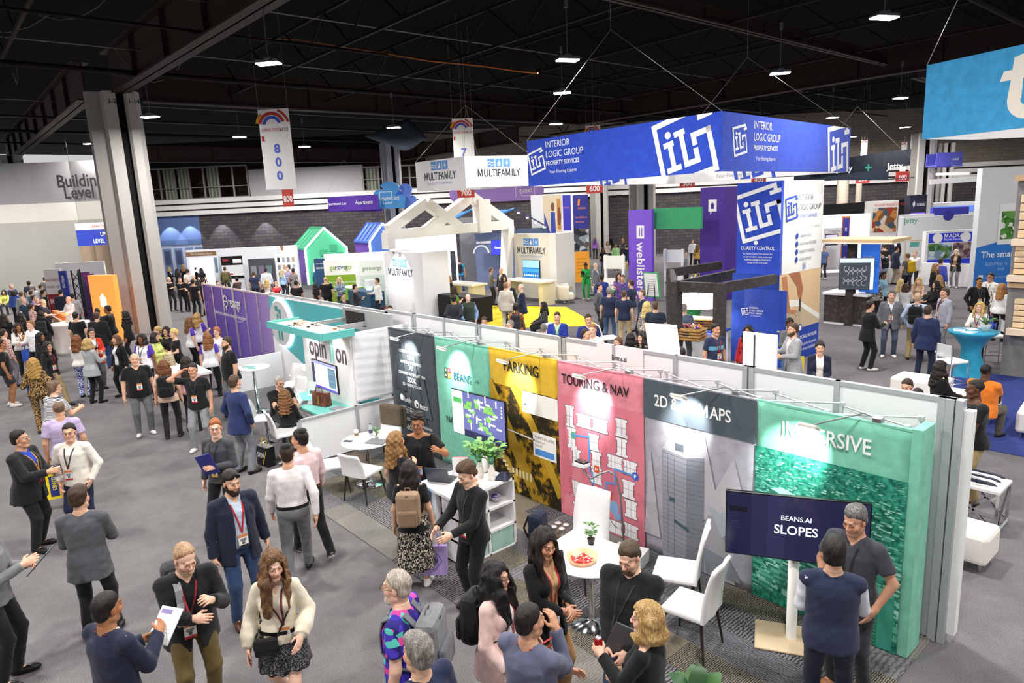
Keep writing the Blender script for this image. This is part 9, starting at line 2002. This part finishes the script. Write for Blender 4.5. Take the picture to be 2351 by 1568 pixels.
FAR="""
47 633 175 168 2 f stand long 6a4526 a jacket c9479c ddd 222226 | woman in magenta blazer in the far aisle crowd
71 632 70 168 2 f hold long 2a1c16 a tee 8d8f98 - 2a2c36 | woman in grey top holding papers near the second pillar
89 624 150 170 2 f stand bun 15110f d tank c9a07a - 3a3c44 | woman in tan sleeveless top with a bun in the aisle
101 634 160 180 2 m stand short 2a1f18 a jacket 55575c ddd 3a3c40 | man in grey suit before the maroon banner
24 650 40 176 2 m hold receding 8a7a6a p jacket 28304f ddd 28304f | balding man in navy suit at the crowd's edge
64 643 170 176 2 m stand short 15110f d polo 1f2438 - 2a2c36 | dark haired man in navy deep in the aisle crowd
29 664 165 165 2 f stand bob 2a1c1a a blouse 4a62b8 - 1c1c20 | woman in blue blouse with dark bob in the aisle crowd
46 667 150 176 2 m stand short 5a4a3a a shirt a3a7a8 - 3a3c44 | man in speckled grey shirt in the aisle crowd
68 664 160 174 2 m stand short 4a3426 a polo 5f6d86 - 3a3c44 | man in blue grey shirt in the aisle crowd
72 652 -160 178 2 m stand short a89c90 p shirt d9dbe0 - 3a3c44 | fair man in light shirt in the aisle crowd
97 663 90 176 2 m stand messy 1c1512 a tee 1b1b1e - 2a2c36 | man in black shirt looking towards the trade counter
91 651 110 176 2 m stand short 4a3626 a shirt 77736a - 3a3c44 | man in olive grey shirt before the maroon banner
50 680 60 176 2 m stand bald 888 p polo 24384a - 3a3c44 | bald man in dark teal polo in the aisle
82 679 30 176 2 m stand receding a89c90 p tee 1d1d20 - 2a2c36 | grey balding man in black at the peach counter
74 675 80 176 2 m stand short 3a281c a polo 9a7fc6 - 3a3c44 | man in purple polo at the peach counter
95 683 70 180 2 m one bald 888 p polo 22263e - 2a2c36 fat=1.2 | large bald man in navy polo reaching over the peach counter
69 695 120 165 2 f hold updo 2a1c16 b blouse flo - 3a3c44 | woman in floral blouse by the peach counter
137 662 165 180 2 m stand short 15110f a jacket 22263a ddd 22263a | man in dark suit behind the counter laptops
157 677 -60 178 2 m hold bald 888 p shirt e6e4ea - 2a2c36 fat=1.15 | bald man in white shirt serving at the peach counter
164 671 170 176 2 m stand short 14100e b shirt 9a9ca2 - 3a3c44 | dark haired man in grey behind the white shirt
171 713 150 178 1 m stand short 14110f a tee 18181b - 9a8f86 | man in black T-shirt seen from behind by the counter
219 713 165 182 1 m stand short 4a3626 a jacket 1b1b1e ddd 2c3f6a fat=1.15 | big man in black jacket and jeans by the orange screen
222 704 -170 172 1 m stand crop 14110f d tee 1d1d20 - 222226 | dark haired man hidden behind the black jacket
247 697 -110 186 1 m hold crop 0f0c0b d tee 17171a - 1b1b1e fat=1.15 | tall man in black T-shirt before the orange screen
287 711 -100 170 1 f stand longcurl 1c1512 c jacket 1a1a1d 222 1a1a1d | long haired woman in black against the pillar
91 712 168 168 1 f stand longcurl 15110f d jacket 17171a 222 3f4a38 bp=232327 | woman with black backpack and olive trousers
45 716 160 165 1 f stand long 17120f d tank 1c1c1f - 1d1d20 | dark haired woman seen from behind in the aisle
38 739 15 166 1 f hold longcurl 2a1c14 c blouse e9e6e0 - 222226 lan=9a2430 bag=2f55c0 | woman in white blouse hugging a plush bear
70 732 -55 180 1 m one short 8a5f3a p shirt e9eaee - 1f1f24 | man in white shirt with blue sweater on his shoulders
81 765 60 160 1 f hold longcurl 14100f c sweater 19191c - 1c1c20 lean=.2 | woman with black curls bending in the aisle
6 718 170 168 2 f stand long 17120f c tee 17171a - 1c1c20 | woman in black dress at the picture edge
3 752 120 170 2 m stand short 2a1c16 a shirt flo - 77707a | person in patterned shirt at the picture edge
-4 775 90 176 1 m stand short 1c1512 c tee 17171a - h:2c2e36 ws=1 | person in black shirt and shorts cut by the picture edge
8 663 -20 170 2 f sit bob 1a1411 b shirt d3d46a - 3a3c44 | seated woman in lime yellow at the far aisle edge
387 612 60 165 2 f hold bob d9bf80 p jacket 1d1d20 eee 222226 | blonde woman in black near the blue doors
419 606 175 168 2 f stand longcurl b08a5a a tee 26262a - 222226 | curly blonde woman in dark top near the blue doors
436 607 -20 168 2 f stand long 8a5f3a a tank 1d1d20 - 222226 | fair woman in sleeveless black near the lit booth
430 616 170 178 2 m stand short 3a281c a tee d9d9dc - 3a3c44 | man in white T-shirt seen from behind near the lit booth
449 611 80 172 2 m chin messy 3a281c a tee 1b1b1e - 222226 | dark haired person in black beside the lit booth
461 614 170 168 2 f stand long 1c1411 a tee 1d1d20 - 222226 | long haired woman in black before the lit booth
483 607 -80 166 2 f hold bob d9c080 p tee 1c1c1f - 222226 lean=.15 | blonde woman bending over a table in the lit booth
405 616 120 168 2 f stand long 1c1411 a tee 222226 - 222226 | dark haired woman in the black shirted group
386 633 30 176 2 m cross bald 888 p tee 1a1a1d - 222226 | bald man in black T-shirt by the pillar
411 634 20 176 2 m cross short 2a1c16 a tee 18181b - 222226 gl=333333 | man with folded arms in black T-shirt
430 633 10 176 2 m clasp bald 888 p tee 1a1a1d - 222226 beard=6a4a30 | bearded bald man in black T-shirt
444 628 -30 176 2 m stand bald 888 a tee 3a3c40 - 222226 | bald man in charcoal behind the black shirted group
441 639 150 180 2 m stand short 14110f b tee 17171a - 1c1c20 | dark haired man in black with back turned near the high tables
463 637 140 178 2 m phone short 2a1c16 a jacket 1d1a1a ddd 1c1c20 | man in dark brown jacket near the purple wall's far end
515 611 170 178 2 m stand short 4a3626 a shirt 5a5a44 - 3a3a30 bp=6a6038 | man with khaki backpack before the lit booth
552 599 20 178 2 m stand short 3a281c a shirt pld - 2c2e36 | man in checked shirt presenting at the black display
581 621 165 176 2 m stand short 4a3626 a polo 2a3350 - 2a2c36 | man in navy polo before the grey display
609 613 172 180 2 m stand short 2a1c16 a shirt dfe3ea - 3a3c44 fat=1.15 | broad man in white shirt seen from behind at the booths
646 616 130 168 2 f stand long c9b48a p shirt 9fc3e6 - 3a3c44 bag=a9cdea | fair haired woman in sky blue at the picture booth
659 610 10 178 2 m hold short 6a5240 p shirt a89ac0 - 3a3c44 beard=77675a | bearded man in mauve shirt at the picture booth
672 615 165 166 2 f stand bun 1a1411 c dress 8d8a8c - s:8d8a8c | woman in grey dress with hair in a bun
608 631 -20 165 2 f sit long 1c1411 b tee d9a0a0 - 222226 | seated dark haired woman behind the purple wall
611 639 160 165 2 f sit wavy c9a868 p tank d9d0c8 - 222226 | seated blonde woman behind the purple wall
633 644 0 165 2 f sit updo c9955a p tee c22f38 - 222226 | seated woman in red top behind the purple wall
678 641 170 178 2 m stand short 14110f b tee 1b1b1e - 222226 | man in black seen from behind at the low tables
498 642 30 176 2 m sit short 4a3022 a tee d6d2ce - 222226 | round faced man seated behind the purple wall
511 643 170 172 2 m sit short 14110f b tee 2a2a2e - 222226 | black haired person seated behind the purple wall
543 634 -150 174 2 m sit short 14110f b jacket 4a3a30 ddd 222226 | person in brown jacket seated behind the purple wall
727 591 -20 180 2 m stand short 2a1c16 a shirt ececf0 - 3a3c44 beard=2a1c16 | bearded man in white shirt by the mint house
727 609 160 176 2 m stand short 6a5a4a a shirt 2f6488 - 2a2c36 | man in teal blue shirt by the navy column
723 648 120 165 2 f stand long 131112 c tee 17171a - 17171a bag=58b83a | woman with long black hair and a green bag
746 633 172 180 2 m stand bald 888 a tee 1a1a1d - 222226 fat=1.2 | bald man in black seen from behind near the green display
779 634 -15 168 2 f hold longcurl d9c8a0 p shirt pld - 3a3c44 | white blonde woman in blue checked shirt
813 650 80 176 2 m cross short 1c1512 a shirt 2a2a2f - 222226 | man in charcoal shirt looking towards the white tower
866 635 -75 182 2 m one short 3a281c a shirt ebebe6 - 1f2030 | man in white shirt at a laptop by the white tower
787 669 15 178 2 m sit short 2a211b a jacket 26272d 6a6c74 222226 beard=4a4038 | bearded man in dark jacket seated behind the wall
738 679 -10 176 2 m sit crop 8d8880 p polo 3a3c44 - 222226 | grey cropped man seated behind the wall
880 698 60 165 2 f sit short 17120f d tee 3a3036 - 222226 | dark haired person with glasses low behind the wall
895 697 -20 178 2 m sit short 3a281c a tee 1f1f24 - 222226 beard=3a281c | bearded man low behind the wall by the white tower
816 575 20 174 2 m stand short 14110f c polo 2a2c36 - 222226 | dark bearded man far off before the purple house
829 570 10 166 2 f stand bob c9a868 p tee d9d4c8 - 222226 | fair woman far off between the house frames
850 571 -30 172 2 m stand short 2a1c16 a polo 6a4a9a - 222226 | person in purple far off by the blue house
880 572 -20 176 2 m stand short 2a1c16 a tee 4a2a3a - 222226 | man in maroon far off by the blue house
646 561 10 176 2 m stand short 14110f c shirt d6d8de - 2a2c36 z0=1 | man in pale shirt standing high beyond the lit booths
1026 585 170 176 2 m stand crop 8d8880 p tee 17171a - 222226 | cropped haired man in black inside the white house frame
1054 591 172 180 2 m stand short 4a3626 a tee 3fa0c8 - 3a4f70 bp=26282c | man in turquoise shirt with a dark backpack
1021 604 -30 170 2 m hold short c9b8a0 p jacket 1d1d20 ddd 222226 | fair man drinking inside the white house frame
1020 626 10 166 2 f stand updo c9a868 p blouse d9d6d0 - 222226 gl=333333 | woman in glasses beside the white block tower
1029 630 120 168 2 f stand long a8743e a sweater 1b1c22 - 1b1c22 | long haired woman in black beside the white block tower
1040 657 130 165 2 f phone longcurl 2a1c14 a tee 5f8f34 - 222226 | woman in green top looking at her phone
1041 674 165 180 2 m back short 1c1512 c jacket 2a2b34 ddd 26272e | man in dark suit with hands behind his back
1073 671 20 176 2 m pocket bald 888 p vest 2f3a30 7f9cc4 26272e beard=9a6a40 | bald bearded man in dark vest over blue sleeves
1109 588 172 168 2 f stand long 1c1411 a sweater 17171a - a9b4c4 | woman in black top and pale jeans with her back turned
1131 584 175 178 2 m stand short 2a1c16 a jacket 28345c ddd 28345c | man in navy suit before the bright lightbox wall
1126 612 100 174 2 m hold short 6a5240 a polo 77777c - 33343a | man in grey polo beside the cream counter
1151 612 -40 176 2 m stand bald 888 p jacket 22242e ddd 22242e | bald man in dark suit at the cream counter
1154 630 60 168 2 f stand long 3a2418 a jacket 26262a ddd 222226 | long haired woman in black jacket at the cream counter
1160 645 165 182 2 m stand short 8a6a48 p jacket c9c2b4 ddd cfc8ba | man in cream blazer and trousers seen from behind
1168 640 -30 176 2 m stand bald 888 p jacket 24242a ddd 222226 | bald man in black jacket facing the cream blazer
1197 648 -85 182 2 m clasp bald 888 p jacket 1f2740 ddd 1f2740 | bald man in navy suit leaning at the screen tower counter
1184 694 170 165 2 f stand curly 1c1512 d tee mul - 3a2a20 bp=2a2a30 | woman with short curls in a many coloured top
1249 689 -75 168 2 f sit long 15110f d jacket 44464c ccc 222226 | woman with black hair seated in a grey blazer
1294 566 172 180 2 m walk short 2a1c16 a tucked e3c9cf - 1b1b1f ws=1 | man in pale pink shirt walking off beside the orange tower
1345 601 -15 172 2 f phone bun 15110f d jacket 1f9a4a 1f9a4a 1f9a4a ws=1 | woman in bright green suit standing alone in the aisle
1366 601 60 180 2 m stand bald 888 p jacket 77797e ddd 55575c | bald man in grey suit beyond the green suit
1381 627 160 180 2 m stand crop 1c1512 d jacket 2a3a86 ddd 2a2c36 | man in royal blue blazer seen from behind in a group
1374 647 70 180 2 m pocket short 2a1c16 a shirt 55575c - 33343a | man in grey overshirt at the group's edge
1398 657 172 178 2 m stand thick 77736e a polo 222a44 - 3f5a80 fat=1.1 | grey haired man in navy polo and jeans seen from behind
1432 663 170 178 2 m stand crop 4a3626 a polo 1f2740 - b09c74 | man in navy polo and khaki with his back turned
1450 639 -120 182 2 m stand short 4a3424 a polo 222a46 - b9aea0 | man in navy polo beside the violet column
1475 661 -60 178 2 m stand short 6a5240 p polo 222a44 - 2a2c36 gl=333333 | man in navy polo and glasses by the violet column
1420 624 10 166 2 f hold long 2a1c16 b dress haw - s:1b1b1e | woman in dark floral dress in the navy polo group
1430 628 -20 178 2 m stand short 5a4636 a shirt haw - 2a2c36 | man in bright floral shirt in the navy polo group
1437 600 120 166 2 f stand wavy c9a868 p jacket 8d9092 ddd 2a2c36 | blonde woman in grey jacket before the demo stand
1484 689 150 170 2 f stand long d9bd78 p blouse zeb - 2a2c36 bag=6a2a3a | blonde woman in zebra top with a maroon bag
1505 688 172 180 2 m stand short 5a4636 a polo 26303f - 2a2c36 fat=1.2 | broad man in slate polo with his back to the hall
1384 567 20 166 2 f stand longcurl 14110f c tee 1d1d20 - 4a5f8a | woman in black and jeans by the orange tower
1413 557 30 178 2 m stand short 14110f c shirt a9dc9a - 8a7a5a beard=14110f | man in light green shirt beyond the orange tower
1365 545 160 168 2 f stand long 4a2f4a c tee 7a4fb0 - 222226 | woman in purple top beyond the orange tower
1383 536 170 176 2 m stand short 14110f c polo 2a3350 - 222226 | man in dark blue far beyond the orange tower
1400 538 150 178 2 m stand short 14110f d jacket 1c1c20 ddd 222226 | man in black far beyond the orange tower
1395 552 10 168 2 f stand long 5a3a24 a tee d6c8c0 - 222226 | long haired woman in pale top beyond the orange tower
1430 545 -20 168 2 f stand long 6a4526 a tee 3a3c44 - 222226 | woman in dark grey far along the middle aisle
1439 560 170 176 2 m stand short 2a1c16 a polo 232a40 - 222226 | man in dark navy far along the middle aisle
1570 693 165 176 2 m stand crop 9a9288 p polo 5a677c - 4a4c54 | grey haired man in steel blue shirt inside the pergola
1902 529 10 178 2 m stand short 2a1f18 a polo 3f4e78 - 2a2c36 | man in blue polo beside the EAT flag
1917 533 160 176 2 m stand short 4a3626 a shirt e6e4e0 - 2a2c36 | man in white shirt by the EAT flag
1893 563 -30 170 2 m stand short 2a1c16 b polo 5a6f9a - 2a2c36 ws=1 | man in faded blue shirt behind the wood kiosk
1991 532 172 182 2 m stand short 15110f b jacket 23304f ddd 3f5a86 | man in navy blazer and jeans by the market wall
2009 549 150 174 2 m stand short 17120f a tee 1b1b1e - 8a7a5a | person in black and khaki behind the kiosk screen
2031 558 170 176 2 m stand short 2a2018 a tee 1d1d20 - 222226 | dark haired person in black before the white stand wall
2056 541 10 184 2 m stand crop 0f0c0a e jacket 1b2136 ececf0 1f2230 | tall man in navy suit and white shirt facing the hall
2058 563 120 180 2 m stand short 14110f b jacket 22263c ddd a89a80 | man in dark blazer and khaki before the white stand wall
2011 577 150 174 2 m stand short 6a4a34 a shirt a08fb8 - 8a7f70 | man in mauve shirt walking by the half wall
2027 572 -150 178 2 m stand short 2a1c16 a shirt a9c6ea - 2a2c36 bp=1b1b1e | man in sky blue shirt with a black backpack
2085 579 -130 176 2 m stand short 6a4a30 a polo 5f6468 - 1d2030 bp=d0a820 | man in grey polo wearing a black and yellow backpack
2102 574 -20 170 2 m stand short b0885a p shirt e6e0e0 - 2a2c36 | fair man in white shirt by the blue bike stand
2148 602 60 168 2 f stand long 8a6a42 a sweater 222226 - 222226 | woman with long straight hair before the bike stand
2197 570 -15 170 2 f clasp bob c0b8a8 p open 1c1c1f b89a7c 8d8c90 ws=1 | silver haired woman in black coat and grey trousers
2006 518 20 178 2 m stand short 3a281c a shirt ececec - 6a5a40 beard=3a281c | bearded man in white shirt by the market wall
2021 497 150 180 2 m stand short 4a3626 a polo 2f7a3a - 222226 | man in green shirt among the market crowd
2002 502 20 176 2 m stand short 2a1c16 a tee 2a2c38 - 222226 | man in dark T-shirt among the market crowd
2036 498 -60 176 2 m stand short 2a1c16 b shirt 9a8a8a - 222226 | man in mauve grey among the market crowd
2024 519 40 168 2 f stand long d9a8a0 p tee 2a2c38 - 222226 | fair woman in black among the market crowd
1993 520 -150 172 2 m stand short 5a4636 a shirt 8fb0e0 - 222226 | man in pale blue among the market crowd
2036 541 -10 168 2 f stand longcurl 15110f d tee 3a2a30 - 222226 | curly haired woman in dark red before the lit panel
2028 620 60 168 2 f stand pony 14110f c shirt 9fd0e8 - 2a2c36 | woman in light blue shirt with black hair tied back
2009 630 168 166 2 f stand longcurl 6a3a20 a blouse zeb - 222226 | auburn woman in zebra blouse at the white half wall
2068 637 120 165 2 f sit long d0b078 p tank e6e0d6 - 222226 | blonde woman seated at the white standing table
2080 647 165 165 2 f sit bob 4a2f20 a sweater ecebea - 222226 | brown haired woman in white sweater seen from behind
2110 634 -5 166 2 f sit long c9a060 p tank c9a890 - 222226 | blonde woman in beige halter facing the hall
2158 628 -90 166 2 f sit long a8844e a sweater 3a2f3a - 222226 | fair woman in dark plum at the white table
2151 641 -60 168 2 f sit longcurl 19120f a sweater 1a1a1d - 222226 | dark curled woman in black at the white table
2160 590 150 176 2 m stand short 3a281c a shirt 4a55b8 - 222226 | man in blue shirt half behind the map wall
1590 548 20 176 2 m stand short 2a1c16 a shirt dcdfe6 - 222226 | man in white shirt seen under the green panel
1601 560 160 168 2 f stand long 6a4526 a tee b89a4a - 222226 | woman in ochre top seen under the green panel
1572 575 60 176 2 m stand short 5a4636 p polo 8d9098 - 222226 | man in grey polo seen under the green panel
1620 585 -60 176 2 m stand short 6a5a4a a jacket 77797f ddd 222226 | man in grey jacket beside the deep purple column
"""
for ln in MID.strip().splitlines()+FAR.strip().splitlines():spec_person(ln)
def give(lbl,name,label,f,off=(0,.03,.05),S='r'):
 o=next(x for x in bpy.data.objects if x.get('label')==lbl);h=W_OF[lbl];held(name,label,h,h[1][S+'palm']+A3(*off),f)
give('woman in black sweater seated and looking at her phone','phone','lit white phone held by the seated woman in black',slab_(.075,.15,.009,'#e8e8ea','#f4f6fb',(1.0,0,0)))
give('woman in bright red blazer with glasses','phone','dark phone in the red blazer woman\'s hands',slab_(.075,.15,.009,'#1a1a1c','#2a2c34',(.9,0,0)))
def bear(q,p,J):
 m=fabric('#b98a4a',2)
 for x,y,z,r_ in ((0,0,0,.085),(0,.02,.12,.065),(-.05,.02,.175,.025),(.05,.02,.175,.025),(-.08,.03,.03,.04),(.08,.03,.03,.04),(-.05,.06,-.07,.045),(.05,.06,-.07,.045)):q.lathe([(r_*math.cos(t)+1e-4,r_*math.sin(t)) for t in [-1.57+3.14*i/8 for i in range(9)]],p+Vector((x,y,z)),m,12)
give('woman in white blouse hugging a plush bear','plush_bear','tan plush bear hugged against the white blouse',bear,(-.05,.08,.06))
give('woman in bright green suit standing alone in the aisle','tablet','black tablet read by the person in the green suit',slab_(.17,.24,.01,'#17171a','#2a2c30',(.9,0,0)))
give('man in light grey blazer reading beside the blue wall','brochure','red brochure held by the light grey blazer man',slab_(.15,.21,.006,'#b8242e',None,(.8,0,0)))
give('dark haired woman holding a cup near the light panel','coffee_cup','paper cup held near the light panel',cup_())
